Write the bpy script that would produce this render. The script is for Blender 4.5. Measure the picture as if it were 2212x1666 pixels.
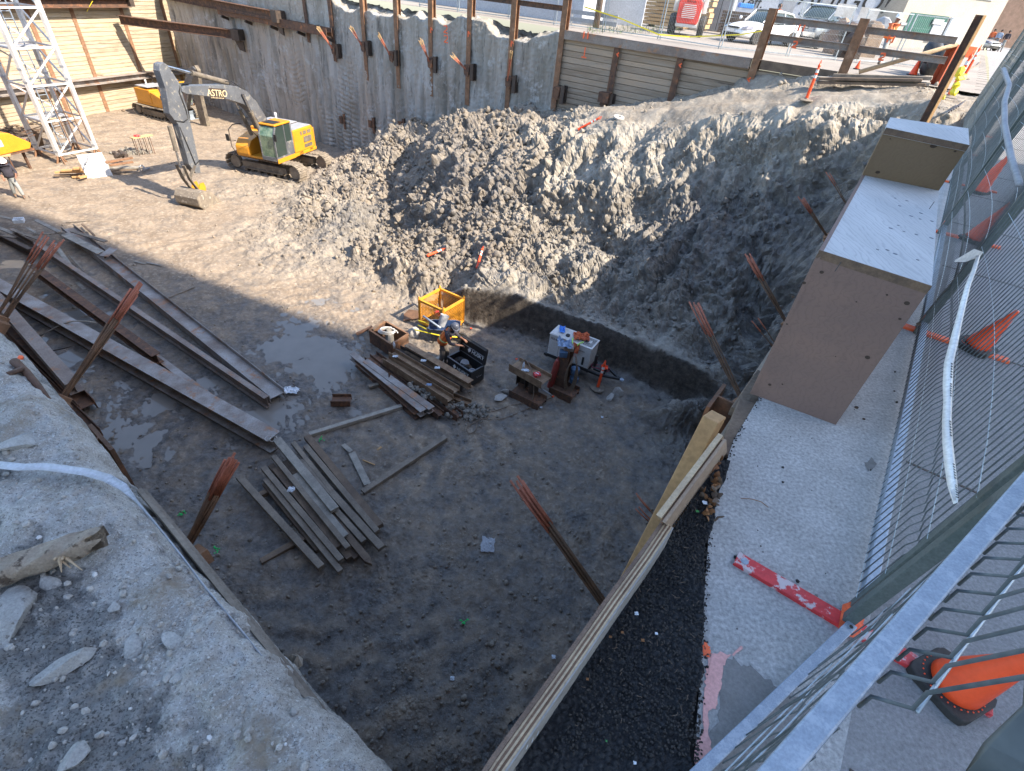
import bpy, math, random
import numpy as np
from mathutils import Vector, Matrix, Euler
import mathutils.geometry as mgeo
random.seed(7)
rng = np.random.default_rng(7)
for o in list(bpy.data.objects): bpy.data.objects.remove(o)
scene = bpy.context.scene
COL = scene.collection
PW_, PH_ = 2212.0, 1666.0            # pixel grid used for all measured positions
FPX = 1103.0; NAD = (955.0, 2215.0); CH = 1.6
FL = -8.4                            # pit floor, street level is 0
_n = Vector((NAD[0]-PW_/2, NAD[1]-PH_/2, FPX)).normalized()
_up = -_n; _fw = Vector((0, 0, 1)); _yf = (_fw - _fw.dot(_up)*_up).normalized()
_xr = _yf.cross(_up)
if _xr.x < 0: _xr = -_xr
ROWS = Matrix((_xr, _yf, _up))       # world <- image axes
cam_data = bpy.data.cameras.new('camera'); cam = bpy.data.objects.new('camera', cam_data); COL.objects.link(cam)
cam_data.sensor_width = 36; cam_data.lens = 36*FPX/PW_; cam_data.clip_start = 0.02; cam_data.clip_end = 2000
cx_ = ROWS @ Vector((1, 0, 0)); cy_ = ROWS @ Vector((0, -1, 0)); cz_ = ROWS @ Vector((0, 0, -1))
cam.matrix_world = Matrix(((cx_.x, cy_.x, cz_.x, 0), (cx_.y, cy_.y, cz_.y, 0), (cx_.z, cy_.z, cz_.z, CH), (0, 0, 0, 1)))
scene.camera = cam
CAMP = Vector((0, 0, CH))
SUN_AZ = math.radians(-22.3); SUN_EL = math.radians(40.5)
w = bpy.data.worlds.new('World'); scene.world = w; w.use_nodes = True
nt = w.node_tree; nt.nodes.clear()
sky = nt.nodes.new('ShaderNodeTexSky'); sky.sky_type = 'NISHITA'; sky.sun_disc = False
sky.sun_elevation = SUN_EL; sky.sun_rotation = math.pi/2 - SUN_AZ; sky.air_density = 1.0; sky.dust_density = 1.0
bg = nt.nodes.new('ShaderNodeBackground'); bg.inputs[1].default_value = 0.15
out = nt.nodes.new('ShaderNodeOutputWorld'); nt.links.new(sky.outputs[0], bg.inputs[0]); nt.links.new(bg.outputs[0], out.inputs[0])
sd = bpy.data.lights.new('sun', 'SUN'); sd.energy = 3.9; sd.angle = math.radians(0.5); sd.color = (1.0, 0.885, 0.74)
sun = bpy.data.objects.new('sun', sd); COL.objects.link(sun)
sdir = Vector((math.cos(SUN_AZ)*math.cos(SUN_EL), math.sin(SUN_AZ)*math.cos(SUN_EL), math.sin(SUN_EL)))
sun.rotation_euler = sdir.to_track_quat('Z', 'Y').to_euler(); sun.location = (30, -10, 40)
scene.view_settings.view_transform = 'Standard'; scene.view_settings.look = 'None'
scene.view_settings.exposure = 1.7; scene.view_settings.gamma = 1
scene.render.engine = 'CYCLES'
def ray(x, y): return ROWS @ Vector((x-PW_/2, y-PH_/2, FPX))
def P(x, y, z):
    d = ray(x, y); return CAMP + d*((z-CH)/d.z)
def PPl(x, y, p0, n):
    d = ray(x, y); p0 = Vector(p0); n = Vector(n); return CAMP + d*((p0-CAMP).dot(n)/d.dot(n))
def kmap(x0, y0, s): return lambda cx, cy: (x0+cx*s, y0+cy*s)
K1 = kmap(0, 0, .2777); K2 = kmap(462.8, 0, .2777); K3b = kmap(925.5, 0, .27894); K4 = kmap(1504, 0, .32)
K5 = kmap(0, 424.2, .3241); K6 = kmap(694.2, 578.5, .29642); KT = kmap(347.1, 887, .3138); K3 = kmap(925.5, 848.4, .4906)
KA = kmap(1041.2, 0, .2092); KB = kmap(1504, 0, .2092); KC = kmap(1928.2, 0, .1283); KD = kmap(0, 0, .1481); KE = kmap(0, 231.4, .1481)
KX = kmap(323.9, 100.3, .22685); KW = kmap(1079.8, 678.7, .1389); KH = kmap(887, 601.6, .16204)
KF = kmap(1835.6, 1002.7, .23148); KG = kmap(1773.9, 1156.9, .30549); KL = kmap(0, 925.5, .4444)
KM = kmap(1889.6, 771.3, .2314); KN = kmap(1889.6, 385.6, .2314); KO = kmap(1465.4, 694.1, .5833); KP = kmap(1465.4, 1002.7, .3982)
WA = Vector((-13.7, 36.63, 0)); WU = Vector((.849, -.527, 0)).normalized(); WV = Vector((-.527, -.849, 0)).normalized()
def onmid(x, y): return PPl(x, y, WA, WV)
LA = Vector((-32.3, 35.3, 0)); LU = Vector((3.6, 12.5, 0)).normalized(); LN = Vector((LU.y, -LU.x, 0))
def onleft(x, y): return PPl(x, y, LA, LN)
C0 = Vector((-.02, .23, 0)); C1 = Vector((-35.5, 24.3, 0)); C2 = Vector((-28.45, 46.3+.1, 0)); C3 = Vector((13.1, 20.0, 0))
ICO = {}
def ico(sub):
    if sub in ICO: return ICO[sub]
    import bmesh
    bm = bmesh.new(); bmesh.ops.create_icosphere(bm, subdivisions=sub, radius=1)
    v = np.array([q.co[:] for q in bm.verts]); f = [[q.index for q in fa.verts] for fa in bm.faces]; bm.free()
    ICO[sub] = (v, f); return ICO[sub]
def frame(a, b, up=(0, 0, 1)):
    X = (Vector(b)-Vector(a)).normalized(); U = Vector(up)
    Y = U.cross(X)
    if Y.length < 1e-4: Y = Vector((0, 1, 0)).cross(X)
    if Y.length < 1e-4: Y = Vector((1, 0, 0))
    Y.normalize(); Z = X.cross(Y).normalized(); return X, Y, Z
class MB:
    def __init__(s): s.v = []; s.f = []; s.m = []
    def add(s, vs, fs, mi=0):
        n = len(s.v); s.v.extend([tuple(q) for q in vs]); s.f.extend([[i+n for i in q] for q in fs]); s.m.extend([mi]*len(fs)); return s
    def box(s, c, size, R=None, mi=0):
        c = Vector(c); h = [q/2 for q in size]; vs = []
        for k in range(8):
            p = Vector((h[0]*(1 if k & 1 else -1), h[1]*(1 if k & 2 else -1), h[2]*(1 if k & 4 else -1)))
            if R is not None: p = R @ p
            vs.append(c+p)
        return s.add(vs, [[0, 2, 3, 1], [4, 5, 7, 6], [0, 1, 5, 4], [2, 6, 7, 3], [0, 4, 6, 2], [1, 3, 7, 5]], mi)
    def bar(s, a, b, w, h, up=(0, 0, 1), mi=0, off=(0, 0)):
        a = Vector(a); b = Vector(b); X, Y, Z = frame(a, b, up)
        R = Matrix((X, Y, Z)).transposed(); c = (a+b)/2+Y*off[0]+Z*off[1]
        return s.box(c, ((b-a).length, w, h), R, mi)
    def hbeam(s, a, b, d, fw, tf=.02, tw=.014, up=(0, 0, 1), mi=0):
        "I section: web stands along up, depth d, flange width fw"
        s.bar(a, b, fw, tf, up, mi, (0, d/2-tf/2)); s.bar(a, b, fw, tf, up, mi, (0, -d/2+tf/2)); s.bar(a, b, tw, d-2*tf, up, mi); return s
    def tube(s, pts, r, n=6, mi=0, cap=True):
        pts = [Vector(q) for q in pts]; rs = r if isinstance(r, (list, tuple)) else [r]*len(pts)
        X, Y, Z = frame(pts[0], pts[1]); vs = []; fs = []
        for i, p in enumerate(pts):
            t = (pts[min(i+1, len(pts)-1)]-pts[max(i-1, 0)]).normalized()
            Y = (Y-t*Y.dot(t))
            if Y.length < 1e-5: Y = t.orthogonal()
            Y.normalize(); Z = t.cross(Y)
            for k in range(n):
                a = 2*math.pi*k/n; vs.append(p+(Y*math.cos(a)+Z*math.sin(a))*rs[i])
        for i in range(len(pts)-1):
            for k in range(n): fs.append([i*n+k, i*n+(k+1) % n, (i+1)*n+(k+1) % n, (i+1)*n+k])
        if cap: fs.append(list(range(n-1, -1, -1))); fs.append([(len(pts)-1)*n+k for k in range(n)])
        return s.add(vs, fs, mi)
    def lathe(s, prof, n=16, o=(0, 0, 0), ax=None, mi=0, cap=True):
        o = Vector(o); A = Vector(ax).normalized() if ax else Vector((0, 0, 1)); X = A.orthogonal().normalized(); Y = A.cross(X); vs = []; fs = []
        for r, z in prof:
            for k in range(n):
                a = 2*math.pi*k/n; vs.append(o+A*z+(X*math.cos(a)+Y*math.sin(a))*r)
        for i in range(len(prof)-1):
            for k in range(n): fs.append([i*n+k, i*n+(k+1) % n, (i+1)*n+(k+1) % n, (i+1)*n+k])
        if cap: fs.append(list(range(n-1, -1, -1))); fs.append([(len(prof)-1)*n+k for k in range(n)])
        return s.add(vs, fs, mi)
    def prism(s, poly, o, X, Y, t, mi=0):
        "poly in (X,Y), extruded by t (two offsets) along X cross Y"
        o = Vector(o); X = Vector(X); Y = Vector(Y); N = X.cross(Y).normalized(); t0, t1 = t if isinstance(t, tuple) else (-t/2, t/2); n = len(poly)
        vs = [o+X*a+Y*b+N*t0 for a, b in poly]+[o+X*a+Y*b+N*t1 for a, b in poly]
        fs = [list(range(n-1, -1, -1)), [n+k for k in range(n)]]+[[k, (k+1) % n, n+(k+1) % n, n+k] for k in range(n)]
        return s.add(vs, fs, mi)
    def clod(s, c, r, sub=1, jit=.25, sq=(1, 1, 1), mi=0):
        v, f = ico(sub); j = 1+rng.uniform(-jit, jit, len(v)); R = Euler(tuple(rng.uniform(0, 6.28, 3))).to_matrix()
        vv = (v*j[:, None]*r)*np.array(sq); vv = vv @ np.array(R).T + np.array(Vector(c)[:]); return s.add(vv.tolist(), f, mi)
    def grid(s, rows, mi=0):
        n = len(rows[0]); vs = [p for r in rows for p in r]; fs = []
        for i in range(len(rows)-1):
            for j in range(n-1): fs.append([i*n+j, i*n+j+1, (i+1)*n+j+1, (i+1)*n+j])
        return s.add(vs, fs, mi)
    def sheet(s, rows, t=.004, mi=0):
        "a thin two-sided sheet following a grid of points"
        n = len(rows[0]); m = len(rows); top = [[Vector(p) for p in r] for r in rows]; bot = []
        for i in range(m):
            rr = []
            for j in range(n):
                a = top[min(i+1, m-1)][j]-top[max(i-1, 0)][j]; b = top[i][min(j+1, n-1)]-top[i][max(j-1, 0)][:] if False else top[i][min(j+1, n-1)]-top[i][max(j-1, 0)]
                q = a.cross(b); q = q.normalized() if q.length > 1e-9 else Vector((0, 0, 1)); rr.append(top[i][j]+q*t)
            bot.append(rr)
        base = len(s.v); s.grid(top, mi); k0 = len(s.v); s.grid([r[::-1] for r in bot], mi)
        edge = [(0, j) for j in range(n)]+[(i, n-1) for i in range(1, m)]+[(m-1, j) for j in range(n-2, -1, -1)]+[(i, 0) for i in range(m-2, 0, -1)]
        L = len(edge); fs = []
        for q in range(L):
            (i, j), (i2, j2) = edge[q], edge[(q+1) % L]
            fs.append([base+i*n+j, k0+i*n+(n-1-j), k0+i2*n+(n-1-j2), base+i2*n+j2])
        s.f.extend(fs); s.m.extend([mi]*len(fs)); return s
def mesh_from(name, v, f, mats, mi=None, smooth=False):
    me = bpy.data.meshes.new(name); v = np.asarray(v, dtype=np.float32)
    if isinstance(f, np.ndarray):
        nf, k = f.shape; me.vertices.add(len(v)); me.vertices.foreach_set('co', v.ravel()); me.loops.add(nf*k); me.loops.foreach_set('vertex_index', f.ravel().astype(np.int32))
        me.polygons.add(nf); me.polygons.foreach_set('loop_start', np.arange(0, nf*k, k, dtype=np.int32)); me.update(calc_edges=True); me.validate()
    else:
        me.from_pydata(v.tolist(), [], f); me.update()
    for m in mats: me.materials.append(m)
    if mi is not None and any(mi): me.polygons.foreach_set('material_index', np.array(mi, dtype=np.int32))
    if smooth: me.polygons.foreach_set('use_smooth', np.ones(len(me.polygons), dtype=bool))
    return me
def tag(o, label=None, cat=None, group=None, kind=None):
    if label: o['label'] = label
    if cat: o['category'] = cat
    if group: o['group'] = group
    if kind: o['kind'] = kind
    return o
def thing(name, label, cat, loc=(0, 0, 0), rz=0, group=None):
    o = bpy.data.objects.new(name, None); o.empty_display_size = .2; COL.objects.link(o); o.location = loc; o.rotation_euler = (0, 0, rz)
    return tag(o, label, cat, group)
def pmat(o):
    m = Matrix.Translation(o.location) @ o.rotation_euler.to_matrix().to_4x4()
    return pmat(o.parent) @ m if o.parent else m
def obj(name, mb, mat, parent=None, local=False, smooth=False, bevel=0, label=None):
    mats = mat if isinstance(mat, (list, tuple)) else [mat]
    v = [Vector(q) for q in mb.v]
    if parent is not None:
        if not local:
            iv = pmat(parent).inverted(); v = [iv @ q for q in v]
        loc = Vector((0, 0, 0))
    else:
        a = np.array([q[:] for q in v]); lo = a.min(0); hi = a.max(0); loc = Vector(((lo[0]+hi[0])/2, (lo[1]+hi[1])/2, lo[2])); v = [q-loc for q in v]
    me = mesh_from(name, [q[:] for q in v], mb.f, mats, mb.m, smooth); o = bpy.data.objects.new(name, me); COL.objects.link(o); o.location = loc
    if parent is not None: o.parent = parent
    if bevel:
        b = o.modifiers.new('bevel', 'BEVEL'); b.width = bevel; b.segments = 2; b.limit_method = 'ANGLE'
    if label: o['label'] = label
    return o
def _h(ix, iy, s):
    n = (ix.astype(np.int64)*374761393 + iy.astype(np.int64)*668265263 + s*1442695041) & 0x7fffffff
    n = ((n ^ (n >> 13))*1274126177) & 0x7fffffff
    return ((n ^ (n >> 16)) & 0xffff)/65535.0
def vn(x, y, s=0):
    ix = np.floor(x); iy = np.floor(y); fx = x-ix; fy = y-iy; fx = fx*fx*fx*(fx*(fx*6-15)+10); fy = fy*fy*fy*(fy*(fy*6-15)+10)
    a = _h(ix, iy, s); b = _h(ix+1, iy, s); c = _h(ix, iy+1, s); d = _h(ix+1, iy+1, s)
    return (a*(1-fx)+b*fx)*(1-fy)+(c*(1-fx)+d*fx)*fy
def fbm(x, y, o=4, s=0, g=.5):
    t = 0; a = 1; n = 0
    for k in range(o): t = t+a*(vn(x*2**k+k*17.3, y*2**k-k*9.1, s+k)-.5); n += a; a *= g
    return t/n*2
def bumps(x, y, cell, s=0, rmin=.3, rmax=.75):
    gx = x/cell; gy = y/cell; ix = np.floor(gx); iy = np.floor(gy); best = np.zeros_like(x)
    for dx in (-1, 0, 1):
        for dy in (-1, 0, 1):
            jx = ix+dx; jy = iy+dy; px = jx+_h(jx, jy, s+11); py = jy+_h(jx, jy, s+12); r = rmin+(rmax-rmin)*_h(jx, jy, s+13)
            best = np.maximum(best, np.sqrt(np.maximum(0, r*r-(gx-px)**2-(gy-py)**2)))
    return best*cell
def mat(name, col, rough=.7, metal=0., var=None, vs=6., bump=0., bs=30., spots=None, ss=3., sw=(.5, .6), stretch=(1, 1, 1), coord='Object', spec=.4, coat=0., detail=6, fine=0.08, emit=None, trans=0., bump2=None):
    """base colour col wandering to var by noise, plus optional spots colour with a threshold"""
    m = bpy.data.materials.new(name); m.use_nodes = True; t = m.node_tree; N = t.nodes; L = t.links; b = N['Principled BSDF']
    b.inputs['Roughness'].default_value = rough; b.inputs['Metallic'].default_value = metal; b.inputs['Specular IOR Level'].default_value = spec
    if coat: b.inputs['Coat Weight'].default_value = coat; b.inputs['Coat Roughness'].default_value = .08
    if trans: b.inputs['Transmission Weight'].default_value = trans
    c4 = lambda c: (c[0], c[1], c[2], 1)
    tc = N.new('ShaderNodeTexCoord'); mp = N.new('ShaderNodeMapping'); mp.inputs['Scale'].default_value = stretch; L.new(tc.outputs[coord], mp.inputs[0])
    def noise(sc, d=detail, r=.6):
        n = N.new('ShaderNodeTexNoise'); n.inputs['Scale'].default_value = sc; n.inputs['Detail'].default_value = d; n.inputs['Roughness'].default_value = r; L.new(mp.outputs[0], n.inputs['Vector']); return n.outputs['Fac']
    def ramp(fac, lo, hi):
        r = N.new('ShaderNodeMapRange'); r.inputs['From Min'].default_value = lo; r.inputs['From Max'].default_value = hi; L.new(fac, r.inputs['Value']); return r.outputs['Result']
    def mix(f, a, c, mode='MIX'):
        q = N.new('ShaderNodeMix'); q.data_type = 'RGBA'; q.blend_type = mode
        if isinstance(f, float): q.inputs[0].default_value = f
        else: L.new(f, q.inputs[0])
        for sock, val in ((q.inputs[6], a), (q.inputs[7], c)):
            if isinstance(val, tuple): sock.default_value = c4(val)
            else: L.new(val, sock)
        return q.outputs[2]
    cur = tuple(col)
    if var is not None: cur = mix(ramp(noise(vs), .35, .65), cur, tuple(var))
    if fine:
        g = N.new('ShaderNodeMapRange'); L.new(noise(vs*9+11, 3), g.inputs['Value']); g.inputs['From Min'].default_value = .3; g.inputs['From Max'].default_value = .7; g.inputs['To Min'].default_value = 1-fine*2; g.inputs['To Max'].default_value = 1+fine*2
        cc = N.new('ShaderNodeCombineColor'); [L.new(g.outputs['Result'], cc.inputs[i]) for i in range(3)]; cur = mix(1.0, cur, cc.outputs[0], 'MULTIPLY')
    if spots is not None: cur = mix(ramp(noise(ss, 8, .65), sw[0], sw[1]), cur, tuple(spots))
    if isinstance(cur, tuple): b.inputs['Base Color'].default_value = c4(cur)
    else: L.new(cur, b.inputs['Base Color'])
    if bump:
        bn = N.new('ShaderNodeBump'); bn.inputs['Strength'].default_value = min(1, bump); bn.inputs['Distance'].default_value = .02*max(1, bump); L.new(noise(bs, 8, .65), bn.inputs['Height']); L.new(bn.outputs[0], b.inputs['Normal'])
    rr = N.new('ShaderNodeMapRange'); L.new(noise(vs*1.7+3, 4), rr.inputs['Value']); rr.inputs['To Min'].default_value = max(0, rough-.12); rr.inputs['To Max'].default_value = min(1, rough+.12); L.new(rr.outputs['Result'], b.inputs['Roughness'])
    if emit: b.inputs['Emission Color'].default_value = c4(emit); b.inputs['Emission Strength'].default_value = 1
    return m
M = {}
M['rust'] = mat('rusty_steel', (.16, .085, .05), .75, .1, (.07, .045, .035), 5, .4, 60, (.30, .13, .06), 4, (.55, .7))
M['rustlight'] = mat('orange_rusty_steel', (.27, .145, .08), .8, .05, (.15, .085, .05), 6, .4, 60, (.34, .21, .13), 3, (.55, .7))
M['beam'] = mat('weathered_beam_steel', (.18, .135, .11), .6, .1, (.28, .24, .21), 1.5, .3, 50, (.33, .18, .10), 3.5, (.56, .66), (1, 1, 1))
M['beamgrey'] = mat('grey_dusty_steel', (.34, .325, .31), .6, .1, (.19, .15, .125), 1.6, .3, 50, (.30, .16, .09), 2.2, (.56, .64))
M['beamdark'] = mat('dark_wet_steel', (.055, .045, .04), .55, .2, (.09, .065, .05), 4, .3, 50)
M['beamtan'] = mat('tan_rusted_steel', (.30, .21, .13), .7, .1, (.17, .1, .06), 4, .3, 50, (.1, .07, .05), 5, (.58, .7))
M['strand'] = mat('brown_steel_strand', (.11, .07, .045), .7, .2, (.2, .11, .06), 9, .5, 120)
M['strandred'] = mat('red_painted_strand', (.5, .17, .1), .7, 0, (.33, .12, .07), 12, .5, 120)
M['plank'] = mat('weathered_timber', (.25, .21, .165), .85, 0, (.15, .125, .1), 3, .5, 30, (.09, .075, .06), 4, (.62, .75), (1, 1, 1), detail=8)
M['plank2'] = mat('brown_timber', (.2, .145, .1), .85, 0, (.11, .08, .06), 3, .5, 30)
M['plank3'] = mat('grey_timber', (.34, .315, .27), .85, 0, (.21, .195, .17), 4, .5, 30, (.1, .09, .075), 6, (.62, .72))
M['newwood'] = mat('fresh_sawn_timber', (.47, .29, .13), .75, 0, (.38, .22, .1), 3, .2, 30, (.2, .1, .04), 7, (.68, .72))
M['white'] = mat('white_paint', (.60, .595, .58), .45, 0, (.48, .46, .43), 3, .1, 30, (.3, .25, .2), 6, (.66, .75))
M['concrete'] = mat('pale_concrete', (.47, .45, .42), .9, 0, (.36, .34, .31), 3, .6, 90, (.25, .22, .18), 2, (.62, .75))
M['slab'] = mat('rough_pale_concrete', (.55, .545, .53), .9, 0, (.46, .455, .44), 7, .8, 190, (.2, .18, .16), 26, (.72, .76), fine=.16)
M['pave'] = mat('sidewalk_concrete', (.30, .295, .29), .9, 0, (.26, .255, .25), 8, .6, 190, (.25, .23, .21), 14, (.66, .75), fine=.12)
M['street'] = mat('pale_road_surface', (.30, .27, .235), .9, 0, (.23, .205, .18), .35, .4, 30, (.25, .22, .19), .8, (.6, .75))
M['black'] = mat('black_paint', (.018, .018, .02), .4, 0, (.03, .03, .03), 4, .1, 30, (.12, .1, .09), 7, (.66, .76))
M['rubber'] = mat('black_rubber', (.02, .02, .02), .7, 0, (.05, .045, .04), 6, .2, 60)
M['yellow'] = mat('construction_yellow_paint', (.62, .27, .02), .42, 0, (.55, .23, .02), 2, .05, 30, (.3, .2, .1), 5, (.66, .78), coat=.2)
M['crate'] = mat('crate_yellow_paint', (.72, .33, .03), .5, 0, (.6, .26, .03), 4, .05, 30, (.3, .15, .05), 8, (.62, .75))
M['blue'] = mat('boom_blue_grey_paint', (.13, .14, .155), .5, .1, (.09, .095, .105), 1.5, .15, 30, (.28, .26, .22), 5, (.56, .66))
M['dirtysteel'] = mat('muddy_dark_steel', (.10, .085, .07), .75, .1, (.2, .17, .13), 3, .5, 40, (.36, .31, .25), 5, (.6, .72))
M['mudsteel'] = mat('mud_caked_metal', (.26, .22, .17), .85, 0, (.13, .11, .09), 4, .7, 30, (.4, .36, .3), 4, (.58, .68))
M['glass'] = mat('dark_tinted_glass', (.03, .045, .04), .06, 0, None, 3, 0, 1, spec=.8, fine=0)
M['greenglass'] = mat('green_tinted_glass', (.06, .12, .08), .06, 0, (.2, .26, .17), 4, 0, 1, spec=.8, fine=0)
M['chrome'] = mat('bright_steel', (.6, .6, .6), .25, .9, (.4, .4, .4), 5)
M['galv'] = mat('galvanised_steel', (.30, .35, .41), .45, .3, (.25, .30, .36), 28, .05, 60, (.35, .40, .46), 45, (.52, .6), detail=2)
M['wire'] = mat('dull_fence_wire', (.10, .12, .125), .6, .4, (.16, .18, .19), 8)
M['wirelight'] = mat('galvanised_wire', (.42, .48, .52), .45, .5, (.3, .35, .38), 8)
M['post'] = mat('dull_grey_green_post', (.10, .125, .115), .5, .3, (.14, .16, .15), 12, .1, 60)
M['orange'] = mat('fluorescent_orange_plastic', (.93, .10, .025), .4, 0, (.82, .085, .025), 4, .05, 30, (.5, .1, .05), 9, (.7, .8), fine=.03)
M['orangepaint'] = mat('orange_spray_paint', (.9, .16, .05), .6, 0, (.75, .13, .05), 8, .1, 60)
M['redpaint'] = mat('worn_red_paint', (.62, .04, .04), .5, 0, (.5, .04, .045), 5, .1, 50, (.5, .42, .42), 14, (.56, .6))
M['white_tape'] = mat('white_reflective_tape', (.75, .74, .7), .4, 0, (.6, .58, .55), 8)
M['cloth_blue'] = mat('pale_blue_cloth', (.33, .43, .58), .9, 0, (.2, .28, .42), 8, .3, 20)
M['cloth_orange'] = mat('faded_orange_cloth', (.62, .17, .06), .85, 0, (.45, .1, .05), 6, .3, 25)
M['vest'] = mat('orange_vest_cloth', (.9, .2, .04), .8, 0, (.75, .14, .03), 6, .3, 25)
M['lime'] = mat('lime_reflective_band', (.7, .78, .3), .5, 0, (.6, .65, .3), 6)
M['skin'] = mat('skin', (.27, .14, .09), .6, 0, (.22, .11, .07), 8)
M['hair'] = mat('dark_hair', (.02, .015, .012), .7, 0)
M['helmet'] = mat('grey_hard_hat', (.11, .12, .15), .35, 0, (.09, .1, .13), 6)
M['helmetw'] = mat('white_hard_hat', (.75, .75, .73), .35, 0)
M['trousers'] = mat('muddy_work_trousers', (.13, .115, .1), .9, 0, (.08, .07, .065), 7, .3, 30)
M['jeans'] = mat('dusty_grey_jeans', (.17, .2, .23), .9, 0, (.3, .3, .27), 5, .3, 30)
M['shirt'] = mat('dark_shirt', (.05, .045, .06), .9, 0, (.03, .03, .04), 7, .3, 30)
M['boots'] = mat('brown_boots', (.09, .06, .04), .8, 0, (.16, .13, .1), 8)
M['carwhite'] = mat('white_car_paint', (.8, .8, .8), .25, 0, None, 3, 0, 1, coat=.6, fine=.01)
M['cargrey'] = mat('grey_blue_car_paint', (.17, .2, .24), .25, .3, None, 3, 0, 1, coat=.6, fine=.01)
M['carsilver'] = mat('silver_car_paint', (.42, .42, .40), .3, .3, None, 3, 0, 1, coat=.6, fine=.01)
M['red'] = mat('red_machine_paint', (.68, .06, .04), .4, 0, (.58, .05, .04), 4, coat=.2)
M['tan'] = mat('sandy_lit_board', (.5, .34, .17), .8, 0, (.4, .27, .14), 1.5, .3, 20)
M['bluetarp'] = mat('bright_blue_plastic', (.06, .25, .75), .45, 0, (.05, .2, .6), 6)
M['greendoor'] = mat('dark_green_shutter', (.008, .085, .06), .5, 0, (.006, .06, .05), 3)
M['beigewall'] = mat('beige_render', (.36, .335, .29), .9, 0, (.31, .285, .25), .6, .3, 10)
M['palewall'] = mat('pale_blue_painted_wall', (.42, .45, .50), .85, 0, (.36, .39, .44), .5, .2, 10)
M['foliage'] = mat('dusty_green_leaves', (.07, .11, .04), .7, 0, (.12, .16, .06), 5)
M['yellowtape'] = mat('yellow_tape', (.85, .7, .04), .5, 0, (.75, .6, .04), 7)
M['hose'] = mat('tan_cable', (.22, .16, .11), .7, 0, (.15, .11, .08), 9)
M['grey'] = mat('grey_panel', (.33, .34, .36), .6, 0, (.27, .28, .3), 3, .1, 30)
M['brick'] = mat('brown_wall', (.3, .2, .15), .9, 0, (.22, .15, .11), 2, .3, 20)
M['ink'] = mat('black_lettering', (.02, .02, .02), .6, 0, fine=0)
M['inkwhite'] = mat('white_lettering', (.75, .75, .72), .6, 0, fine=0)
M['creamink'] = mat('cream_lettering', (.62, .5, .3), .6, 0, fine=0)
M['pink'] = mat('faded_pink_paint', (.72, .38, .34), .8, 0, (.6, .33, .3), 8, .3, 60)
M['leafbrown'] = mat('dead_leaf', (.3, .15, .06), .8, 0, (.2, .09, .04), 9)
M['paper'] = mat('crumpled_white_paper', (.72, .76, .8), .7, 0, (.5, .56, .62), 12)
M['bluemetal'] = mat('blue_machine_paint', (.08, .15, .25), .5, 0, (.05, .08, .13), 6)
M['stone'] = mat('pale_stone', (.42, .40, .37), .9, 0, (.3, .28, .25), 6, .6, 50)
M['clay'] = mat('grey_clay', (.17, .155, .13), .9, 0, (.24, .22, .19), 5, .7, 40, (.1, .085, .07), 4, (.58, .7))
def text_mesh(body, size, depth=.004, shear=0):
    cu = bpy.data.curves.new('lettering', 'FONT'); cu.body = body; cu.size = size; cu.extrude = depth; cu.align_x = 'CENTER'; cu.align_y = 'CENTER'; cu.shear = shear
    o = bpy.data.objects.new('tmp', cu); COL.objects.link(o); dg = bpy.context.evaluated_depsgraph_get(); me = bpy.data.meshes.new_from_object(o.evaluated_get(dg))
    v = [q.co.copy() for q in me.vertices]; f = [list(p.vertices) for p in me.polygons]; bpy.data.objects.remove(o); bpy.data.meshes.remove(me); return v, f
def letters(mb, body, size, o, X, Y, depth=.004, mi=0, shear=0):
    v, f = text_mesh(body, size, depth, shear); X = Vector(X).normalized(); Y = Vector(Y).normalized(); N = X.cross(Y); o = Vector(o)
    return mb.add([o+X*q.x+Y*q.y+N*q.z for q in v], f, mi)
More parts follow.
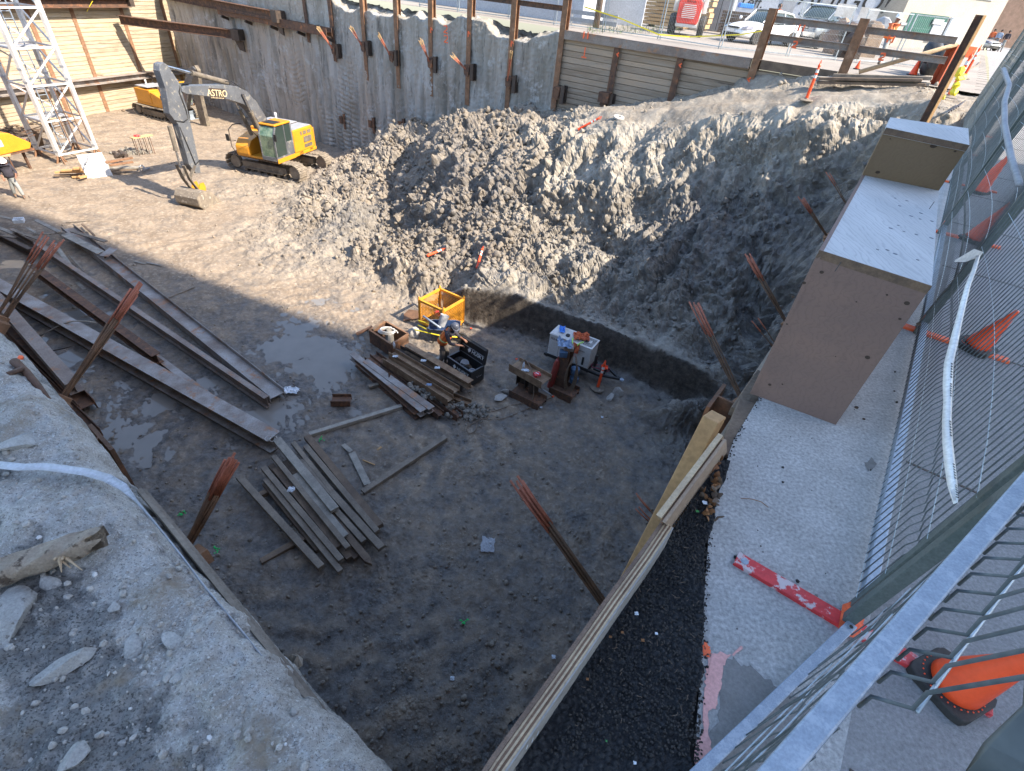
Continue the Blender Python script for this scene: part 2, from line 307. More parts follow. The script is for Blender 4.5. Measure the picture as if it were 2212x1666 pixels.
def soil_mat():
    m = bpy.data.materials.new('pit_soil'); m.use_nodes = True; t = m.node_tree; N = t.nodes; L = t.links; b = N['Principled BSDF']
    geo = N.new('ShaderNodeNewGeometry'); wet = N.new('ShaderNodeAttribute'); wet.attribute_name = 'wet'; cl = N.new('ShaderNodeAttribute'); cl.attribute_name = 'clay'
    def noise(sc, d=8, r=.6, dist=0):
        n = N.new('ShaderNodeTexNoise'); n.inputs['Scale'].default_value = sc; n.inputs['Detail'].default_value = d; n.inputs['Roughness'].default_value = r; n.inputs['Distortion'].default_value = dist; L.new(geo.outputs['Position'], n.inputs['Vector']); return n.outputs['Fac']
    def rng_(f, a, b_, c=0., d=1.):
        r = N.new('ShaderNodeMapRange'); L.new(f, r.inputs['Value']); r.inputs['From Min'].default_value = a; r.inputs['From Max'].default_value = b_; r.inputs['To Min'].default_value = c; r.inputs['To Max'].default_value = d; return r.outputs['Result']
    def mix(f, a, c, mode='MIX'):
        q = N.new('ShaderNodeMix'); q.data_type = 'RGBA'; q.blend_type = mode
        if isinstance(f, float): q.inputs[0].default_value = f
        else: L.new(f, q.inputs[0])
        for sock, val in ((q.inputs[6], a), (q.inputs[7], c)):
            if isinstance(val, tuple): sock.default_value = val+(1,)
            else: L.new(val, sock)
        return q.outputs[2]
    dry = mix(rng_(noise(1.1, 9, .62), .38, .62), (.30, .235, .17), (.215, .165, .118))
    dry = mix(rng_(noise(7, 8, .7), .5, .68), dry, (.40, .335, .26))
    clay = mix(rng_(noise(.9, 8, .6), .4, .6), (.345, .315, .265), (.21, .185, .15))
    clay = mix(rng_(noise(9, 8, .7), .52, .7), clay, (.43, .40, .345))
    base = mix(cl.outputs['Fac'], dry, clay); brown = mix(rng_(noise(6, 8, .7), .4, .65), (.165, .135, .105), (.25, .21, .165)); base = mix(rng_(cl.outputs['Fac'], .62, .40), base, brown) if False else base
    wf = N.new('ShaderNodeMath'); wf.operation = 'ADD'; wf.use_clamp = True; L.new(wet.outputs['Fac'], wf.inputs[0]); L.new(rng_(noise(2.1, 10, .7), .36, .64, -.48, .34), wf.inputs[1])
    wetc = mix(rng_(noise(5, 8, .7), .4, .62), (.078, .073, .069), (.165, .156, .147))
    base = mix(wf.outputs[0], base, wetc)
    peb = N.new('ShaderNodeTexVoronoi'); peb.inputs['Scale'].default_value = 16; L.new(geo.outputs['Position'], peb.inputs['Vector'])
    pm = N.new('ShaderNodeMath'); pm.operation = 'MULTIPLY'; L.new(rng_(peb.outputs['Distance'], .12, .2, 1., 0.), pm.inputs[0]); L.new(rng_(noise(2.3, 6), .5, .62), pm.inputs[1])
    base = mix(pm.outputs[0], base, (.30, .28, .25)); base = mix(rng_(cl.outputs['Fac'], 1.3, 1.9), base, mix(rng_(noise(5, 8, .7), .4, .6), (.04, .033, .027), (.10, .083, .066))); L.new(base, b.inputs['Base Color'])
    L.new(rng_(wf.outputs[0], .2, 1., .92, .52), b.inputs['Roughness']); b.inputs['Specular IOR Level'].default_value = .35
    b1 = N.new('ShaderNodeBump'); b1.inputs['Strength'].default_value = .9; b1.inputs['Distance'].default_value = .06; L.new(noise(9, 10, .72), b1.inputs['Height'])
    b2 = N.new('ShaderNodeBump'); b2.inputs['Strength'].default_value = .6; b2.inputs['Distance'].default_value = .02; L.new(noise(45, 6, .7), b2.inputs['Height']); L.new(b1.outputs[0], b2.inputs['Normal']); L.new(b2.outputs[0], b.inputs['Normal'])
    return m
M['soil'] = soil_mat()
CP = []
def cp(px, py, z, l=0., wet=.2, c=0.): q = P(px, py, z); CP.append((q.x, q.y, z, l, wet, c))
def cw(x, y, z, l=0., wet=.2, c=0.): CP.append((x, y, z, l, wet, c))
F = FL
for x, y, z in ((-9.27, 33.88, -6.9), (-5.4, 31.48, -5.0), (.72, 27.67, -3.1), (2.68, 26.46, -2.5), (5.45, 24.74, -1.8), (7.9, 23.22, -.85), (8.91, 22.6, -.5), (10.3, 21.7, -.15), (13.1, 20., -.05)): cw(x, y, z, .25, .3, .8)
for x, y, z in ((-9.27, 33.88, -6.9), (-5.4, 31.48, -5.0), (.72, 27.67, -3.1), (5.45, 24.74, -1.8), (13.1, 20., -.05)): cw(x+1.6, y+2.5, z, .2, .3, .8)
def cv(px, py, v, l=0., wet=.2, c=0.): q = PPl(px, py, WA+WV*v, WV); CP.append((q.x, q.y, q.z, l, wet, c))
cols = {1960: [(217, 3.0)], 1880: [(222, 3.0), (262, 3.5), (300, 4.0)], 1800: [(232, 3), (270, 3.55), (315, 4.2), (380, 5)], 1700: [(243, 3), (290, 3.5), (340, 4.2), (420, 5.2), (520, 6.2)],
        1600: [(257, 3), (300, 3.4), (345, 4.1), (430, 5.2), (520, 6.2), (600, 7)], 1500: [(266, 3), (300, 3.4), (345, 4.1), (430, 5.2), (530, 6.3), (620, 7.3), (700, 8.4)],
        1340: [(268, 3), (345, 4.1), (430, 5.2), (530, 6.5), (610, 7.7), (680, 9)], 1200: [(288, 3), (345, 4.2), (430, 5.4), (520, 6.9), (590, 8.3), (640, 9.2)],
        1060: [(264, 1.8), (330, 4), (420, 5.8), (500, 7.4), (570, 9)], 960: [(270, 1.8), (300, 3.2), (400, 5.6), (500, 7.9), (570, 9.4)], 850: [(290, 1.8), (380, 3.8), (460, 5.8), (540, 8)]}
for px, lst in cols.items():
    for k, (py, v) in enumerate(lst):
        left = px < 1150; l = (1.0 if left else .6 if px < 1300 else (.14 if k == 0 else .34 if k < 3 else .42)); wet = (.62 if px > 900 and 0 < k < 4 else .5) if left else (.08 if k < 2 else .2 if k < 3 else (.5 if px < 1400 else .8) if py < 640 else .45)
        cv(px, py, v, l, wet, .55 if left else 1.)
for px, py, v in ((1300, 244, 1.8), (1450, 232, 1.6), (1600, 214, 1.4), (1741, 216, 2.5), (1750, 200, 1.3), (1900, 195, 1.2), (1985, 205, 1.6), (1880, 205, 2.2)): cv(px, py, v, .05, .0, .7)
cw(11.2, 17.2, -.05, .1, .0, .7); cw(9.6, 14.8, -.1, .3, .1, .8); cw(14, 18.5, -.05, .0, 0, .7); cw(12, 14, -.4, 0, 0, .7); cw(9.3, 13.6, -1.3, .3, .2, .9)
for px, py, z in ((1650, 680, -6.1), (1560, 760, -7.0), (1620, 800, -6.9), (760, 470, -7.9)): cp(px, py, z, .4, .85, 1)
cut = [(1000, 618), (1060, 630), (1130, 645), (1210, 668), (1300, 700), (1380, 735), (1450, 768), (1505, 792)]
cut = [(a[0]+(b[0]-a[0])*k/5, a[1]+(b[1]-a[1])*k/5) for a, b in zip(cut[:-1], cut[1:]) for k in range(5)]+[cut[-1]]
for px, py in cut: cp(px, py, F+1.3, .08, .2, 1)
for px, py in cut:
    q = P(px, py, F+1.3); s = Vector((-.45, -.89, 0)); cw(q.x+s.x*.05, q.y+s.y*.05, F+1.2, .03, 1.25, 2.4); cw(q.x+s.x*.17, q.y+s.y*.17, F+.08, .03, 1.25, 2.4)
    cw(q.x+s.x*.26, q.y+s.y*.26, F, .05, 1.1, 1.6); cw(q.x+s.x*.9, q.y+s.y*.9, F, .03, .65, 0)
for px, py, z, l in ((1480, 870, F+.9, .5), (1560, 860, F+1.2, .5), (1600, 850, F+1.1, .3), (1450, 945, F+.05, .2), (1500, 985, F+.0, .2), (1440, 880, F+.1, .2), (1560, 930, F+.6, .6)): cp(px, py, z, l, .85, 1)
for px, py in ((590, 490), (602, 452), (645, 405), (690, 362), (745, 333), (640, 520), (700, 560), (770, 590), (840, 615), (880, 650), (930, 655), (985, 650)): cp(px, py, F+.02, .3, .3, .5)
for px, py, z in ((700, 470, F+.45), (700, 420, F+.6), (760, 380, F+.8), (800, 540, F+.5), (880, 590, F+.5), (940, 620, F+.5), (800, 330, -7.4)): cp(px, py, z, 1., .35, .6)
for px, py, wt in ((200, 250, .1), (440, 215, .2), (450, 330, .05), (300, 450, .05), (100, 420, .1), (550, 450, .1), (400, 520, .1), (650, 620, .15), (250, 540, .3), (480, 640, .35), (0, 480, .3), (0, 330, .3), (560, 240, .1),
                   (300, 700, .7), (600, 800, .75), (800, 780, .6), (850, 700, .35), (900, 850, .7), (300, 900, .85), (550, 1000, .8), (800, 1000, .62), (1000, 950, .55), (1200, 900, .55), (1350, 900, .55),
                   (1000, 1150, .62), (1200, 1050, .55), (1350, 1100, .7), (700, 1250, .75), (900, 1300, .7), (1100, 1300, .8), (500, 1250, .8), (800, 1450, .9), (1000, 1450, .85), (900, 1600, .92), (700, 1500, .92), (300, 1100, .85)): cp(px, py, F, .0, wt, 0)
for x, y in ((-34, 25), (-36, 40), (-30, 50), (-20, 44), (-14, 38), (-60, 40), (-40, 10), (-20, 5), (0, -2), (4, 2), (9, 9), (11, 12), (-8, 1), (20, 10), (-25, 60), (10, 60), (40, 40), (6, 6), (-3, 2), (-10, 8)): cw(x, y, F if y < 49 else F, 0, .3, 0)
_xy = [Vector((c[0], c[1])) for c in CP]
res = mgeo.delaunay_2d_cdt(_xy, [], [], 0, 1e-4)
TV = np.array([v[:] for v in res[0]]); TT = np.array(res[2]); VA = np.array([np.mean([CP[k][2:6] for k in ids], axis=0) if len(ids) else (F, 0, 0, 0) for ids in res[3]])
def cfield(X, Y):
    "piecewise-linear fields over the control points"
    out = np.zeros(X.shape+(4,)); out[..., 0] = F; out[..., 2] = .3; xf = X.ravel(); yf = Y.ravel(); o = out.reshape(-1, 4)
    for a, b, c in TT:
        A, B, C = TV[a], TV[b], TV[c]; lo = np.minimum(np.minimum(A, B), C)-1e-6; hi = np.maximum(np.maximum(A, B), C)+1e-6
        idx = np.nonzero((xf >= lo[0]) & (xf <= hi[0]) & (yf >= lo[1]) & (yf <= hi[1]))[0]
        if not len(idx): continue
        den = (B[1]-C[1])*(A[0]-C[0])+(C[0]-B[0])*(A[1]-C[1])
        if abs(den) < 1e-9: continue
        w1 = ((B[1]-C[1])*(xf[idx]-C[0])+(C[0]-B[0])*(yf[idx]-C[1]))/den; w2 = ((C[1]-A[1])*(xf[idx]-C[0])+(A[0]-C[0])*(yf[idx]-C[1]))/den; w3 = 1-w1-w2
        ok = (w1 >= -1e-6) & (w2 >= -1e-6) & (w3 >= -1e-6); i = idx[ok]; o[i] = w1[ok, None]*VA[a]+w2[ok, None]*VA[b]+w3[ok, None]*VA[c]
    return out
PUD = [(650, 750, 1.5, 1.0), (720, 800, 1.3, .9), (690, 770, 1.5, 1.), (600, 850, 1.0, .8), (580, 905, .9, .9), (330, 880, 1.0, .9), (250, 870, 1., .9), (230, 930, 1.0, 1.), (160, 690, 1.2, .9), (150, 780, 1.2, 1), (250, 665, .8, .8),
       (440, 830, 1.0, .9), (760, 880, .5, .6), (300, 960, .9, .7), (700, 650, .8, .7), (500, 970, .6, .6), (60, 560, 1.3, .7), (290, 830, .8, .9), (640, 700, 1.2, .8)]
def height(X, Y):
    f = cfield(X, Y); dx = fbm(X*.9, Y*.9, 3, 5)*.35; dy = fbm(X*.9+9, Y*.9, 3, 6)*.35
    f2 = cfield(X+dx*.4*(cfm := np.clip((f[..., 1]-.1)*4, 0.4, 1)), Y+dy*.4*cfm); z = f2[..., 0].copy(); l = f[..., 1]; wet = f[..., 2].copy(); cl = f[..., 3]
    big = fbm(X*.7, Y*.7, 4, 1); med = fbm(X*2.1, Y*2.1, 4, 2); fin = fbm(X*7, Y*7, 4, 3); rid = 1-np.abs(fbm(X*1.1+fin*.1, Y*1.1, 4, 8))*2
    fl = np.clip(1-l*3, 0, 1)*(np.abs(z-F) < .3)
    uu_ = (X-WA.x)*WU.x+(Y-WA.y)*WU.y; vv_ = (X-WA.x)*WV.x+(Y-WA.y)*WV.y; chunk2 = np.minimum(bumps(X+.1*fin, Y+.1*med, .24, 34), .09)+np.minimum(bumps(X, Y+.1*fin, .13, 35), .05)
    sc = np.clip((cl-.6)*2.5, 0, 1)*l; q1 = fbm(X*.55+.5*Y, Y*.35-.3*X, 3, 9)*2.2; q2 = fbm(X*1.5+.8*Y, Y*1.1-.5*X, 3, 12)*2.2; st = lambda q: np.floor(q*2.2)/2.2+np.clip((q*2.2-np.floor(q*2.2))*3-2, 0, 1)/2.2
    uu_ = (X-WA.x)*WU.x+(Y-WA.y)*WU.y; vv_ = (X-WA.x)*WV.x+(Y-WA.y)*WV.y; chunk2 = np.minimum(bumps(X+.1*fin, Y+.1*med, .24, 34), .09)+np.minimum(bumps(X, Y+.1*fin, .13, 35), .05)
    sc = np.clip((cl-.6)*2.5, 0, 1)*np.clip(l*2.4, 0, 1); z += l*(big*.55+med*.28+rid*.22-.1)+sc*(.34*st(q1)+.08*st(q2)+.13*np.abs(fbm(X*2.4, Y*2.4, 5, 33, .55))+.9*chunk2-.1+.85*np.abs(fbm(uu_*.55+.3*med, vv_*.22, 3, 37))-.25)+(.045*med+.035*big)*(1-l)
    wx = X+.16*fbm(X*2.6, Y*2.6, 3, 24); wy = Y+.16*fbm(X*2.6+5, Y*2.6, 3, 25)
    def chunk(cell, s_):
        b = bumps(wx, wy, cell, s_); return np.minimum(b, cell*(.30+.25*vn(X/cell*.8, Y/cell*.8, s_+3)))
    lump = chunk(.95, 20)*.25+chunk(.60, 21)*.35+chunk(.34, 22)*.75+chunk(.19, 27)*1.15+chunk(.11, 23)*1.3+.34*np.abs(fbm(X*3.3, Y*3.3, 4, 26))
    z += np.clip(l, 0, 1)*lump*.95*(.65+.5*fbm(X*.5, Y*.5, 2, 31)) + fin*(.012+.05*l)
    cutm = np.clip(cl-1.1, 0, 1); z += cutm*(.16*fbm(X*4, Y*4, 4, 91)+.6*np.minimum(bumps(X, Y, .17, 92), .06))
    sm = np.clip(fbm(X*.8, Y*.8, 3, 40)*2.2, 0, 1); z += fl*(.25+sm)*(bumps(X, Y, .11, 41, .15, .5)*.5+bumps(X, Y, .06, 42, .15, .5)*.5)+fl*.02*np.abs(fbm(X*5, Y*5, 4, 43, .62))
    tr = np.clip(fbm(X*.35+3, Y*.35, 2, 44)*3-.2, 0, 1); z += fl*tr*.008*np.sin((X*.83+Y*.55)*30+fin*2); z += fl*.022*np.clip(1-np.abs(np.abs(((X*.55-Y*.83+.8*fbm(X*.12, Y*.12, 2, 46)*4) % 4.6)-2.3)-1.15)*4, 0, 1)*(.4+np.sin((X*.83+Y*.55)*22))*-1
    u = (X-WA.x)*WU.x+(Y-WA.y)*WU.y; v = (X-WA.x)*WV.x+(Y-WA.y)*WV.y
    rr = np.clip((u-19)/3, 0, 1)*np.clip((4.2-v)/1.2, 0, 1); z += rr*.05*np.sin(v*7+fbm(X*.4, Y*.4, 2, 50)*3)
    pc = P(760, 1180, F); ra = np.hypot(X-pc.x+1.2, Y-pc.y-2.5); arc = np.clip(fbm(X*.3, Y*.3, 2, 61)*3+.25, 0, 1)*fl; aw = np.sin(ra*9+fbm(X*1.5, Y*1.5, 2, 62)*2.5)
    z += arc*.026*aw; wet = np.clip(wet-.36*arc*np.clip(aw, -.3, 1)*np.clip(fbm(X*1.2, Y*1.2, 3, 63)*2+.6, 0, 1), 0, 1.3)
    pm = np.zeros_like(X)
    for px, py, r, s in PUD:
        q = P(px, py, F); d2 = ((X-q.x)**2+(Y-q.y)**2)/(r*r); pm = np.maximum(pm, s*np.exp(-d2))
    z -= pm*.10*fl; wet = np.clip(wet+pm*.5*fl, 0, 1)
    wet = np.clip(wet+.22*fbm(X*.6, Y*.6, 4, 60)-.12*np.clip(fin, 0, 1), 0, 1)
    z = np.minimum(z, np.where((u > 27.5), np.minimum(z, -.02+.0*z), 10)); z = np.minimum(z, -.02)
    return z, wet, cl, l, f2[..., 0]
NTH, NR = 760, 1150
th = np.radians(np.linspace(151, 50, NTH)); rr_ = np.exp(np.linspace(math.log(1.6), math.log(57), NR))
R_, TH_ = np.meshgrid(rr_, th, indexing='ij'); GX = R_*np.cos(TH_); GY = R_*np.sin(TH_)
GZ, GW, GC, GL, GB = height(GX, GY)
def blur(a, k):
    for ax in (0, 1):
        p = np.pad(a, [(k+1, k) if i == ax else (0, 0) for i in range(2)], mode='edge'); c = np.cumsum(p, axis=ax); n_ = a.shape[ax]; a = (np.take(c, range(2*k+1, 2*k+1+n_), ax)-np.take(c, range(0, n_), ax))/(2*k+1)
    return a
GBs = blur(blur(GB, 9), 9); t1 = [np.gradient(q, axis=0) for q in (GX, GY, GBs)]; t2 = [np.gradient(q, axis=1) for q in (GX, GY, GBs)]
nn = np.stack([t1[1]*t2[2]-t1[2]*t2[1], t1[2]*t2[0]-t1[0]*t2[2], t1[0]*t2[1]-t1[1]*t2[0]]); nn *= np.sign(nn[2]); nn /= np.sqrt((nn**2).sum(0)); DT = (GZ-GB)*np.clip((GL-.1)*5, 0, 1)*(GC < 1.2)*(GB > F+.15)
GPX = GX+nn[0]*DT; GPY = GY+nn[1]*DT; GPZ = GZ-DT+nn[2]*DT; GPZ = np.minimum(GPZ, -.02)
uM = (GX-WA.x)*WU.x+(GY-WA.y)*WU.y; vM = (GX-WA.x)*WV.x+(GY-WA.y)*WV.y
sR = (GX-(-.172+.663*GY))
idx = np.arange(NTH*NR).reshape(NR, NTH); fq = np.stack([idx[:-1, :-1], idx[1:, :-1], idx[1:, 1:], idx[:-1, 1:]], -1).reshape(-1, 4)
keep = ((vM > -2.6) & (sR < 1.2) | ((GY > 13.2) & (sR < 4) & (vM > -3)))
keep &= ((GX-C1.x)*0+1 > 0)
kk = keep.ravel(); fq = fq[kk[fq].all(1)]
used = np.zeros(NTH*NR, bool); used[fq.ravel()] = True; remap = np.cumsum(used)-1
V = np.stack([GPX, GPY, GPZ], -1).reshape(-1, 3)[used]; fq = remap[fq][:, ::-1]
me = mesh_from('pit_ground', V, np.ascontiguousarray(fq), [M['soil']], smooth=True)
me.polygons.foreach_set('use_smooth', (GL.ravel()[used][fq[:, 0]] < .13))
for nm, arr in (('wet', GW), ('clay', GC)):
    a = me.attributes.new(nm, 'FLOAT', 'POINT'); a.data.foreach_set('value', arr.ravel()[used].astype(np.float32))
g = bpy.data.objects.new('pit_ground', me); COL.objects.link(g); tag(g, kind='structure')
def gz(x, y):
    X = np.array([[float(x)]]); Y = np.array([[float(y)]]); return float(height(X, Y)[0][0, 0])
def water_mat():
    m = bpy.data.materials.new('muddy_water'); m.use_nodes = True; t = m.node_tree; N = t.nodes; L = t.links; b = N['Principled BSDF']
    b.inputs['Roughness'].default_value = .05; b.inputs['IOR'].default_value = 1.33
    n = N.new('ShaderNodeTexNoise'); n.inputs['Scale'].default_value = 2.2; geo = N.new('ShaderNodeNewGeometry'); L.new(geo.outputs['Position'], n.inputs['Vector'])
    bp = N.new('ShaderNodeBump'); bp.inputs['Strength'].default_value = .08; bp.inputs['Distance'].default_value = .01; L.new(n.outputs['Fac'], bp.inputs['Height']); L.new(bp.outputs[0], b.inputs['Normal'])
    mx = N.new('ShaderNodeMix'); mx.data_type = 'RGBA'; mx.inputs[6].default_value = (.235, .22, .20, 1); mx.inputs[7].default_value = (.17, .16, .145, 1); L.new(n.outputs['Fac'], mx.inputs[0]); L.new(mx.outputs[2], b.inputs['Base Color'])
    return m
mb = MB(); a = P(-60, 560, F); b_ = P(330, 560, F); c_ = P(860, 640, F); d_ = P(800, 960, F); e_ = P(300, 1010, F); f_ = P(-120, 760, F)
mb.add([Vector((q.x, q.y, F-.052)) for q in (a, f_, e_, d_, c_, b_)], [list(range(6))]); o = obj('puddle_water', mb, water_mat()); tag(o, kind='structure')
def make_clods():
    v1, f1 = ico(1); v2, f2 = ico(2); VV = []; FF = []; n0 = 0; WW = []; CC = []
    def put(x, y, r, sub):
        nonlocal n0
        v, f = (v1, f1) if sub == 1 else (v2, f2)
        VV.append((x, y, r, sub))
    cand = []
    N1 = 60000
    lum = np.maximum(np.clip(GL, 0, 1), .42*((GC > .85) & (GC < 1.2) & (GZ < -3.5))).ravel()**1.8; wgt = lum*(R_.ravel()**1.2); wgt[~kk] = 0; wgt /= wgt.sum()
    ids = rng.choice(len(wgt), 19000, p=wgt); xs = GX.ravel()[ids]+rng.normal(0, .08, len(ids)); ys = GY.ravel()[ids]+rng.normal(0, .08, len(ids)); zs = height(xs[None], ys[None]); wt = zs[1][0]; ccl = zs[2][0]; zz = zs[0][0]
    rad = (.02+.13*rng.random(len(ids))**6.0)*np.clip(.55+np.clip(height(xs[None], ys[None])[3][0], 0, 1)*.6, .5, 1.1)
    Vs = []; Fs = []; Ws = []; Cs = []; base = 0
    tri2 = np.array(f2); tri1 = np.array(f1)
    for k in range(len(ids)):
        r = rad[k]; big = r > .07; v, tri = (v2, tri2) if big else (v1, tri1)
        R = np.array(Euler(tuple(rng.uniform(0, 6.28, 3))).to_matrix()); sc = rng.uniform(.6, 1.35, 3); q = v.copy()
        for _c in range(6):
            n_ = rng.normal(size=3); n_ /= np.linalg.norm(n_); q = q-np.clip(q @ n_-rng.uniform(.35, .75), 0, 9)[:, None]*n_
        q = (q*(1+rng.uniform(-.12, .12, len(v)))[:, None]*sc*r) @ R.T; q += (xs[k], ys[k], zz[k]+r*.35); Vs.append(q); Fs.append(tri+base); base += len(v); Ws.append(np.full(len(v), wt[k])); Cs.append(np.full(len(v), ccl[k]))
    fl = ((GL < .06) & (GZ < F+.3)).ravel().astype(float)*(R_.ravel()**.3); fl[~kk] = 0; fl /= fl.sum(); ids = rng.choice(len(fl), 11000, p=fl)
    xs = GX.ravel()[ids]+rng.normal(0, .05, len(ids)); ys = GY.ravel()[ids]+rng.normal(0, .05, len(ids)); h = height(xs[None], ys[None]); zz = h[0][0]; wt = h[1][0]*.45
    for k in range(len(ids)):
        if zz[k] < F-.05: continue
        r = .007+.045*rng.random()**7; j = 1+rng.uniform(-.3, .3, len(v1)); R = np.array(Euler(tuple(rng.uniform(0, 6.28, 3))).to_matrix())
        q = (v1*j[:, None]*rng.uniform(.6, 1.3, 3)*r) @ R.T; q += (xs[k], ys[k], zz[k]+r*.3); Vs.append(q); Fs.append(tri1+base); base += len(v1); Ws.append(np.full(len(v1), wt[k])); Cs.append(np.full(len(v1), .6))
    me = mesh_from('loose_clods', np.concatenate(Vs), np.ascontiguousarray(np.concatenate(Fs)), [M['soil']])
    for nm, arr in (('wet', Ws), ('clay', Cs)):
        a = me.attributes.new(nm, 'FLOAT', 'POINT'); a.data.foreach_set('value', np.concatenate(arr).astype(np.float32))
    o = bpy.data.objects.new('loose_clods', me); COL.objects.link(o); tag(o, 'loose clay clods and stones scattered over the mound and the pit floor', 'clods', kind='stuff')
make_clods()
def quad(mb, a, b, c, d, z): mb.add([Vector((q[0], q[1], z)) for q in (a, b, c, d)], [[0, 1, 2, 3]])
mb = MB(); back = [(-160, 90), (-60, 260), (160, 260), (260, 60), (260, -160), (40, -160)]
wl = [WA+WU*u-WV*.55 for u in (-17.4, -8, 0, 8, 16.2)]
ring_in = [C2-WV*.55]+wl[1:]+[WA+WU*17.0, WA+WU*24, WA+WU*31.4, Vector((13.1, 20.0, 0)), Vector((13.9, 19.2, 0))]
mb = MB(); pts = [(q.x, q.y) for q in ring_in]
outp = [(-120, 200), (-60, 260), (0, 260), (30, 260), (60, 255), (90, 240), (105, 215), (100, 180), (90, 145), (69.8, 104.2)]
n = len(pts); vs = [(p[0], p[1], -.003) for p in pts]+[(p[0], p[1], -.003) for p in outp[:n]]
mb.add(vs, [[k, k+1, n+k+1, n+k] for k in range(n-1)])
o = obj('street', mb, M['street']); tag(o, kind='structure')
E0 = Vector((-.172, 0, 0)); RD = Vector((.663, 1, 0)).normalized(); RN = Vector((RD.y, -RD.x, 0))     # along the pit edge, towards the street
def RE(t, o=0.): q = Vector((-.172, 0, 0))+RD*t+RN*o; return q
def poly(name, pts, z, m, kind='structure', tess=None):
    mb = MB(); mb.add([Vector((p[0], p[1], z)) for p in pts], [list(range(len(pts)))]); o = obj(name, mb, m); return tag(o, kind=kind)
slabL = [P(1500, 1666, 0), P(1505, 1560, 0), P(1517, 1400, 0), P(1520, 1300, 0), P(1530, 1170, 0), P(1548, 1060, 0), P(1585, 950, 0), P(1640, 858, 0)]
tS = [ (q-Vector((-.172, 0, 0))).dot(RD) for q in slabL]
def strip(name, left, right, z, m):
    mb = MB(); n = len(left); mb.add([Vector((q[0], q[1], z)) for q in left]+[Vector((q[0], q[1], z)) for q in right], [[k+1, k, n+k, n+k+1] for k in range(n-1)]); o = obj(name, mb, m); return tag(o, kind='structure')
ts = [0.2]+tS+[4.5, 6.5, 9, 12, 14.65]
lefts = [Vector((.55, .2, 0))]+slabL+[RE(t, .02) for t in (4.5, 6.5, 9, 12, 14.65)]
slab = strip('sidewalk_slab', lefts, [RE(t, .70) for t in ts], 0, M['slab'])
pv = strip('sidewalk', [RE(t, .70) for t in (-6, 16.5)]+[Vector((13.9, 19.2, 0)), Vector((24, 34.3, 0)), Vector((70, 104, 0))], [RE(t, 3.3) for t in (-6, 16.5)]+[Vector((16.2, 17.6, 0)), Vector((26.5, 32.6, 0)), Vector((73, 101, 0))], .0, M['pave'])
mb = MB()
for t in np.arange(-5, 60, 1.52): mb.bar(RE(t, .72)+Vector((0, 0, .0005)), RE(t, 3.28)+Vector((0, 0, .0005)), .012, .006)
o = obj('sidewalk_joints', mb, M['beamdark']); tag(o, kind='structure')
rd = strip('road', [RE(t, 3.45) for t in (-60, 16.5)]+[Vector((26.7, 32.4, -.12)), Vector((110, 160, -.12))], [RE(t, 40) for t in (-60, 16.5)]+[Vector((70, 5, -.12)), Vector((200, 60, -.12))], -.12, M['street'])
poly('road_base', [RE(-6, .9), RE(16.4, .9), (14.2, 19.4), (24, 33.5), (75, 104), (160, 200), (260, 40), (60, -80)], -.135, M['street'])
kb = MB(); [kb.bar(RE(t, 3.375)-Vector((0, 0, .06)), RE(t+2.98, 3.375)-Vector((0, 0, .06)), .15, .125) for t in np.arange(-6, 60, 3)]
o = obj('kerb', kb, M['concrete']); tag(o, kind='structure')
poly('subbase', [P(1160, 1750, 0), P(1262, 1450, 0), P(1440, 1180, 0), P(1548, 1000, 0), P(1600, 940, 0), P(1560, 1200, 0), P(1560, 1500, 0), P(1540, 1750, 0)], -.028, M['rubber'])
def asphalt():
    m = mat('fresh_black_asphalt', (.017, .018, .020), .72, 0, (.03, .032, .035), 40, .6, 160, (.2, .17, .12), 60, (.74, .77), fine=.2)
    A0 = [P(1160, 1700, 0), P(1140, 1570, 0), P(1262, 1450, 0), P(1330, 1330, 0), P(1440, 1180, 0), P(1500, 1085, 0), P(1548, 1000, 0)]
    B0 = [P(1500, 1700, .0), P(1505, 1570, 0), P(1519, 1440, 0), P(1519, 1330, 0), P(1530, 1180, 0), P(1545, 1085, 0), P(1568, 1000, 0)]
    V = []; n = 150; k = 760; aa = np.array([q[:2] for q in A0]); bb = np.array([q[:2] for q in B0]); s = np.linspace(0, 6, k)
    ax = np.interp(s, range(7), aa[:, 0]); ay = np.interp(s, range(7), aa[:, 1]); bx = np.interp(s, range(7), bb[:, 0]); by = np.interp(s, range(7), bb[:, 1])
    t = np.linspace(-.12, 1.0, n)[None]; wob = .022*fbm(s*1.5, s*0, 3, 77)
    X = ax[:, None]*(1-t)+bx[:, None]*t+(t > .5)*wob[:, None]*(t-.5)*2; Y = ay[:, None]*(1-t)+by[:, None]*t
    Z = .012+bumps(X, Y, .013, 71, .25, .75)*1.1+.012*fbm(X*7, Y*7, 3, 72)
    Z += np.minimum(0, (1-t)*.3-.02)*0-.03*np.clip((t-.97)/.03, 0, 1)
    idx = np.arange(n*k).reshape(k, n); f = np.stack([idx[:-1, :-1], idx[:-1, 1:], idx[1:, 1:], idx[1:, :-1]], -1).reshape(-1, 4)
    me = mesh_from('asphalt_patch', np.stack([X, Y, Z], -1).reshape(-1, 3), np.ascontiguousarray(f), [m], smooth=False); o = bpy.data.objects.new('asphalt_patch', me); COL.objects.link(o); tag(o, kind='structure')
asphalt()
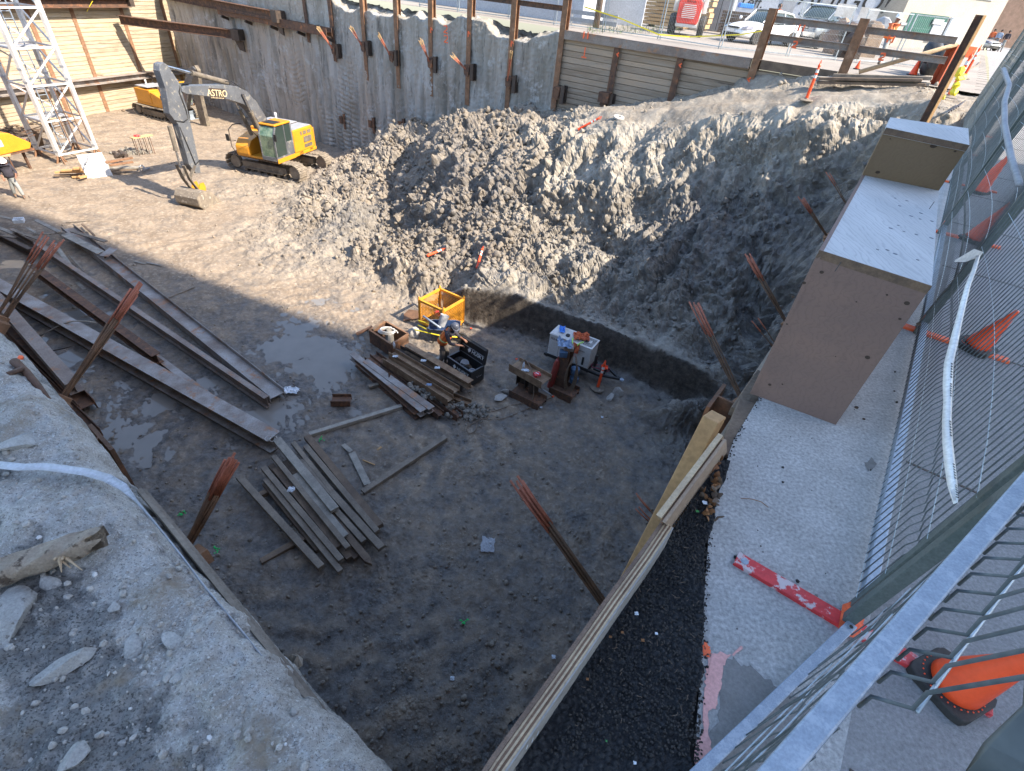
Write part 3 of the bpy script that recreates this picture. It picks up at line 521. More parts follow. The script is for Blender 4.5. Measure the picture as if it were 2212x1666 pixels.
def ledge():
    m = bpy.data.materials.new('rubble_ledge'); m.use_nodes = True; t = m.node_tree; N = t.nodes; L = t.links; b = N['Principled BSDF']; geo = N.new('ShaderNodeNewGeometry'); cr = N.new('ShaderNodeAttribute'); cr.attribute_name = 'crust'
    def noise(sc, d=8, r=.62):
        q = N.new('ShaderNodeTexNoise'); q.inputs['Scale'].default_value = sc; q.inputs['Detail'].default_value = d; q.inputs['Roughness'].default_value = r; L.new(geo.outputs['Position'], q.inputs['Vector']); return q.outputs['Fac']
    def rg(f, a, c, lo=0., hi=1.):
        q = N.new('ShaderNodeMapRange'); L.new(f, q.inputs['Value']); q.inputs['From Min'].default_value = a; q.inputs['From Max'].default_value = c; q.inputs['To Min'].default_value = lo; q.inputs['To Max'].default_value = hi; return q.outputs['Result']
    def mix(f, a, c):
        q = N.new('ShaderNodeMix'); q.data_type = 'RGBA'; L.new(f, q.inputs[0])
        for s_, val in ((q.inputs[6], a), (q.inputs[7], c)):
            if isinstance(val, tuple): s_.default_value = val+(1,)
            else: L.new(val, s_)
        return q.outputs[2]
    soil = mix(rg(noise(5), .4, .6), (.30, .29, .27), (.18, .178, .17)); soil = mix(rg(noise(28, 8, .7), .5, .64), soil, (.40, .385, .36)); soil = mix(rg(noise(130, 4, .7), .52, .6), soil, (.09, .088, .082))
    con = mix(rg(noise(9), .38, .6), (.57, .545, .505), (.42, .39, .35)); con = mix(rg(noise(60, 8, .75), .56, .64), con, (.2, .19, .17)); con = mix(rg(noise(110, 5, .7), .54, .62), con, (.68, .67, .65)); con = mix(rg(noise(170, 3, .7), .56, .64), con, (.22, .21, .19))
    a = N.new('ShaderNodeMath'); a.operation = 'ADD'; a.use_clamp = True; L.new(cr.outputs['Fac'], a.inputs[0]); L.new(rg(noise(11, 8, .7), .35, .65, -.35, .35), a.inputs[1])
    base = mix(rg(a.outputs[0], .35, .65), soil, con); base = mix(rg(noise(4.2, 6), .56, .70), base, (.33, .27, .20))
    L.new(base, b.inputs['Base Color']); b.inputs['Roughness'].default_value = .92
    b1 = N.new('ShaderNodeBump'); b1.inputs['Strength'].default_value = .9; b1.inputs['Distance'].default_value = .02; L.new(noise(95, 6, .75), b1.inputs['Height']); L.new(b1.outputs[0], b.inputs['Normal'])
    M['ledge'] = m
    EL = [(q.x, q.y) for q in (P(-420, 330, 0), P(-150, 590, 0), P(0, 735, 0), P(100, 850, 0), P(200, 985, 0), P(310, 1110, 0), P(430, 1250, 0), P(540, 1380, 0), P(640, 1500, 0), P(790, 1666, 0), P(900, 1800, 0))]
    ea = np.array(EL); k = 640; n = 300; s = np.concatenate([np.linspace(0, 1.8, 70, endpoint=False), np.linspace(1.8, 10, k-70)]); ex = np.interp(s, range(11), ea[:, 0]); ey = np.interp(s, range(11), ea[:, 1])
    dirn = Vector((-.45, -.60, 0)).normalized(); q = np.concatenate([np.linspace(-.06, 0, 34, endpoint=False), np.linspace(0, 1, n-34)**1.25*1.9])
    X = ex[:, None]+dirn.x*q[None]; Y = ey[:, None]+dirn.y*q[None]
    e = q[None]+.03*fbm(X*5, Y*5, 3, 81)+.02*fbm(X*17, Y*17, 3, 82)
    Z = -.015-.10*np.clip(1-(e+.02)/.10, 0, 1)**2-2.2*np.clip(-e-.02, 0, 1)
    Z += .034*fbm(X*4, Y*4, 4, 83)+.018*fbm(X*20, Y*20, 5, 84, .62)+.02*np.abs(fbm(X*9, Y*9, 4, 89))
    crust = np.clip(1.15-np.abs(e-.10)/.22, 0, 1); crust = np.maximum(crust, np.clip(fbm(X*3+1, Y*3, 3, 88)*3.2-.3, 0, 1))
    grav = np.clip(.6-crust+fbm(X*5, Y*5, 2, 86), 0, 1); Z += grav*(bumps(X, Y, .034, 85, .2, .6)*.55+bumps(X, Y, .016, 87, .2, .6)*.5)+.02*crust
    idx = np.arange(n*k).reshape(k, n); f = np.stack([idx[:-1, :-1], idx[:-1, 1:], idx[1:, 1:], idx[1:, :-1]], -1).reshape(-1, 4)
    me = mesh_from('rubble_ground', np.stack([X, Y, Z], -1).reshape(-1, 3), np.ascontiguousarray(f[:, ::-1]), [m], smooth=True); a_ = me.attributes.new('crust', 'FLOAT', 'POINT'); a_.data.foreach_set('value', crust.ravel().astype(np.float32))
    o = bpy.data.objects.new('rubble_ground', me); COL.objects.link(o); tag(o, kind='structure')
    mb = MB(); mb2 = MB()
    for _ in range(4200):
        i = rng.integers(60, k); j = rng.integers(40, n); r = .0018+.010*rng.random()**5
        mb.clod((X[i, j], Y[i, j], Z[i, j]+r*.3), r, 1, .22, tuple(rng.uniform(.7, 1.3, 3)), mi=int(rng.random() < .05))
    o = obj('gravel', mb, [M['stone'], M['white']], smooth=False); tag(o, 'loose grey and white gravel on the broken ledge', 'gravel', kind='stuff')
    return lambda x, y: float(Z.ravel()[np.argmin((X-x)**2+(Y-y)**2)])
ledge_z = ledge()
def lag_mat(name, a, b_, c, seam, xdir, bh=.24):
    "horizontal boards: tone steps per board and per bay, dark seams, knots"
    m = bpy.data.materials.new(name); m.use_nodes = True; t = m.node_tree; N = t.nodes; L = t.links; b = N['Principled BSDF']; geo = N.new('ShaderNodeNewGeometry')
    br = N.new('ShaderNodeAttribute'); br.attribute_name = 'tone'
    mp = N.new('ShaderNodeVectorRotate'); mp.rotation_type = 'Z_AXIS'; mp.inputs['Angle'].default_value = -math.atan2(xdir[1], xdir[0]); L.new(geo.outputs['Position'], mp.inputs['Vector'])
    m2 = N.new('ShaderNodeMapping'); m2.inputs['Scale'].default_value = (.35, 1, 3.2); L.new(mp.outputs[0], m2.inputs[0])
    def noise(sc, d=8, r=.62, v=None):
        q = N.new('ShaderNodeTexNoise'); q.inputs['Scale'].default_value = sc; q.inputs['Detail'].default_value = d; q.inputs['Roughness'].default_value = r; L.new((v or m2).outputs[0], q.inputs['Vector']); return q.outputs['Fac']
    def rg(f, a_, c_, lo=0., hi=1.):
        q = N.new('ShaderNodeMapRange'); L.new(f, q.inputs['Value']); q.inputs['From Min'].default_value = a_; q.inputs['From Max'].default_value = c_; q.inputs['To Min'].default_value = lo; q.inputs['To Max'].default_value = hi; return q.outputs['Result']
    def mix(f, x, y):
        q = N.new('ShaderNodeMix'); q.data_type = 'RGBA'; L.new(f, q.inputs[0])
        for s_, val in ((q.inputs[6], x), (q.inputs[7], y)):
            if isinstance(val, tuple): s_.default_value = val+(1,)
            else: L.new(val, s_)
        return q.outputs[2]
    cur = mix(br.outputs['Fac'], a, b_); cur = mix(rg(noise(2.6), .42, .66), cur, c); cur = mix(rg(noise(1.2, 5), .6, .72), cur, seam); cur = mix(rg(noise(9, 8, .7), .60, .70), cur, seam)
    L.new(cur, b.inputs['Base Color']); b.inputs['Roughness'].default_value = .85
    bp = N.new('ShaderNodeBump'); bp.inputs['Strength'].default_value = .5; bp.inputs['Distance'].default_value = .02; L.new(noise(9), bp.inputs['Height']); L.new(bp.outputs[0], b.inputs['Normal']); return m
def lagging(name, parent, p0, U, Nn, bays, z0, z1, m, bh=.245, depth=.08):
    "boards between piles: every board a real plank with small offsets, one mesh per wall"
    V = []; Fq = []; T = []; base = 0
    for a, b in bays:
        z = z0; st = rng.random()
        while z < z1-.02:
            h = min(bh*(1 if rng.random() < .85 else .8), z1-z); g = .011; off = rng.uniform(-.02, .02); x0 = a+.02+rng.uniform(0, .02); x1 = b-.02-rng.uniform(0, .02); tilt = rng.uniform(-.006, .006)
            P0 = p0+U*x0; P1 = p0+U*x1; o = Nn*off
            vs = [P0+o+Vector((0, 0, z+g)), P1+o+Vector((0, 0, z+g+tilt)), P1+o+Vector((0, 0, z+h-g+tilt)), P0+o+Vector((0, 0, z+h-g))]
            vs += [q-Nn*depth for q in vs]
            V += [q[:] for q in vs]; Fq += [[base+i for i in q] for q in ((0, 1, 2, 3), (7, 6, 5, 4), (3, 2, 6, 7), (0, 4, 5, 1), (0, 3, 7, 4), (1, 5, 6, 2))]; base += 8; T += [float(rng.random())]*8; z += h
        P0 = p0+U*a-Nn*(depth+.01); P1 = p0+U*b-Nn*(depth+.01)
        V += [(P0+Vector((0, 0, z0)))[:], (P1+Vector((0, 0, z0)))[:], (P1+Vector((0, 0, z1)))[:], (P0+Vector((0, 0, z1)))[:]]; Fq += [[base, base+1, base+2, base+3]]; base += 4; T += [0]*4
    iv = pmat(parent).inverted(); me = mesh_from(name, [(iv @ Vector(q))[:] for q in V], Fq, [m]); at = me.attributes.new('tone', 'FLOAT', 'POINT'); at.data.foreach_set('value', np.array(T, dtype=np.float32))
    o = bpy.data.objects.new(name, me); COL.objects.link(o); o.parent = parent; return o
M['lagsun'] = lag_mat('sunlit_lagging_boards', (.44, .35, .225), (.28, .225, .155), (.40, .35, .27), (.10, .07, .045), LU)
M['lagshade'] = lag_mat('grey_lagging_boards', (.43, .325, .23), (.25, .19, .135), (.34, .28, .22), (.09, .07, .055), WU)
def pile(parent, p, U, Nn, z0, z1, w=.28, m=None, proud=.02):
    mb = MB(); mb.hbeam(Vector((p.x, p.y, z0))+Nn*(proud-.14), Vector((p.x, p.y, z1))+Nn*(proud-.14), .30, w, .02, .014, up=Nn)
    return obj('soldier_pile', mb, m or M['rust'], parent)
lw = thing('lagging_wall', 'tall sunlit timber lagging wall with rusty soldier piles behind the crane mast', 'retaining wall', (LA.x, LA.y, FL))
def lu(px, py): return (onleft(px, py)-LA).dot(LU)
piles_l = sorted([lu(*K1(650, 350)), lu(*K1(1035, 380)), lu(*K1(1355, 400))]); sp = 2.75
us = [piles_l[0]-sp*k for k in range(6, 0, -1)]+piles_l
uend = (C2-LA).dot(LU)
edges = us+[uend]
lagging('lagging', lw, LA, LU, LN, list(zip(edges[:-1], edges[1:])), FL-2, .3, M['lagsun'])
for u in us: pile(lw, LA+LU*u, LU, LN, FL-2, .6, .26, M['rustlight'], .03)
a = onleft(*K1(-60, 640)); b = onleft(*K1(1560, 552)); zz = (a.z+b.z)/2; zz = onleft(*K1(900, 578)).z
ua = (a-LA).dot(LU)-6; ub = (b-LA).dot(LU)+1.5
mb = MB(); mb.hbeam(LA+LU*ua+LN*.36+Vector((0, 0, zz-.2)), LA+LU*ub+LN*.36+Vector((0, 0, zz-.18)), .36, .62, .03, .02, up=(0, 0, 1)); obj('waler', mb, M['beamgrey'], lw)
q = onleft(*K1(600, 15)); mb = MB(); ue = (onleft(*K1(950, 12))-LA).dot(LU)
mb.hbeam(LA+LU*(ue-22)+LN*.4+Vector((0, 0, q.z)), LA+LU*ue+LN*.4+Vector((0, 0, q.z)), .5, .75, .03, .02, up=(0, 0, 1)); obj('waler', mb, M['rust'], lw)
mb = MB(); mb.bar(LA+LU*(ue-.02)+LN*.45+Vector((0, 0, q.z)), LA+LU*(ue+.32)+LN*.45+Vector((0, 0, q.z)), .55, .42); obj('end_bracket', mb, M['beamdark'], lw)
mw = thing('excavation_wall', 'grey fluted clay and concrete face with rusty piles and tie-backs along the far side', 'retaining wall', (WA.x, WA.y, FL))
def mu(px, py): return (onmid(px, py)-WA).dot(WU)
def clayface():
    u0, u1 = -17.6, (WA-WA).length+mu(*K3b(1010, 640)); nu, nz = 760, 240; u = np.linspace(u0, u1, nu)[:, None]; z = np.linspace(FL-.3, .02, nz)[None]
    uu = u+0*z; zz = z+0*u; h = (zz-FL)/8.4
    fl = np.abs(np.sin((uu+.25*fbm(uu*.7, uu*0, 2, 3))*math.pi/.82))**.6; low = np.clip(1.25-h*1.7+.45*fbm(uu*.45, zz*.3, 3, 9), 0, 1)
    scal = np.abs(np.sin(zz*math.pi/.27+2*fbm(uu*.9, uu*0, 1, 5)*6))
    off = .24*fl*low+.08*scal*low*np.clip(fbm(uu*.6, zz*.25, 2, 13)*3+.3, 0, 1)+.16*fbm(uu*.5, zz*.18, 4, 14)+.05*fl+.035*fbm(uu*4, zz*1.1, 4, 15)+.03*fbm(uu*9, zz*9, 3, 16)
    off += .05*np.clip(fbm(uu*.35, zz*.4, 3, 17)*3, 0, 1)
    top = -.15-.55*np.clip(fbm(uu*.5, uu*0, 3, 18)*1.6+.45, 0, 1)*np.clip((uu+8)/8, 0, 1); over = np.clip(zz-top, 0, 2)
    off -= over*2.0-.0; off -= np.clip(over, 0, .05)*0
    rub = np.clip(over*6, 0, 1); zz2 = np.where(over > 0, top+over*.42, zz)+rub*(.10*fbm(uu*3, zz*7, 3, 19)+bumps(uu, zz*3, .3, 20)*.35)
    X = WA.x+WU.x*uu+WV.x*off; Y = WA.y+WU.y*uu+WV.y*off
    idx = np.arange(nu*nz).reshape(nu, nz); f = np.stack([idx[:-1, :-1], idx[1:, :-1], idx[1:, 1:], idx[:-1, 1:]], -1).reshape(-1, 4)
    m = bpy.data.materials.new('grey_cut_face'); m.use_nodes = True; t = m.node_tree; N = t.nodes; L = t.links; b = N['Principled BSDF']; geo = N.new('ShaderNodeNewGeometry')
    rt = N.new('ShaderNodeVectorRotate'); rt.rotation_type = 'Z_AXIS'; rt.inputs['Angle'].default_value = -math.atan2(WU.y, WU.x); L.new(geo.outputs['Position'], rt.inputs['Vector'])
    mp = N.new('ShaderNodeMapping'); mp.inputs['Scale'].default_value = (1, 1, .16); L.new(rt.outputs[0], mp.inputs[0])
    def noise(sc, d=8, r=.62, v=mp):
        q = N.new('ShaderNodeTexNoise'); q.inputs['Scale'].default_value = sc; q.inputs['Detail'].default_value = d; q.inputs['Roughness'].default_value = r; L.new(v.outputs[0], q.inputs['Vector']); return q.outputs['Fac']
    def rg(f_, a_, c_, lo=0., hi=1.):
        q = N.new('ShaderNodeMapRange'); L.new(f_, q.inputs['Value']); q.inputs['From Min'].default_value = a_; q.inputs['From Max'].default_value = c_; q.inputs['To Min'].default_value = lo; q.inputs['To Max'].default_value = hi; return q.outputs['Result']
    def mix(f_, x, y):
        q = N.new('ShaderNodeMix'); q.data_type = 'RGBA'; L.new(f_, q.inputs[0])
        for s_, val in ((q.inputs[6], x), (q.inputs[7], y)):
            if isinstance(val, tuple): s_.default_value = val+(1,)
            else: L.new(val, s_)
        return q.outputs[2]
    c = mix(rg(noise(.8), .4, .6), (.40, .38, .345), (.22, .20, .165)); c = mix(rg(noise(.35, 5, .6), .5, .6), c, (.37, .32, .265)); c = mix(rg(noise(2.2, 8, .7), .55, .68), c, (.15, .14, .12))
    c = mix(rg(noise(1.0, 9, .75, rt), .55, .64), c, (.42, .41, .39)); c = mix(rg(noise(6, 6, .7), .58, .68), c, (.12, .11, .095)); L.new(c, b.inputs['Base Color']); b.inputs['Roughness'].default_value = .9
    bp = N.new('ShaderNodeBump'); bp.inputs['Strength'].default_value = .7; bp.inputs['Distance'].default_value = .05; L.new(noise(7, 8, .7, rt), bp.inputs['Height']); L.new(bp.outputs[0], b.inputs['Normal'])
    iv = pmat(mw).inverted(); V = np.stack([X, Y, zz2], -1).reshape(-1, 3)-np.array(mw.location[:])
    me = mesh_from('clay_face', V, np.ascontiguousarray(f), [m], smooth=True); o = bpy.data.objects.new('clay_face', me); COL.objects.link(o); o.parent = mw
clayface()
pl = [mu(*K2(720, 100)), mu(*K2(925, 200)), mu(*K2(1165, 150)), mu(*K2(1425, 200)), mu(*K2(1692, 200)), mu(*K3b(325, 250)), mu(*K3b(655, 300)), mu(*K3b(1040, 300))]
for k, u in enumerate(pl):
    big = k >= 2
    mb = MB(); z0 = FL if k == len(pl)-1 else FL+4.5+(1.3 if k == 0 else .6 if k == 1 else 0); mb.hbeam(WA+WU*u+WV*(-.02)+Vector((0, 0, z0)), WA+WU*u+WV*(-.02)+Vector((0, 0, 1.5)), .3, .28, .02, .014, up=WV); obj('soldier_pile', mb, M['rustlight'] if big else M['rust'], mw)
for k in range(3, len(pl)-1):
    mb = MB(); mb.hbeam(WA+WU*(pl[k]+.16)+Vector((0, 0, .75)), WA+WU*(pl[k+1]-.16)+Vector((0, 0, .75)), .2, .15, up=(0, 0, 1)); obj('rail', mb, M['rust'], mw)
    mb = MB(); mb.hbeam(WA+WU*(pl[k]+.16)+Vector((0, 0, 1.35)), WA+WU*(pl[k+1]-.16)+Vector((0, 0, 1.35)), .2, .15, up=(0, 0, 1)); obj('rail', mb, M['rust'], mw)
def strands(mb, a, b, n=5, r=.009, spread=.05, mi=0, split=.78):
    a = Vector(a); b = Vector(b); X, Y, Z = frame(a, b)
    for k in range(n):
        o0 = (Y*rng.uniform(-1, 1)+Z*rng.uniform(-1, 1))*spread*.35; o1 = (Y*rng.uniform(-1, 1)+Z*rng.uniform(-1, 1))*spread; e = rng.uniform(-.09, .05)
        pa = a+o0; pb = b+o1+X*e; pm = pa.lerp(pb, split); mb.tube([pa, pa.lerp(pm, .5)+Z*.004, pm], r, 6, mi); mb.tube([pm, pb], r*1.02, 6, mi+1)
ties = [(K2(960, 375), K2(800, 205)), (K2(1190, 350), K2(1065, 215)), (K2(1410, 425), K2(1270, 262)), (K2(1712, 475), K2(1607, 312)), (K3b(328, 530), K3b(180, 425)), (K3b(650, 620), K3b(648, 395)), (K3b(1020, 700), None), (K3b(1385, 765), None)]
for bp_, tp in ties:
    q = onmid(*bp_); q = WA+WU*mu(*bp_)+WV*.1+Vector((0, 0, q.z))
    mb = MB(); mb.box(q+WV*.10+Vector((0, 0, -.05)), (.34, .30, .42), Matrix((WU, WV, Vector((0, 0, 1)))).transposed()); mb.prism([(-.2, .1), (.2, .1), (.12, -.36), (-.1, -.30)], q+WV*.26, WU, Vector((0, 0, 1)), .05)
    br = obj('anchor_bracket', mb, M['rust'], mw, bevel=.01)
    mb = MB(); mb.hbeam(q+WU*.32+WV*.1+Vector((0, 0, -.5)), q+WU*.32+WV*.1+Vector((0, 0, .25)), .3, .2, up=WV); obj('support_stub', mb, M['beamdark'], mw)
    if tp:
        d = ray(*tp); t = None; e = q+WV*.32; n = WU.cross(Vector((0, 0, 1))); tip = PPl(*tp, e+WV*.62, WV)
        mb = MB(); strands(mb, e, tip, 7, .016, .10); obj('strand_bundle', mb, [M['strandred'], M['tan']], mw)
for k, (px, py) in enumerate((K2(1015, 930), K2(1240, 960), K2(1470, 970))):
    q = onmid(px, py); q = q+WV*.16; mb = MB(); mb.box(q, (.3, .3, .4), Matrix((WU, WV, Vector((0, 0, 1)))).transposed()); mb.hbeam(q+WU*.28+Vector((0, 0, -.5)), q+WU*.28+Vector((0, 0, .4)), .26, .18, up=WV); obj('anchor_bracket', mb, M['rust'], mw)
a = onmid(*K2(90, 75)); b = onmid(*K2(935, 215)); z = (a.z+b.z)/2
mb = MB(); ua, ub = (a-WA).dot(WU), (b-WA).dot(WU)
mb.hbeam(WA+WU*ua+WV*.42+Vector((0, 0, z-.15)), WA+WU*ub+WV*.42+Vector((0, 0, z-.15)), .42, .42, .03, .02, up=WV); obj('waler', mb, M['rust'], mw)
for u in np.linspace(ua+.3, ub-.1, 5): mb = MB(); mb.bar(WA+WU*u+WV*.1+Vector((0, 0, z-.6)), WA+WU*u+WV*.6+Vector((0, 0, z-.42)), .12, .16); obj('waler_bracket', mb, M['beamdark'], mw)
def mark(parent, px, py, pfun, N_, segs, s=.1, m='orangepaint'):
    "spray marks: short strokes in units of s around a wall point"
    q = pfun(px, py); U = Vector((0, 0, 1)).cross(N_).normalized()*-1; mb = MB()
    for x0, y0, x1, y1 in segs: mb.bar(q+N_*.035-U*x0*s+Vector((0, 0, y0*s)), q+N_*.035-U*x1*s+Vector((0, 0, y1*s)), .05, .012, up=N_)
    obj('spray_mark', mb, M[m], parent)
TWO = [(-1, 1.4, .8, 1.6), (.8, 1.6, .9, .4), (.9, .4, -1, -.8), (-1, -.8, 1.2, -.9)]; EL_ = [(-1, 1.6, -1, -1), (1, 1.6, 1, -1)]
onm2 = lambda x, y: PPl(x, y, WA+WV*.26, WV)
for px, py in (K3b(135, 235), K3b(138, 310)): mark(mw, px, py, onm2, WV, TWO, .12)
for px, py in (K3b(28, 240), K3b(318, 270), K3b(652, 345)): mark(mw, px, py, onm2, WV, [(-.6, -1, -.6, 1.4), (-.6, 1.4, .6, .3)], .1)
tw = thing('timber_retaining_wall', 'grey timber lagging wall with steel cap running behind the earth ramp', 'retaining wall', (WA.x+WU.x*17, WA.y+WU.y*17, FL))
up = [pl[-1], mu(*K3b(1450, 500)), mu(*K3b(1935, 560)), mu(*KB(650, 560)), mu(*KB(1560, 640)), 31.2]
lagging('lagging', tw, WA, WU, WV, list(zip(up[:-1], up[1:])), FL+1, -.32, M['lagshade'], .235)
for k, u in enumerate(up[1:5]): 
    mb = MB(); top = -.3 if k < 2 else 1.55
    mb.hbeam(WA+WU*u+WV*(.0)+Vector((0, 0, FL+1)), WA+WU*u+WV*(.0)+Vector((0, 0, top)), .3, .27, up=WV); obj('soldier_pile', mb, M['rustlight'] if k > 1 else M['rust'], tw)
mb = MB(); mb.hbeam(WA+WU*(up[0]+.17)+WV*.05+Vector((0, 0, -.15)), WA+WU*(up[3]-.17)+WV*.05+Vector((0, 0, -.15)), .32, .3, .02, .014, up=(0, 0, 1)); mb.bar(WA+WU*(up[0]+.17)+WV*.19+Vector((0, 0, -.155)), WA+WU*(up[3]-.17)+WV*.19+Vector((0, 0, -.155)), .02, .33); obj('cap_beam', mb, M['beam'], tw)
mb = MB(); mb.bar(WA+WU*(up[3]+.17)+WV*.02+Vector((0, 0, -.14)), WA+WU*(up[4]-.17)+WV*.02+Vector((0, 0, -.14)), .1, .3); obj('top_board', mb, M['plank2'], tw)
for k, (a_, b_) in enumerate(((up[3], up[4]), (up[4], 31.2))):
    for zc in (.72, 1.25) if k == 0 else (.72, 1.25): mb = MB(); mb.hbeam(WA+WU*(a_+.17)+Vector((0, 0, zc)), WA+WU*(b_-.1)+Vector((0, 0, zc)), .2, .16, up=(0, 0, 1)); obj('rail', mb, M['beam'], tw)
onc = lambda x, y: PPl(x, y, WA+WV*.2, WV)
mark(tw, *K3b(1220, 280), onc, WV, EL_, .1); mark(tw, *K3b(1212, 410), onc, WV, [(0, 1.5, 0, -1.2), (-.9, -1.2, .9, -1.2)], .14)
for q_ in (K3b(1467, 428), K3b(1950, 512), KB(543, 830)): mark(tw, *q_, onc, WV, [(-.4, 0, .4, .8), (-.4, .5, .4, -.4)], .12)
for q_, g_ in ((KB(1085, 298), EL_), (KB(1015, 470), TWO), (KB(2005, 415), EL_), (KB(1915, 595), TWO)): mark(tw, *q_, lambda x, y: PPl(x, y, WA+WV*.09, WV), WV, g_, .075)
q = WA+WU*mu(*K3b(1390, 750))+WV*.3; zq = onmid(*K3b(1390, 750)).z; mb = MB(); mb.box(Vector((q.x, q.y, zq)), (.5, .35, .4), Matrix((WU, WV, Vector((0, 0, 1)))).transposed()); obj('anchor_bracket', mb, M['rust'], tw)
def strut(px0, f0, px1, f1, d, label, m='rust'):
    a = f0(*px0); b = f1(*px1); z = (a.z+b.z)/2; a.z = z if abs(a.z-b.z) < 2.5 else a.z; b.z = z if abs(a.z-b.z) < 2.5 else b.z
    t = thing('steel_strut', label, 'strut', (a.x, a.y, a.z), 0, 'steel struts bracing the far corner'); mb = MB(); mb.hbeam(a, b, d, d*.95, .03, .02); obj('beam', mb, M[m], t)
    X = (b-a).normalized(); mb = MB(); mb.bar(b-X*.5, b+X*.05, d*1.3, d*1.25); mb.prism([(-.5, -.1), (.1, -.1), (.1, -.7), (-.25, -.62)], b-Vector((0, 0, d*.5)), X, (0, 0, 1), .1); obj('end_bracket', mb, M['beamdark'], t); return t
strut(K1(935, 165), lambda x, y: PPl(x, y, LA+LN*.6, LN), K1(1870, 262), lambda x, y: PPl(x, y, WA+WV*.5, WV), .5, 'lower rusty steel strut crossing the corner above the excavator boom')
strut((352, 1), lambda x, y: PPl(x, y, LA+LN*.6, LN), (603, 20), lambda x, y: PPl(x, y, WA+WV*.5, WV), .5, 'upper steel strut with a sunlit flange at the top edge of the photo')
strut((150, -60), lambda x, y: PPl(x, y, LA+LN*.6, LN), (470, -36), lambda x, y: PPl(x, y, WA+WV*.5, WV), .5, 'highest steel strut just above the corner of the two far walls') if False else None
nl = thing('near_left_wall', 'timber lagging wall below the broken ledge on the left', 'retaining wall', (C0.x, C0.y, FL)); U = (C1-C0).normalized(); Nn = Vector((-U.y, U.x, 0)); Nn = -Nn if Nn.dot(Vector((-10, 30, 0))) < 0 else Nn
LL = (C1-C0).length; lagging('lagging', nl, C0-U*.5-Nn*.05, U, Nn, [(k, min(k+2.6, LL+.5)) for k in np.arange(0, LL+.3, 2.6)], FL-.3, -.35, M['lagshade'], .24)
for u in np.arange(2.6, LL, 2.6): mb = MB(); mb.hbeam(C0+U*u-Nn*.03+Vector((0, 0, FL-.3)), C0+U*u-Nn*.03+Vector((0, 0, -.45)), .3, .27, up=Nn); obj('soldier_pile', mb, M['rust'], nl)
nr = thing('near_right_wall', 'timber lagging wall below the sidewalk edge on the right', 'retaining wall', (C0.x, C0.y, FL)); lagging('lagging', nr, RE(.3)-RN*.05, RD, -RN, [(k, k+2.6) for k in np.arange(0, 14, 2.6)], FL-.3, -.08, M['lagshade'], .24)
for u in np.arange(2.6, 15, 2.6): mb = MB(); mb.hbeam(RE(u)-RN*.02+Vector((0, 0, FL-.3)), RE(u)-RN*.02+Vector((0, 0, -.1)), .3, .27, up=-RN); obj('soldier_pile', mb, M['rust'], nr)
dd = Vector((-.45, -.60, 0)).normalized(); mb = MB(); mb.add([Vector((-45, 24, -.1)), Vector((-3.6, 1.1, -.1)), Vector((-1.4, -1.0, -.1)), Vector((-.2, -1.3, -.1)), RE(-6, 0)-Vector((0, 0, .1)), Vector((-30, -60, -.1)), Vector((-120, -10, -.1)), Vector((-120, 60, -.1)), Vector((-50, 45, -.1))], [[0, 1, 2, 3, 4, 5, 6, 7, 8]]); o = obj('yard_ground', mb, M['street']); tag(o, kind='structure')
def block():
    ta = math.tan(SUN_AZ); c0 = 12.16
    x0 = 20.0; y1 = c0+ta*(x0+20); t = thing('apartment_block', 'tall apartment block across the street behind the photographer', 'building', (x0+10, y1-20, 0))
    mb = MB(); mb.box((x0+10, y1-20, 30), (20, 40, 60)); obj('wall', mb, M['brick'], t)
    for fl in range(19):
        for k in range(9): mb = MB(); mb.box((x0-.03, y1-3-k*4.2, 2+fl*3.05), (.08, 1.8, 1.5)); obj('window', mb, M['glass'], t)
    mb = MB(); mb.box((x0+10, y1-20, 60.3), (20.4, 40.4, .6)); obj('parapet', mb, M['concrete'], t)
block()
def onU(p, z): return Vector((p.x, p.y, z))
def bundle(base, tip, label, n=9, r=.009, spread=.036, plate=True):
    t = thing('strand_bundle', label, 'tie-back strands', base, 0, 'tie-back strands sticking out of the pit walls'); mb = MB(); X = (tip-base).normalized()
    sh = []
    a = base-X*.25; Xv, Y, Z = frame(a, tip)
    for k in range(n):
        an = 2*math.pi*k/n; o0 = (Y*math.cos(an)+Z*math.sin(an))*spread*(.25 if k % 2 else .5); o1 = (Y*math.cos(an)+Z*math.sin(an))*spread*rng.uniform(.6, 1.25)+Y*rng.uniform(-.02, .02); e = rng.uniform(-.10, .05)
        pa = a+o0; pb = tip+o1+X*e; pm = pa.lerp(pb, .72); pts = [pa.lerp(pm, f)+(Y*math.sin(f*5+k)+Z*math.cos(f*4+k))*.006 for f in (0, .33, .66, 1)]
        mb.tube(pts, r, 6, 0); mb.tube([pm, pm.lerp(pb, .5)+Y*.004, pb], r*1.08, 6, 1)
    obj('strands', mb, [M['strand'], M['strandred']], t, smooth=True)
    if plate:
        mb = MB(); mb.lathe([(.11, -.3), (.11, -.02), (.075, 0), (.075, .05)], 14, base, X); mb.bar(base-X*.34, base-X*.24, .34, .34)
        obj('anchor_plate', mb, M['rustlight'], t, bevel=.008)
    return t
NLn = Vector((-(C1-C0).normalized().y, (C1-C0).normalized().x, 0)); NLn = -NLn if NLn.dot(Vector((-10, 30, 0))) < 0 else NLn
bundle(P(132, 865, -2.0), P(300, 617, -1.3), 'bundle of rusty strands with red tips rising in front of the long steel beams')
bundle(P(0, 690, -2.0), P(118, 512, -1.3), 'spread bundle of strands with red tips at the left edge of the photo', 7, spread=.10)
bundle(P(392, 1200, -2.0), P(506, 990, -1.35), 'strand bundle with red tips above the rusty anchor plate beside the ledge', 11)
bundle(P(1315, 1320, -2.0), P(1112, 1034, -1.3), 'strand bundle with red tips leaning out past the long plywood board', 9)
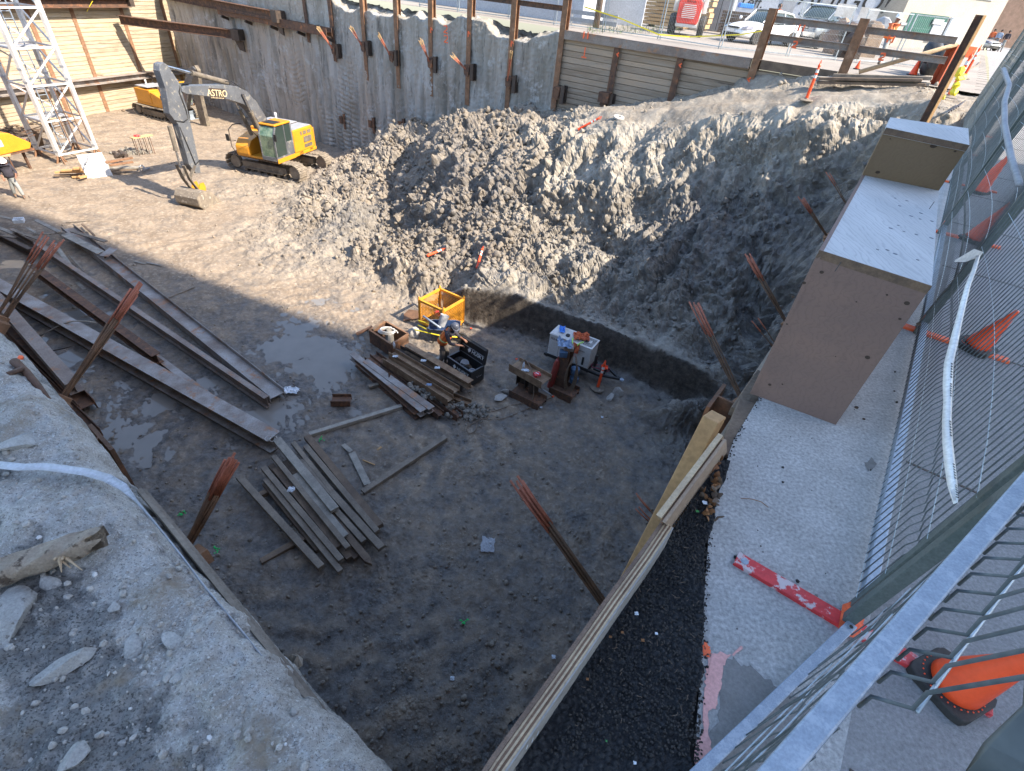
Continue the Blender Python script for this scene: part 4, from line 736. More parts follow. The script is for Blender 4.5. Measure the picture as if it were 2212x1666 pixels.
bundle(P(1608, 875, -2.0), P(1499, 650, -1.3), 'strand bundle just below the lower front corner of the plywood box', 6)
bundle(P(1700, 700, -2.0), P(1613, 548, -1.25), 'strand bundle leaning left of the plywood box halfway up the clay slope', 6)
bundle(P(1788, 512, -2.0), P(1729, 427, -1.3), 'short strand bundle with pale red tips left of the white box top', 5)
bundle(P(1828, 440, -2.1), P(1786, 372, -1.5), 'thin dark strand pair highest up beside the plywood box', 3, plate=False)
bundle(P(1668, 742, -2.0), P(1627, 692, -1.75), 'small pair of thin rods low behind the box edge', 3, .007, .06, plate=False)
bundle(P(1432, 1145, -2.1), P(1370, 1076, -1.9), 'four thin dark rods fanning out below the short plywood board', 4, .006, .06, plate=False)
mb = MB(); q = P(435, 1240, -1.7); mb.bar(P(405, 1205, -1.9), P(440, 1262, -1.75), .14, .02, (0.3, .5, .6)); mb.bar(P(412, 1200, -2.0), P(432, 1215, -1.85), .16, .1); o = obj('anchor_seat', mb, M['rustlight']); tag(o, 'orange rusty wedge plate under the strand bundle beside the ledge', 'steel plate')
def longbeam(a, b, zc, d, fw, flat, m, label, name='steel_beam', part=None, grp='long steel beams lying on the pit floor', zc2=None, tf=.022):
    A = P(a[0], a[1], zc); B = P(b[0], b[1], zc if zc2 is None else zc2); X = (B-A).normalized(); mb = MB()
    up = Vector((0, 0, 1)).cross(X) if flat else Vector((0, 0, 1)); mb.hbeam(A, B, d, fw, tf, .016, up)
    o = obj(name, mb, M[m], bevel=.004); tag(o, label, 'steel beam', grp); return A, B, o
longbeam(K5(455, 215), K5(1848, 1330), FL+.19, .46, .30, True, 'beamgrey', 'widest beam lying flat with its grey web up like a trough, ending by the puddle')
longbeam(K5(250, 335), K5(1785, 1372), FL+.24, .36, .16, False, 'beam', 'narrow flanged beam running close along the trough-like beam to its near end')
longbeam(K5(228, 482), K5(1052, 1085), FL+.42, .32, .26, False, 'rust', 'reddish rusty beam lying on top of others with its end over the small plate beam')
longbeam(K5(-170, 520), K5(1835, 1640), FL+.30, .44, .42, False, 'beamgrey', 'longest grey wide-flange beam with white chalk marks at its near end')
longbeam(K5(1040, 1075), K5(1400, 1345), FL+.12, .16, .2, False, 'beamgrey', 'short grey beam slipping under the end of the reddish beam')
longbeam(K5(-60, 640), K5(500, 1275), FL+.62, .36, .32, False, 'beam', 'brown beam resting highest, crossing behind the near strand bundle')
longbeam(K5(-30, 770), K5(588, 1400), FL+.22, .36, .34, True, 'rust', 'brown trough-like beam below the highest beam, beside the ledge')
longbeam(K5(60, 1020), K5(625, 1590), FL+.2, .34, .3, True, 'rust', 'rusty beam half hidden under the broken ledge, ending by a puddle')
longbeam(K5(-60, 240), K5(212, 372), FL+.2, .28, .16, False, 'beamdark', 'dark short beam at the far left among scattered boards')
longbeam(K5(85, 235), K5(330, 365), FL+.2, .26, .14, False, 'beam', 'thin beam under loose boards near the far left heap')
mb = MB(); q = P(*K5(1790, 1612), FL+.53)
for k in range(2): mb.tube([q+Vector((.10*math.cos(a)*.8+.12*k, .10*math.sin(a), .0)) for a in np.linspace(.3, 5.4, 12)], .006, 4)
obj('chalk_mark', mb, M['white'], [o for o in COL.objects if o.get('label', '').startswith('longest grey')][0])
def board(a, b, z, w, h, m, label, cat='board', name='loose_board', zb=None, grp=None, off=0):
    A = P(a[0], a[1], z); B = P(b[0], b[1], z if zb is None else zb); mb = MB(); mb.bar(A, B, w, h); o = obj(name, mb, M[m], bevel=min(.006, h*.25)); tag(o, label, cat, grp or 'loose boards on the pit floor'); return o
heap = [((238, 158), (395, 238), .55, .16, .04, 'plank3', 'pale board uppermost at the back of the left heap'), ((85, 225), (305, 303), .5, .15, .04, 'plank', 'grey board running beside the pale upper board'),
        ((425, 250), (672, 376), .42, .30, .03, 'plank3', 'wide pale board lying over the trough beam'), ((478, 232), (706, 302), .45, .17, .04, 'plank', 'grey board behind the wide pale board'),
        ((362, 315), (490, 492), .3, .14, .03, 'plank3', 'pale board lying steeply between two long beams'), ((470, 400), (560, 498), .2, .08, .03, 'plank', 'narrow stick beside the steep pale board'),
        ((150, 262), (430, 240), .5, .12, .03, 'plank', 'thin board lying across the left heap'), ((548, 185), (630, 262), .2, .08, .04, 'plank2', 'dark splinter at the far end of the trough beam'),
        ((1108, 680), (1300, 604), .05, .05, .03, 'plank', 'thin lath lying alone between beams and track prints'), ((-30, 200), (90, 250), .4, .16, .04, 'plank3', 'board cut off by the left edge of the photo'),
        ((-20, 128), (110, 160), .35, .13, .03, 'plank3', 'pale lath pointing at the small white package'), ((515, 575), (565, 622), .05, .12, .03, 'plank3', 'small pale offcut between the beams'),
        ((600, 160), (440, 172), .05, .06, .03, 'plank', 'short lath in the shadow edge by the beams'), ((890, 432), (970, 452), .05, .06, .02, 'plank3', 'broken splinter right of the trough beam'), ((975, 440), (1072, 462), .05, .07, .02, 'plank3', 'second broken splinter further right of the trough beam'),
        ((180, 210), (240, 245), .6, .1, .03, 'plank3', 'tiny board on top of the left heap'), ((20, 262), (100, 275), .35, .14, .03, 'plank', 'board lying low under the left heap')]
for a, b, z, w_, h_, m_, lb in heap: board(K5(*a), K5(*b), FL+z, w_, h_, m_, lb)
mb = MB(); q0, q1 = P(*K5(690, 400), FL+.38), P(*K5(760, 345), FL+.46); mb.bar(q0, q1, .34, .02); mb.bar(q0+Vector((0, 0, -.05)), q1+Vector((0, 0, -.05)), .02, .1); o = obj('steel_offcut', mb, M['beamgrey']); tag(o, 'short grey steel offcut tilted over the trough beam', 'steel offcut')
mb = MB(); q = P(*K5(125, 160), FL+.5); mb.box(q, (.34, .26, .14), Euler((.1, 0, .5)).to_matrix()); [mb.bar(q+Vector((-.12+.06*k, -.1, .075)), q+Vector((-.12+.06*k, .1, .075)), .02, .004, mi=1) for k in range(5)]; o = obj('package', mb, [M['paper'], M['ink']], bevel=.01); tag(o, 'small white package with dark stripes on the left heap', 'package')
mb = MB(); mb.tube([P(*K5(x, y), FL+z) for x, y, z in ((250, 940, .1), (330, 895, .25), (420, 850, .5), (490, 832, .62), (570, 832, .6), (640, 842, .5))], .02, 6); o = obj('bent_rod', mb, M['plank3'], smooth=True); tag(o, 'pale bent rod arching between the reddish beam and the grey beam', 'rod')
mb = MB(); mb.tube([P(*K5(x, y), FL+z) for x, y, z in ((350, 1030, .05), (420, 1015, .2), (500, 992, .3))], .015, 6); o = obj('short_rod', mb, M['beamdark'], smooth=True); tag(o, 'short dark rod over the puddle by the beams', 'rod')
def crumple(c, s, m, label, cat='rubbish', name='crumpled_paper', n=9, flat=.35, grp=None):
    rows = []
    for i in range(n):
        r = []
        for j in range(n): r.append(Vector((c[0]+s[0]*(i/(n-1)-.5)+rng.normal()*s[0]*.04, c[1]+s[1]*(j/(n-1)-.5)+rng.normal()*s[1]*.04, c[2]+.01+abs(rng.normal())*flat*min(s)*.5)))
        rows.append(r)
    mb = MB(); mb.sheet(rows, min(s)*.01+.001); o = obj(name, mb, M[m]); tag(o, label, cat, grp); return o
q = P(*K5(1940, 1298), FL+.03); crumple(q, (.42, .26), 'paper', 'crumpled white sheet at the end of the trough beam')
tim = [((800, 200), (1200, 685), .44, .20, .09, 'plank3', 'pale grey timber lying on the very top of the pile', 0), ((1008, 182), (1510, 800), .22, .17, .13, 'plank2', 'dark brown timber, rightmost of the pile', 0),
       ((1000, 250), (1492, 840), .30, .13, .12, 'plank', 'brown timber with a chamfered ridge next to the rightmost one', 0), ((912, 225), (1180, 560), .30, .11, .10, 'plank', 'grey timber whose split far end sticks out second from right', 0), ((975, 345), (1522, 950), .28, .16, .11, 'plank', 'long timber with a split near end reaching furthest right', 0),
       ((1205, 690), (1400, 905), .26, .13, .10, 'plank', 'timber end showing just under the pale top timber', 0), ((778, 318), (1292, 950), .36, .12, .10, 'plank', 'ochre-edged timber lying on the middle of the pile', 0), ((925, 440), (1272, 868), .36, .16, .06, 'plank3', 'short grey plank lying left of the pale top timber', 0),
       ((860, 352), (1425, 1030), .22, .15, .10, 'plank2', 'timber with a pointed near end', 1), ((790, 400), (1232, 940), .24, .17, .09, 'plank2', 'wide brown plank sunk between two edges in the left half', 0), ((708, 395), (1245, 1035), .30, .13, .11, 'plank', 'timber with a rounded near end at the left of the pile', 0),
       ((722, 478), (1240, 1112), .24, .12, .11, 'plank', 'lowest reaching timber at the left of the pile', 0), ((716, 505), (1085, 965), .12, .12, .11, 'plank2', 'dark timber hidden low at the left side of the pile', 0), ((760, 380), (1300, 1020), .12, .14, .10, 'plank2', 'timber buried under the left half of the pile', 0), ((1100, 780), (1350, 1018), .11, .12, .1, 'plank2', 'dark timber stub low at the near end of the pile', 0),
       ((538, 456), (1108, 1083), .24, .15, .12, 'plank', 'single timber lying apart on the left of the pile', 0)]
for a, b, z, w_, h_, m_, lb, pt in tim:
    A = P(*KT(*a), FL+z); B = P(*KT(*b), FL+z-.015); mb = MB()
    if pt: X = (B-A).normalized(); mb.bar(A, B, w_, h_); Y = Vector((0, 0, 1)).cross(X).normalized(); mb.prism([(0, -w_/2), (.16, 0), (0, w_/2)], B, X, Y, h_)
    else: mb.bar(A, B, w_, h_)
    o = obj('timber', mb, M[m_], bevel=.008); tag(o, lb, 'timber', 'timbers stacked on two sleepers')
for a, b, lb in (((690, 1045), (1150, 790), 'near sleeper under the timber pile sticking out to the left'), ((672, 590), (1060, 400), 'far sleeper under the timber pile')):
    mb = MB(); mb.bar(P(*KT(*a), FL+.06), P(*KT(*b), FL+.06), .14, .11); o = obj('timber', mb, M['plank2'], bevel=.008); tag(o, lb, 'timber', 'sleepers under the timber pile')
for a, b, z, w_, h_, m_, lb in (((1022, 168), (1660, -28), .07, .13, .11, 'plank3', 'grey timber lying alone between timber pile and steel stack'), ((1390, 565), (1962, 185), .08, .15, .11, 'plank', 'loose timber pointing up to the right of the pile'),
                                ((1315, 290), (1425, 510), .05, .17, .03, 'plank3', 'pale broken plank beside the loose timber'), ((1255, 235), (1312, 285), .07, .12, .03, 'plank3', 'splintered tip broken off the pale plank'),
                                ((1490, 272), (1520, 250), .02, .06, .02, 'newwood', 'small fresh wood chip by the loose timber'), ((1390, 340), (1475, 374), .02, .03, .02, 'newwood', 'thin fresh splinter by the broken plank')):
    board(KT(*a), KT(*b), FL+z, w_, h_, m_, lb)
q = P(*KT(900, 548), FL+.5); crumple(q, (.14, .14), 'paper', 'small crumpled foil on the timber pile')
q = P(*K3(262, 672), FL+.03); crumple(q, (.30, .38), 'grey', 'flattened clear plastic sheet on the dark pit floor', name='plastic_sheet', flat=.1)
for k, (px, py) in enumerate(((KT(150, 708)), (KT(382, 960)), (KT(1100, 195)), (KT(2080, 1455)))):
    q = P(px, py, FL+.02); mb = MB()
    for _ in range(9): mb.clod(q+Vector((rng.normal()*.05, rng.normal()*.05, .015)), .018, 1, .3)
    M.setdefault('greenpaint', mat('green_spray_paint', (.02, .5, .12), .6)); o = obj('green_marking', mb, M['greenpaint']); tag(o, ('green paint blot left of the near strand bundle', 'bigger green blot between strand bundle and timber pile', 'faint green blot by the lone grey timber', 'green blot on the dark ground below the pile')[k], 'paint mark', 'green paint marks on the mud')
def mid(a, b, z, d, fw, flat, m, lb, zb=None): return longbeam(K6(*a), K6(*b), FL+z, d, fw, flat, m, lb, grp='steel beams stacked in the middle of the pit', zc2=None if zb is None else FL+zb, tf=.018)
mid((622, 580), (1090, 855), .46, .26, .24, False, 'beamtan', 'tan beam on the right of the stack beside the toolbox')
mid((560, 598), (1045, 872), .30, .24, .24, True, 'beamdark', 'dark open beam with its web sunk between the tan ones')
mid((515, 625), (985, 905), .50, .28, .26, True, 'beamtan', 'tan trough beam lying highest in the stack')
mid((470, 672), (940, 970), .40, .26, .26, True, 'beamtan', 'tan trough beam second from the highest')
mid((700, 850), (1080, 1000), .14, .24, .24, True, 'beamtan', 'rusty beam in the bottom layer under the near end')
mid((380, 640), (1010, 1085), .13, .26, .24, True, 'rust', 'rusty beam in the bottom layer reaching furthest towards the viewer')
mid((340, 660), (870, 1075), .16, .24, .2, True, 'rust', 'brown beam between grey and tan ones covered with rubble')
mid((225, 640), (745, 1060), .30, .20, .22, False, 'beamgrey', 'grey dusty beam leftmost in the stack')
mid((320, 690), (805, 1040), .33, .18, .22, False, 'beamgrey', 'grey dusty beam second from the left')
mid((260, 690), (700, 1080), .12, .2, .2, False, 'rust', 'rusty beam carrying the leftmost grey beam')
longbeam(K6(75, 965), K6(215, 965), FL+.12, .34, .2, True, 'rust', 'short offcut of beam at the puddle edge', grp='')
mb = MB(); a = P(*K6(345, 870), FL+.06); b = P(*K6(420, 850), FL+.06); mb.bar(a, b, .12, .09); o = obj('wood_block', mb, M['plank'], bevel=.008); tag(o, 'small wood block under the grey beams', 'wood block')
mb = MB(); mb.prism([(0, 0), (.22, 0), (0, .2)], P(*K6(492, 800), FL+.45), (0, 1, 0), (0, 0, 1), .02); o = obj('steel_gusset', mb, M['rust']); tag(o, 'small triangular steel plate on the grey beams', 'steel plate')
mb = MB()
for k in range(150):
    t = rng.random(); c = P(*K6(660+t*420+rng.normal()*22, 860+t*190+rng.normal()*16), FL+.30-.22*t+rng.uniform(0, .1)); mb.clod(c, .03+.06*rng.random()**2, 2, .2, (1, 1, .8))
for k in range(160): c = P(*K6(1090+rng.normal()*75, 1050+rng.normal()*35), FL+.02+abs(rng.normal())*.07); mb.clod(c, .025+.06*rng.random()**2, 2, .2, (1, 1, .8))
o = obj('rubble_heap', mb, M['clay']); tag(o, 'grey broken rubble spilled over the near ends of the steel stack', 'rubble', kind='stuff')
for k, (px, py) in enumerate((K6(540, 650), K6(745, 680), K6(845, 733), K6(785, 855), K6(532, 585))):
    q = P(px, py, FL+.62)
    if k == 4: mb = MB(); mb.lathe([(.035, 0), (.035, .16), (.015, .2), (.015, .23)], 10, q); o = obj('water_bottle', mb, M['paper'], smooth=True); tag(o, 'clear bottle standing at the far end of the steel stack', 'bottle')
    else: crumple(q, (.16, .1), ('paper', 'paper', 'paper', 'cloth_blue')[k], ('white rag at the far end of the second trough beam', 'small blue and white bottle wrap on the tan beam', 'white wrapper on the right tan beam', 'blue rag lying among the rubble')[k])
def skip():
    c = [P(*K6(*q), FL+.52) for q in ((348, 455), (470, 395), (632, 485), (512, 562))]; cen = sum(c, Vector())/4; t = thing('rusty_skip', 'open rusty steel box holding white hoses', 'steel box', onU(cen, FL)); mb = MB()
    for k in range(4): a, b = c[k], c[(k+1) % 4]; mb.bar(onU(a, FL+.28), onU(b, FL+.28), .03, .5)
    mb.add([onU(q, FL+.05) for q in c], [[0, 1, 2, 3]]); obj('body', mb, M['rust'], t); mb = MB()
    for k in range(4): a, b = c[k], c[(k+1) % 4]; mb.bar(onU(a, FL+.53), onU(b, FL+.53), .06, .04)
    obj('rim', mb, M['rustlight'], t)
    mb = MB(); mb.clod(cen-Vector((0, 0, .3)), .42, 2, .15, (1.1, .9, .35)); o = obj('dirt_fill', mb, M['clay']); tag(o, 'brown dirt lying in the rusty box', 'dirt', kind=None)
    mb = MB()
    for k in range(4):
        pts = [cen+Vector((.32*math.cos(a+k*.4)*(1-.08*k)-.02, .16*math.sin(a+k*.4), .02+.03*k)) for a in np.linspace(0, 5.2, 20)]; mb.tube(pts, .02, 6)
    o = obj('white_hose', mb, M['white'], smooth=True); tag(o, 'coil of white hose inside the rusty box', 'hose')
    mb = MB(); mb.bar(c[0]+Vector((.1, .05, 0)), c[1]+Vector((-.1, .02, .04)), .1, .05); o = obj('wood_offcut', mb, M['plank2']); tag(o, 'brown offcut lying across the rusty box', 'wood offcut')
skip()
mb = MB(); mb.bar(P(*K6(255, 485), FL+.1), P(*K6(372, 430), FL+.25), .1, .06); o = obj('steel_plate', mb, M['rust']); tag(o, 'rusty bar leaning by the left corner of the rusty box', 'steel bar')
mb = MB(); mb.prism([(0, 0), (.8, 0), (.75, .3), (.2, .5), (0, .3)], P(*K6(600, 385), FL+.05), (.9, .3, .1), (-.2, .9, .3), .03); o = obj('rusty_plate', mb, M['rustlight']); tag(o, 'curved rusty plate lying left of the yellow basket', 'steel plate')
mb = MB(); mb.clod(P(*K6(678, 475), FL+.12), .2, 2, .15, (1.2, 1, .8)); o = obj('boulder', mb, M['stone']); tag(o, 'grey boulder between rusty box and wheelbarrow', 'boulder')
def basket():
    top = [P(*K6(*q), FL+1.05) for q in ((716, 222), (862, 150), (1036, 226), (895, 315))]; cen = sum(top, Vector())/4; ex = ((top[1]-top[0])+(top[2]-top[3])); ey = ((top[3]-top[0])+(top[2]-top[1])); L = ex.length/2; Wd = ey.length/2; X = ex.normalized(); Y = Vector((0, 0, 1)).cross(X).normalized()
    if Y.dot(ey) < 0: Y = -Y
    L = Wd = (L+Wd)/2*1.0; t = thing('mesh_basket', 'yellow steel mesh lifting basket holding cables and scrap', 'basket', onU(cen, FL)); H = 1.05
    cr = [onU(cen, 0)+X*a*L/2+Y*b*Wd/2 for a, b in ((-1, -1), (1, -1), (1, 1), (-1, 1))]; mb = MB()
    for c in cr: mb.bar(onU(c, FL+.12), onU(c, FL+H), .07, .07, (1, 0, 0)); mb.lathe([(.02, 0), (.045, .04), (.02, .1)], 8, onU(c, FL+H))
    for z in (FL+.14, FL+H-.03): [mb.bar(onU(cr[k], z), onU(cr[(k+1) % 4], z), .07, .07) for k in range(4)]
    obj('frame', mb, M['crate'], t); mb = MB()
    for s in (-.35, .35): mb.bar(onU(cen, FL+.05)+X*s*L-Y*Wd*.5, onU(cen, FL+.05)+X*s*L+Y*Wd*.5, .12, .1)
    obj('fork_runner', mb, M['crate'], t)
    for k in range(4):
        a, b = cr[k], cr[(k+1) % 4]; mb = MB(); n = 16
        for i in range(1, n): f = i/n; p = a.lerp(b, f); mb.bar(onU(p, FL+.16), onU(p, FL+H-.04), .010, .010, (1, 0, 0))
        for i in range(1, 14): z = FL+.16+(H-.2)*i/14; mb.bar(onU(a, z), onU(b, z), .010, .010)
        obj('mesh_panel', mb, M['crate'], t)
    mb = MB(); mb.add([onU(c, FL+.13) for c in cr], [[0, 1, 2, 3]]); obj('floor_plate', mb, M['rust'], t)
    mb = MB()
    for k in range(12): a = onU(cen, FL+.2)+Vector((rng.normal()*.15, rng.normal()*.15, .0)); b = a+Vector((rng.normal()*.25, rng.normal()*.25, .55)); mb.tube([a, a.lerp(b, .5)+Vector((.05, .02, 0)), b], .012, 5)
    o = obj('wire_tangle', mb, M['hose']); tag(o, 'tangle of thin rods inside the yellow basket', 'rods')
    mb = MB(); mb.clod(onU(cen, FL+.62)-X*.32+Y*.05, .12, 2, .1, (1, .8, 1.1)); o = obj('red_ball', mb, M['redpaint'], smooth=True); tag(o, 'red bag hanging inside the yellow basket', 'bag')
    mb = MB(); mb.clod(onU(cen, FL+.3), .38, 2, .2, (1, 1, .5)); o = obj('scrap_heap', mb, M['rust']); tag(o, 'brown scrap heaped at the bottom of the yellow basket', 'scrap')
basket()
def barrow():
    c = P(*K6(895, 470), FL+.35); t = thing('wheelbarrow', 'blue wheelbarrow with yellow handles behind the worker', 'wheelbarrow', onU(c, FL)); X = (P(*K6(990, 450), FL+.5)-P(*K6(800, 430), FL+.5)); X.z = 0; X.normalize(); Y = Vector((0, 0, 1)).cross(X); mb = MB(); rows = []
    for f, w_, z in ((-.55, .24, .62), (-.42, .32, .60), (.35, .34, .66), (.52, .26, .68)):
        ro = []
        for s, dz in ((-1, 0), (-.72, -.26), (0, -.3), (.72, -.26), (1, 0)): k = .62 if abs(f) > .5 else 1; ro.append(c*1+X*f+Y*w_*s+Vector((0, 0, z-.35+dz*k)))
        rows.append(ro)
    mb.sheet(rows, .012); obj('tray', mb, mat('blue_tray_paint', (.03, .06, .14), .3, 0, (.02, .04, .1), 4), t, smooth=False)
    mb = MB(); per = rows[0]+[r[-1] for r in rows[1:]]+rows[-1][::-1][1:]+[r[0] for r in rows[::-1][1:]]; mb.tube(per+[per[0]], .014, 6, cap=False); obj('tray_rim', mb, M['chrome'], t)
    for s in (-1, 1): mb = MB(); mb.tube([onU(c, FL+.25)+X*.6+Y*s*.05, onU(c, FL+.34)+Y*s*.24, onU(c, FL+.52)-X*.95+Y*s*.30], .022, 6); obj('handle', mb, M['yellowtape'], t, smooth=True); mb = MB(); mb.bar(onU(c, FL+.36)-X*.3+Y*s*.24, onU(c, FL+.03)-X*.35+Y*s*.24, .04, .04); obj('leg', mb, M['black'], t)
    mb = MB(); mb.lathe([(.05, -.04), (.19, -.045), (.2, 0), (.19, .045), (.05, .04)], 18, onU(c, FL+.2)+X*.62, Y); obj('wheel', mb, M['rubber'], t, smooth=False)
    mb = MB(); q = c+Vector((0, 0, .25))-X*.1; ax = Vector((.25, .3, .85)).normalized(); mb.lathe([(.12, 0), (.15, .38), (.155, .40), (.155, .38), (.135, .37), (.11, .02)], 18, q-Y*.02, ax); o = obj('plastic_bucket', mb, M['grey'], smooth=False); tag(o, 'dusty grey bucket tipped in the wheelbarrow', 'bucket')
    mb = MB(); mb.tube([P(*K6(742, 352), FL+.95), P(*K6(870, 440), FL+.8)], .035, 10); o = obj('pipe', mb, M['galv'], smooth=True); tag(o, 'pale grey pipe lying on the wheelbarrow behind the worker', 'pipe')
    mb = MB(); mb.tube([P(*K6(705, 418), FL+.35), P(*K6(850, 492), FL+.35)], .022, 8); o = obj('shovel_handle', mb, M['yellowtape'], smooth=True); tag(o, 'thin yellow pole left of the wheelbarrow', 'pole')
barrow()
def jobbox():
    rim = [P(*K6(*q), FL+.62) for q in ((922, 650), (1092, 765), (1200, 700), (1005, 605))]; a, b, c_, d = rim; X = (b-a); X.z = 0; L = X.length; X.normalize(); Y = Vector((0, 0, 1)).cross(X); Wd = abs((d-a).dot(Y))*.9+.05; Wd = max(.55, min(.68, Wd)); cen = a+X*L/2+Y*Wd/2; t = thing('job_box', 'black steel toolbox with open lid and white lettering', 'toolbox', onU(cen, FL), 0)
    z0, z1 = FL+.1, FL+.62; A = onU(a, 0); mb = MB()
    def w(p, q): mb.bar(onU(p, (z0+z1)/2), onU(q, (z0+z1)/2), .02, z1-z0)
    p0, p1, p2, p3 = A, A+X*L, A+X*L+Y*Wd, A+Y*Wd
    for p, q in ((p0, p1), (p1, p2), (p2, p3), (p3, p0)): w(p, q)
    mb.box(onU(cen, z0+.01), (L, Wd, .02), Matrix((X, Y, Vector((0, 0, 1)))).transposed()); obj('body', mb, M['black'], t)
    mb = MB()
    for p, q in ((p0, p1), (p1, p2), (p2, p3), (p3, p0)): mb.bar(onU(p, z1+.012), onU(q, z1+.012), .045, .02)
    obj('rim', mb, mat('scuffed_black_edge', (.13, .14, .15), .4, .3), t)
    tilt = Vector((0, 0, 1))*math.cos(.18)+Y*math.sin(.18); mb = MB(); base = onU(p3, z1)+Y*.02; mb.bar(base+tilt*.27, base+X*L+tilt*.27, .05, .54, up=tilt); mb.bar(base+tilt*.52-Y*.05, base+X*L+tilt*.52-Y*.05, .12, .04, up=tilt)
    for s in (0, L): mb.bar(base+X*s+tilt*.02-Y*.04, base+X*s+tilt*.52-Y*.04, .03, .11, up=Y)
    obj('lid', mb, M['black'], t)
    mb = MB(); mb.bar(base+tilt*.28-Y*.028, base+X*L+tilt*.28-Y*.028, .01, .02, up=tilt); obj('lid_rib', mb, M['rim'] if 'rim' in M else M['grey'], t)
    mb = MB(); letters(mb, '\u2666HUSKY', .17, onU(p0, z0+.33)+X*L*.55-Y*.014, X, (0, 0, 1), .003, shear=.15); letters(mb, '\u2666HUSKY', .17, base+X*L*.58+tilt*.19-Y*.03, X, tilt, .003, shear=.15); obj('lettering', mb, M['inkwhite'], t)
    for s in (.18, .82): mb = MB(); mb.bar(onU(p0, z0-.05)+X*L*s, onU(p3, z0-.05)+X*L*s, .1, .1); obj('skid', mb, M['black'], t)
    for s in (0, 1): mb = MB(); q = onU((p0+p3)/2, z0+.3)+X*(L+.02 if s else -.02); mb.tube([q-Y*.1, q-Y*.1+X*(.06 if s else -.06), q+Y*.1+X*(.06 if s else -.06), q+Y*.1], .012, 6); obj('handle', mb, M['chrome'], t)
    for k, (fx, fy, r, m_, nm, lb) in enumerate(((.82, .4, .15, 'palewall', 'metal_pail', 'pale metal pail inside the black toolbox'), (.62, .45, .13, 'plank2', 'brown_pot', 'brown round pot inside the black toolbox'), (.42, .55, .14, 'grey', 'grinder_disc', 'grey disc leaning inside the black toolbox'))):
        q = onU(p0, z0+.28+.05*k)+X*L*fx+Y*Wd*fy; mb = MB(); ax = (X*.6-Y*.5+Vector((0, 0, .6))); mb.lathe([(r*.85, -.13), (r, .1), (r*.9, .12), (r*.85, .08)] if k < 2 else [(r, -.02), (r, .02)], 16, q, ax); o = obj(nm, mb, M[m_]); tag(o, lb, ('pail', 'pot', 'disc')[k])
    mb = MB(); mb.clod(onU(cen, z0+.12), .3, 2, .2, (1.6, .8, .4), 0); mb.clod(onU(p0, z0+.3)+X*L*.22+Y*Wd*.5, .2, 2, .2, (1, 1, .8)); o = obj('tool_heap', mb, M['black']); tag(o, 'dark jumble of tools at the far end of the toolbox', 'tools')
    return cen, X, Y, L, Wd
JB = jobbox()
mb = MB(); mb.bar(P(*K6(810, 680), FL+.04), P(*K6(890, 640), FL+.04), .14, .03); o = obj('wood_board', mb, M['plank3']); tag(o, 'pale board on the mud between toolbox and steel stack', 'board')
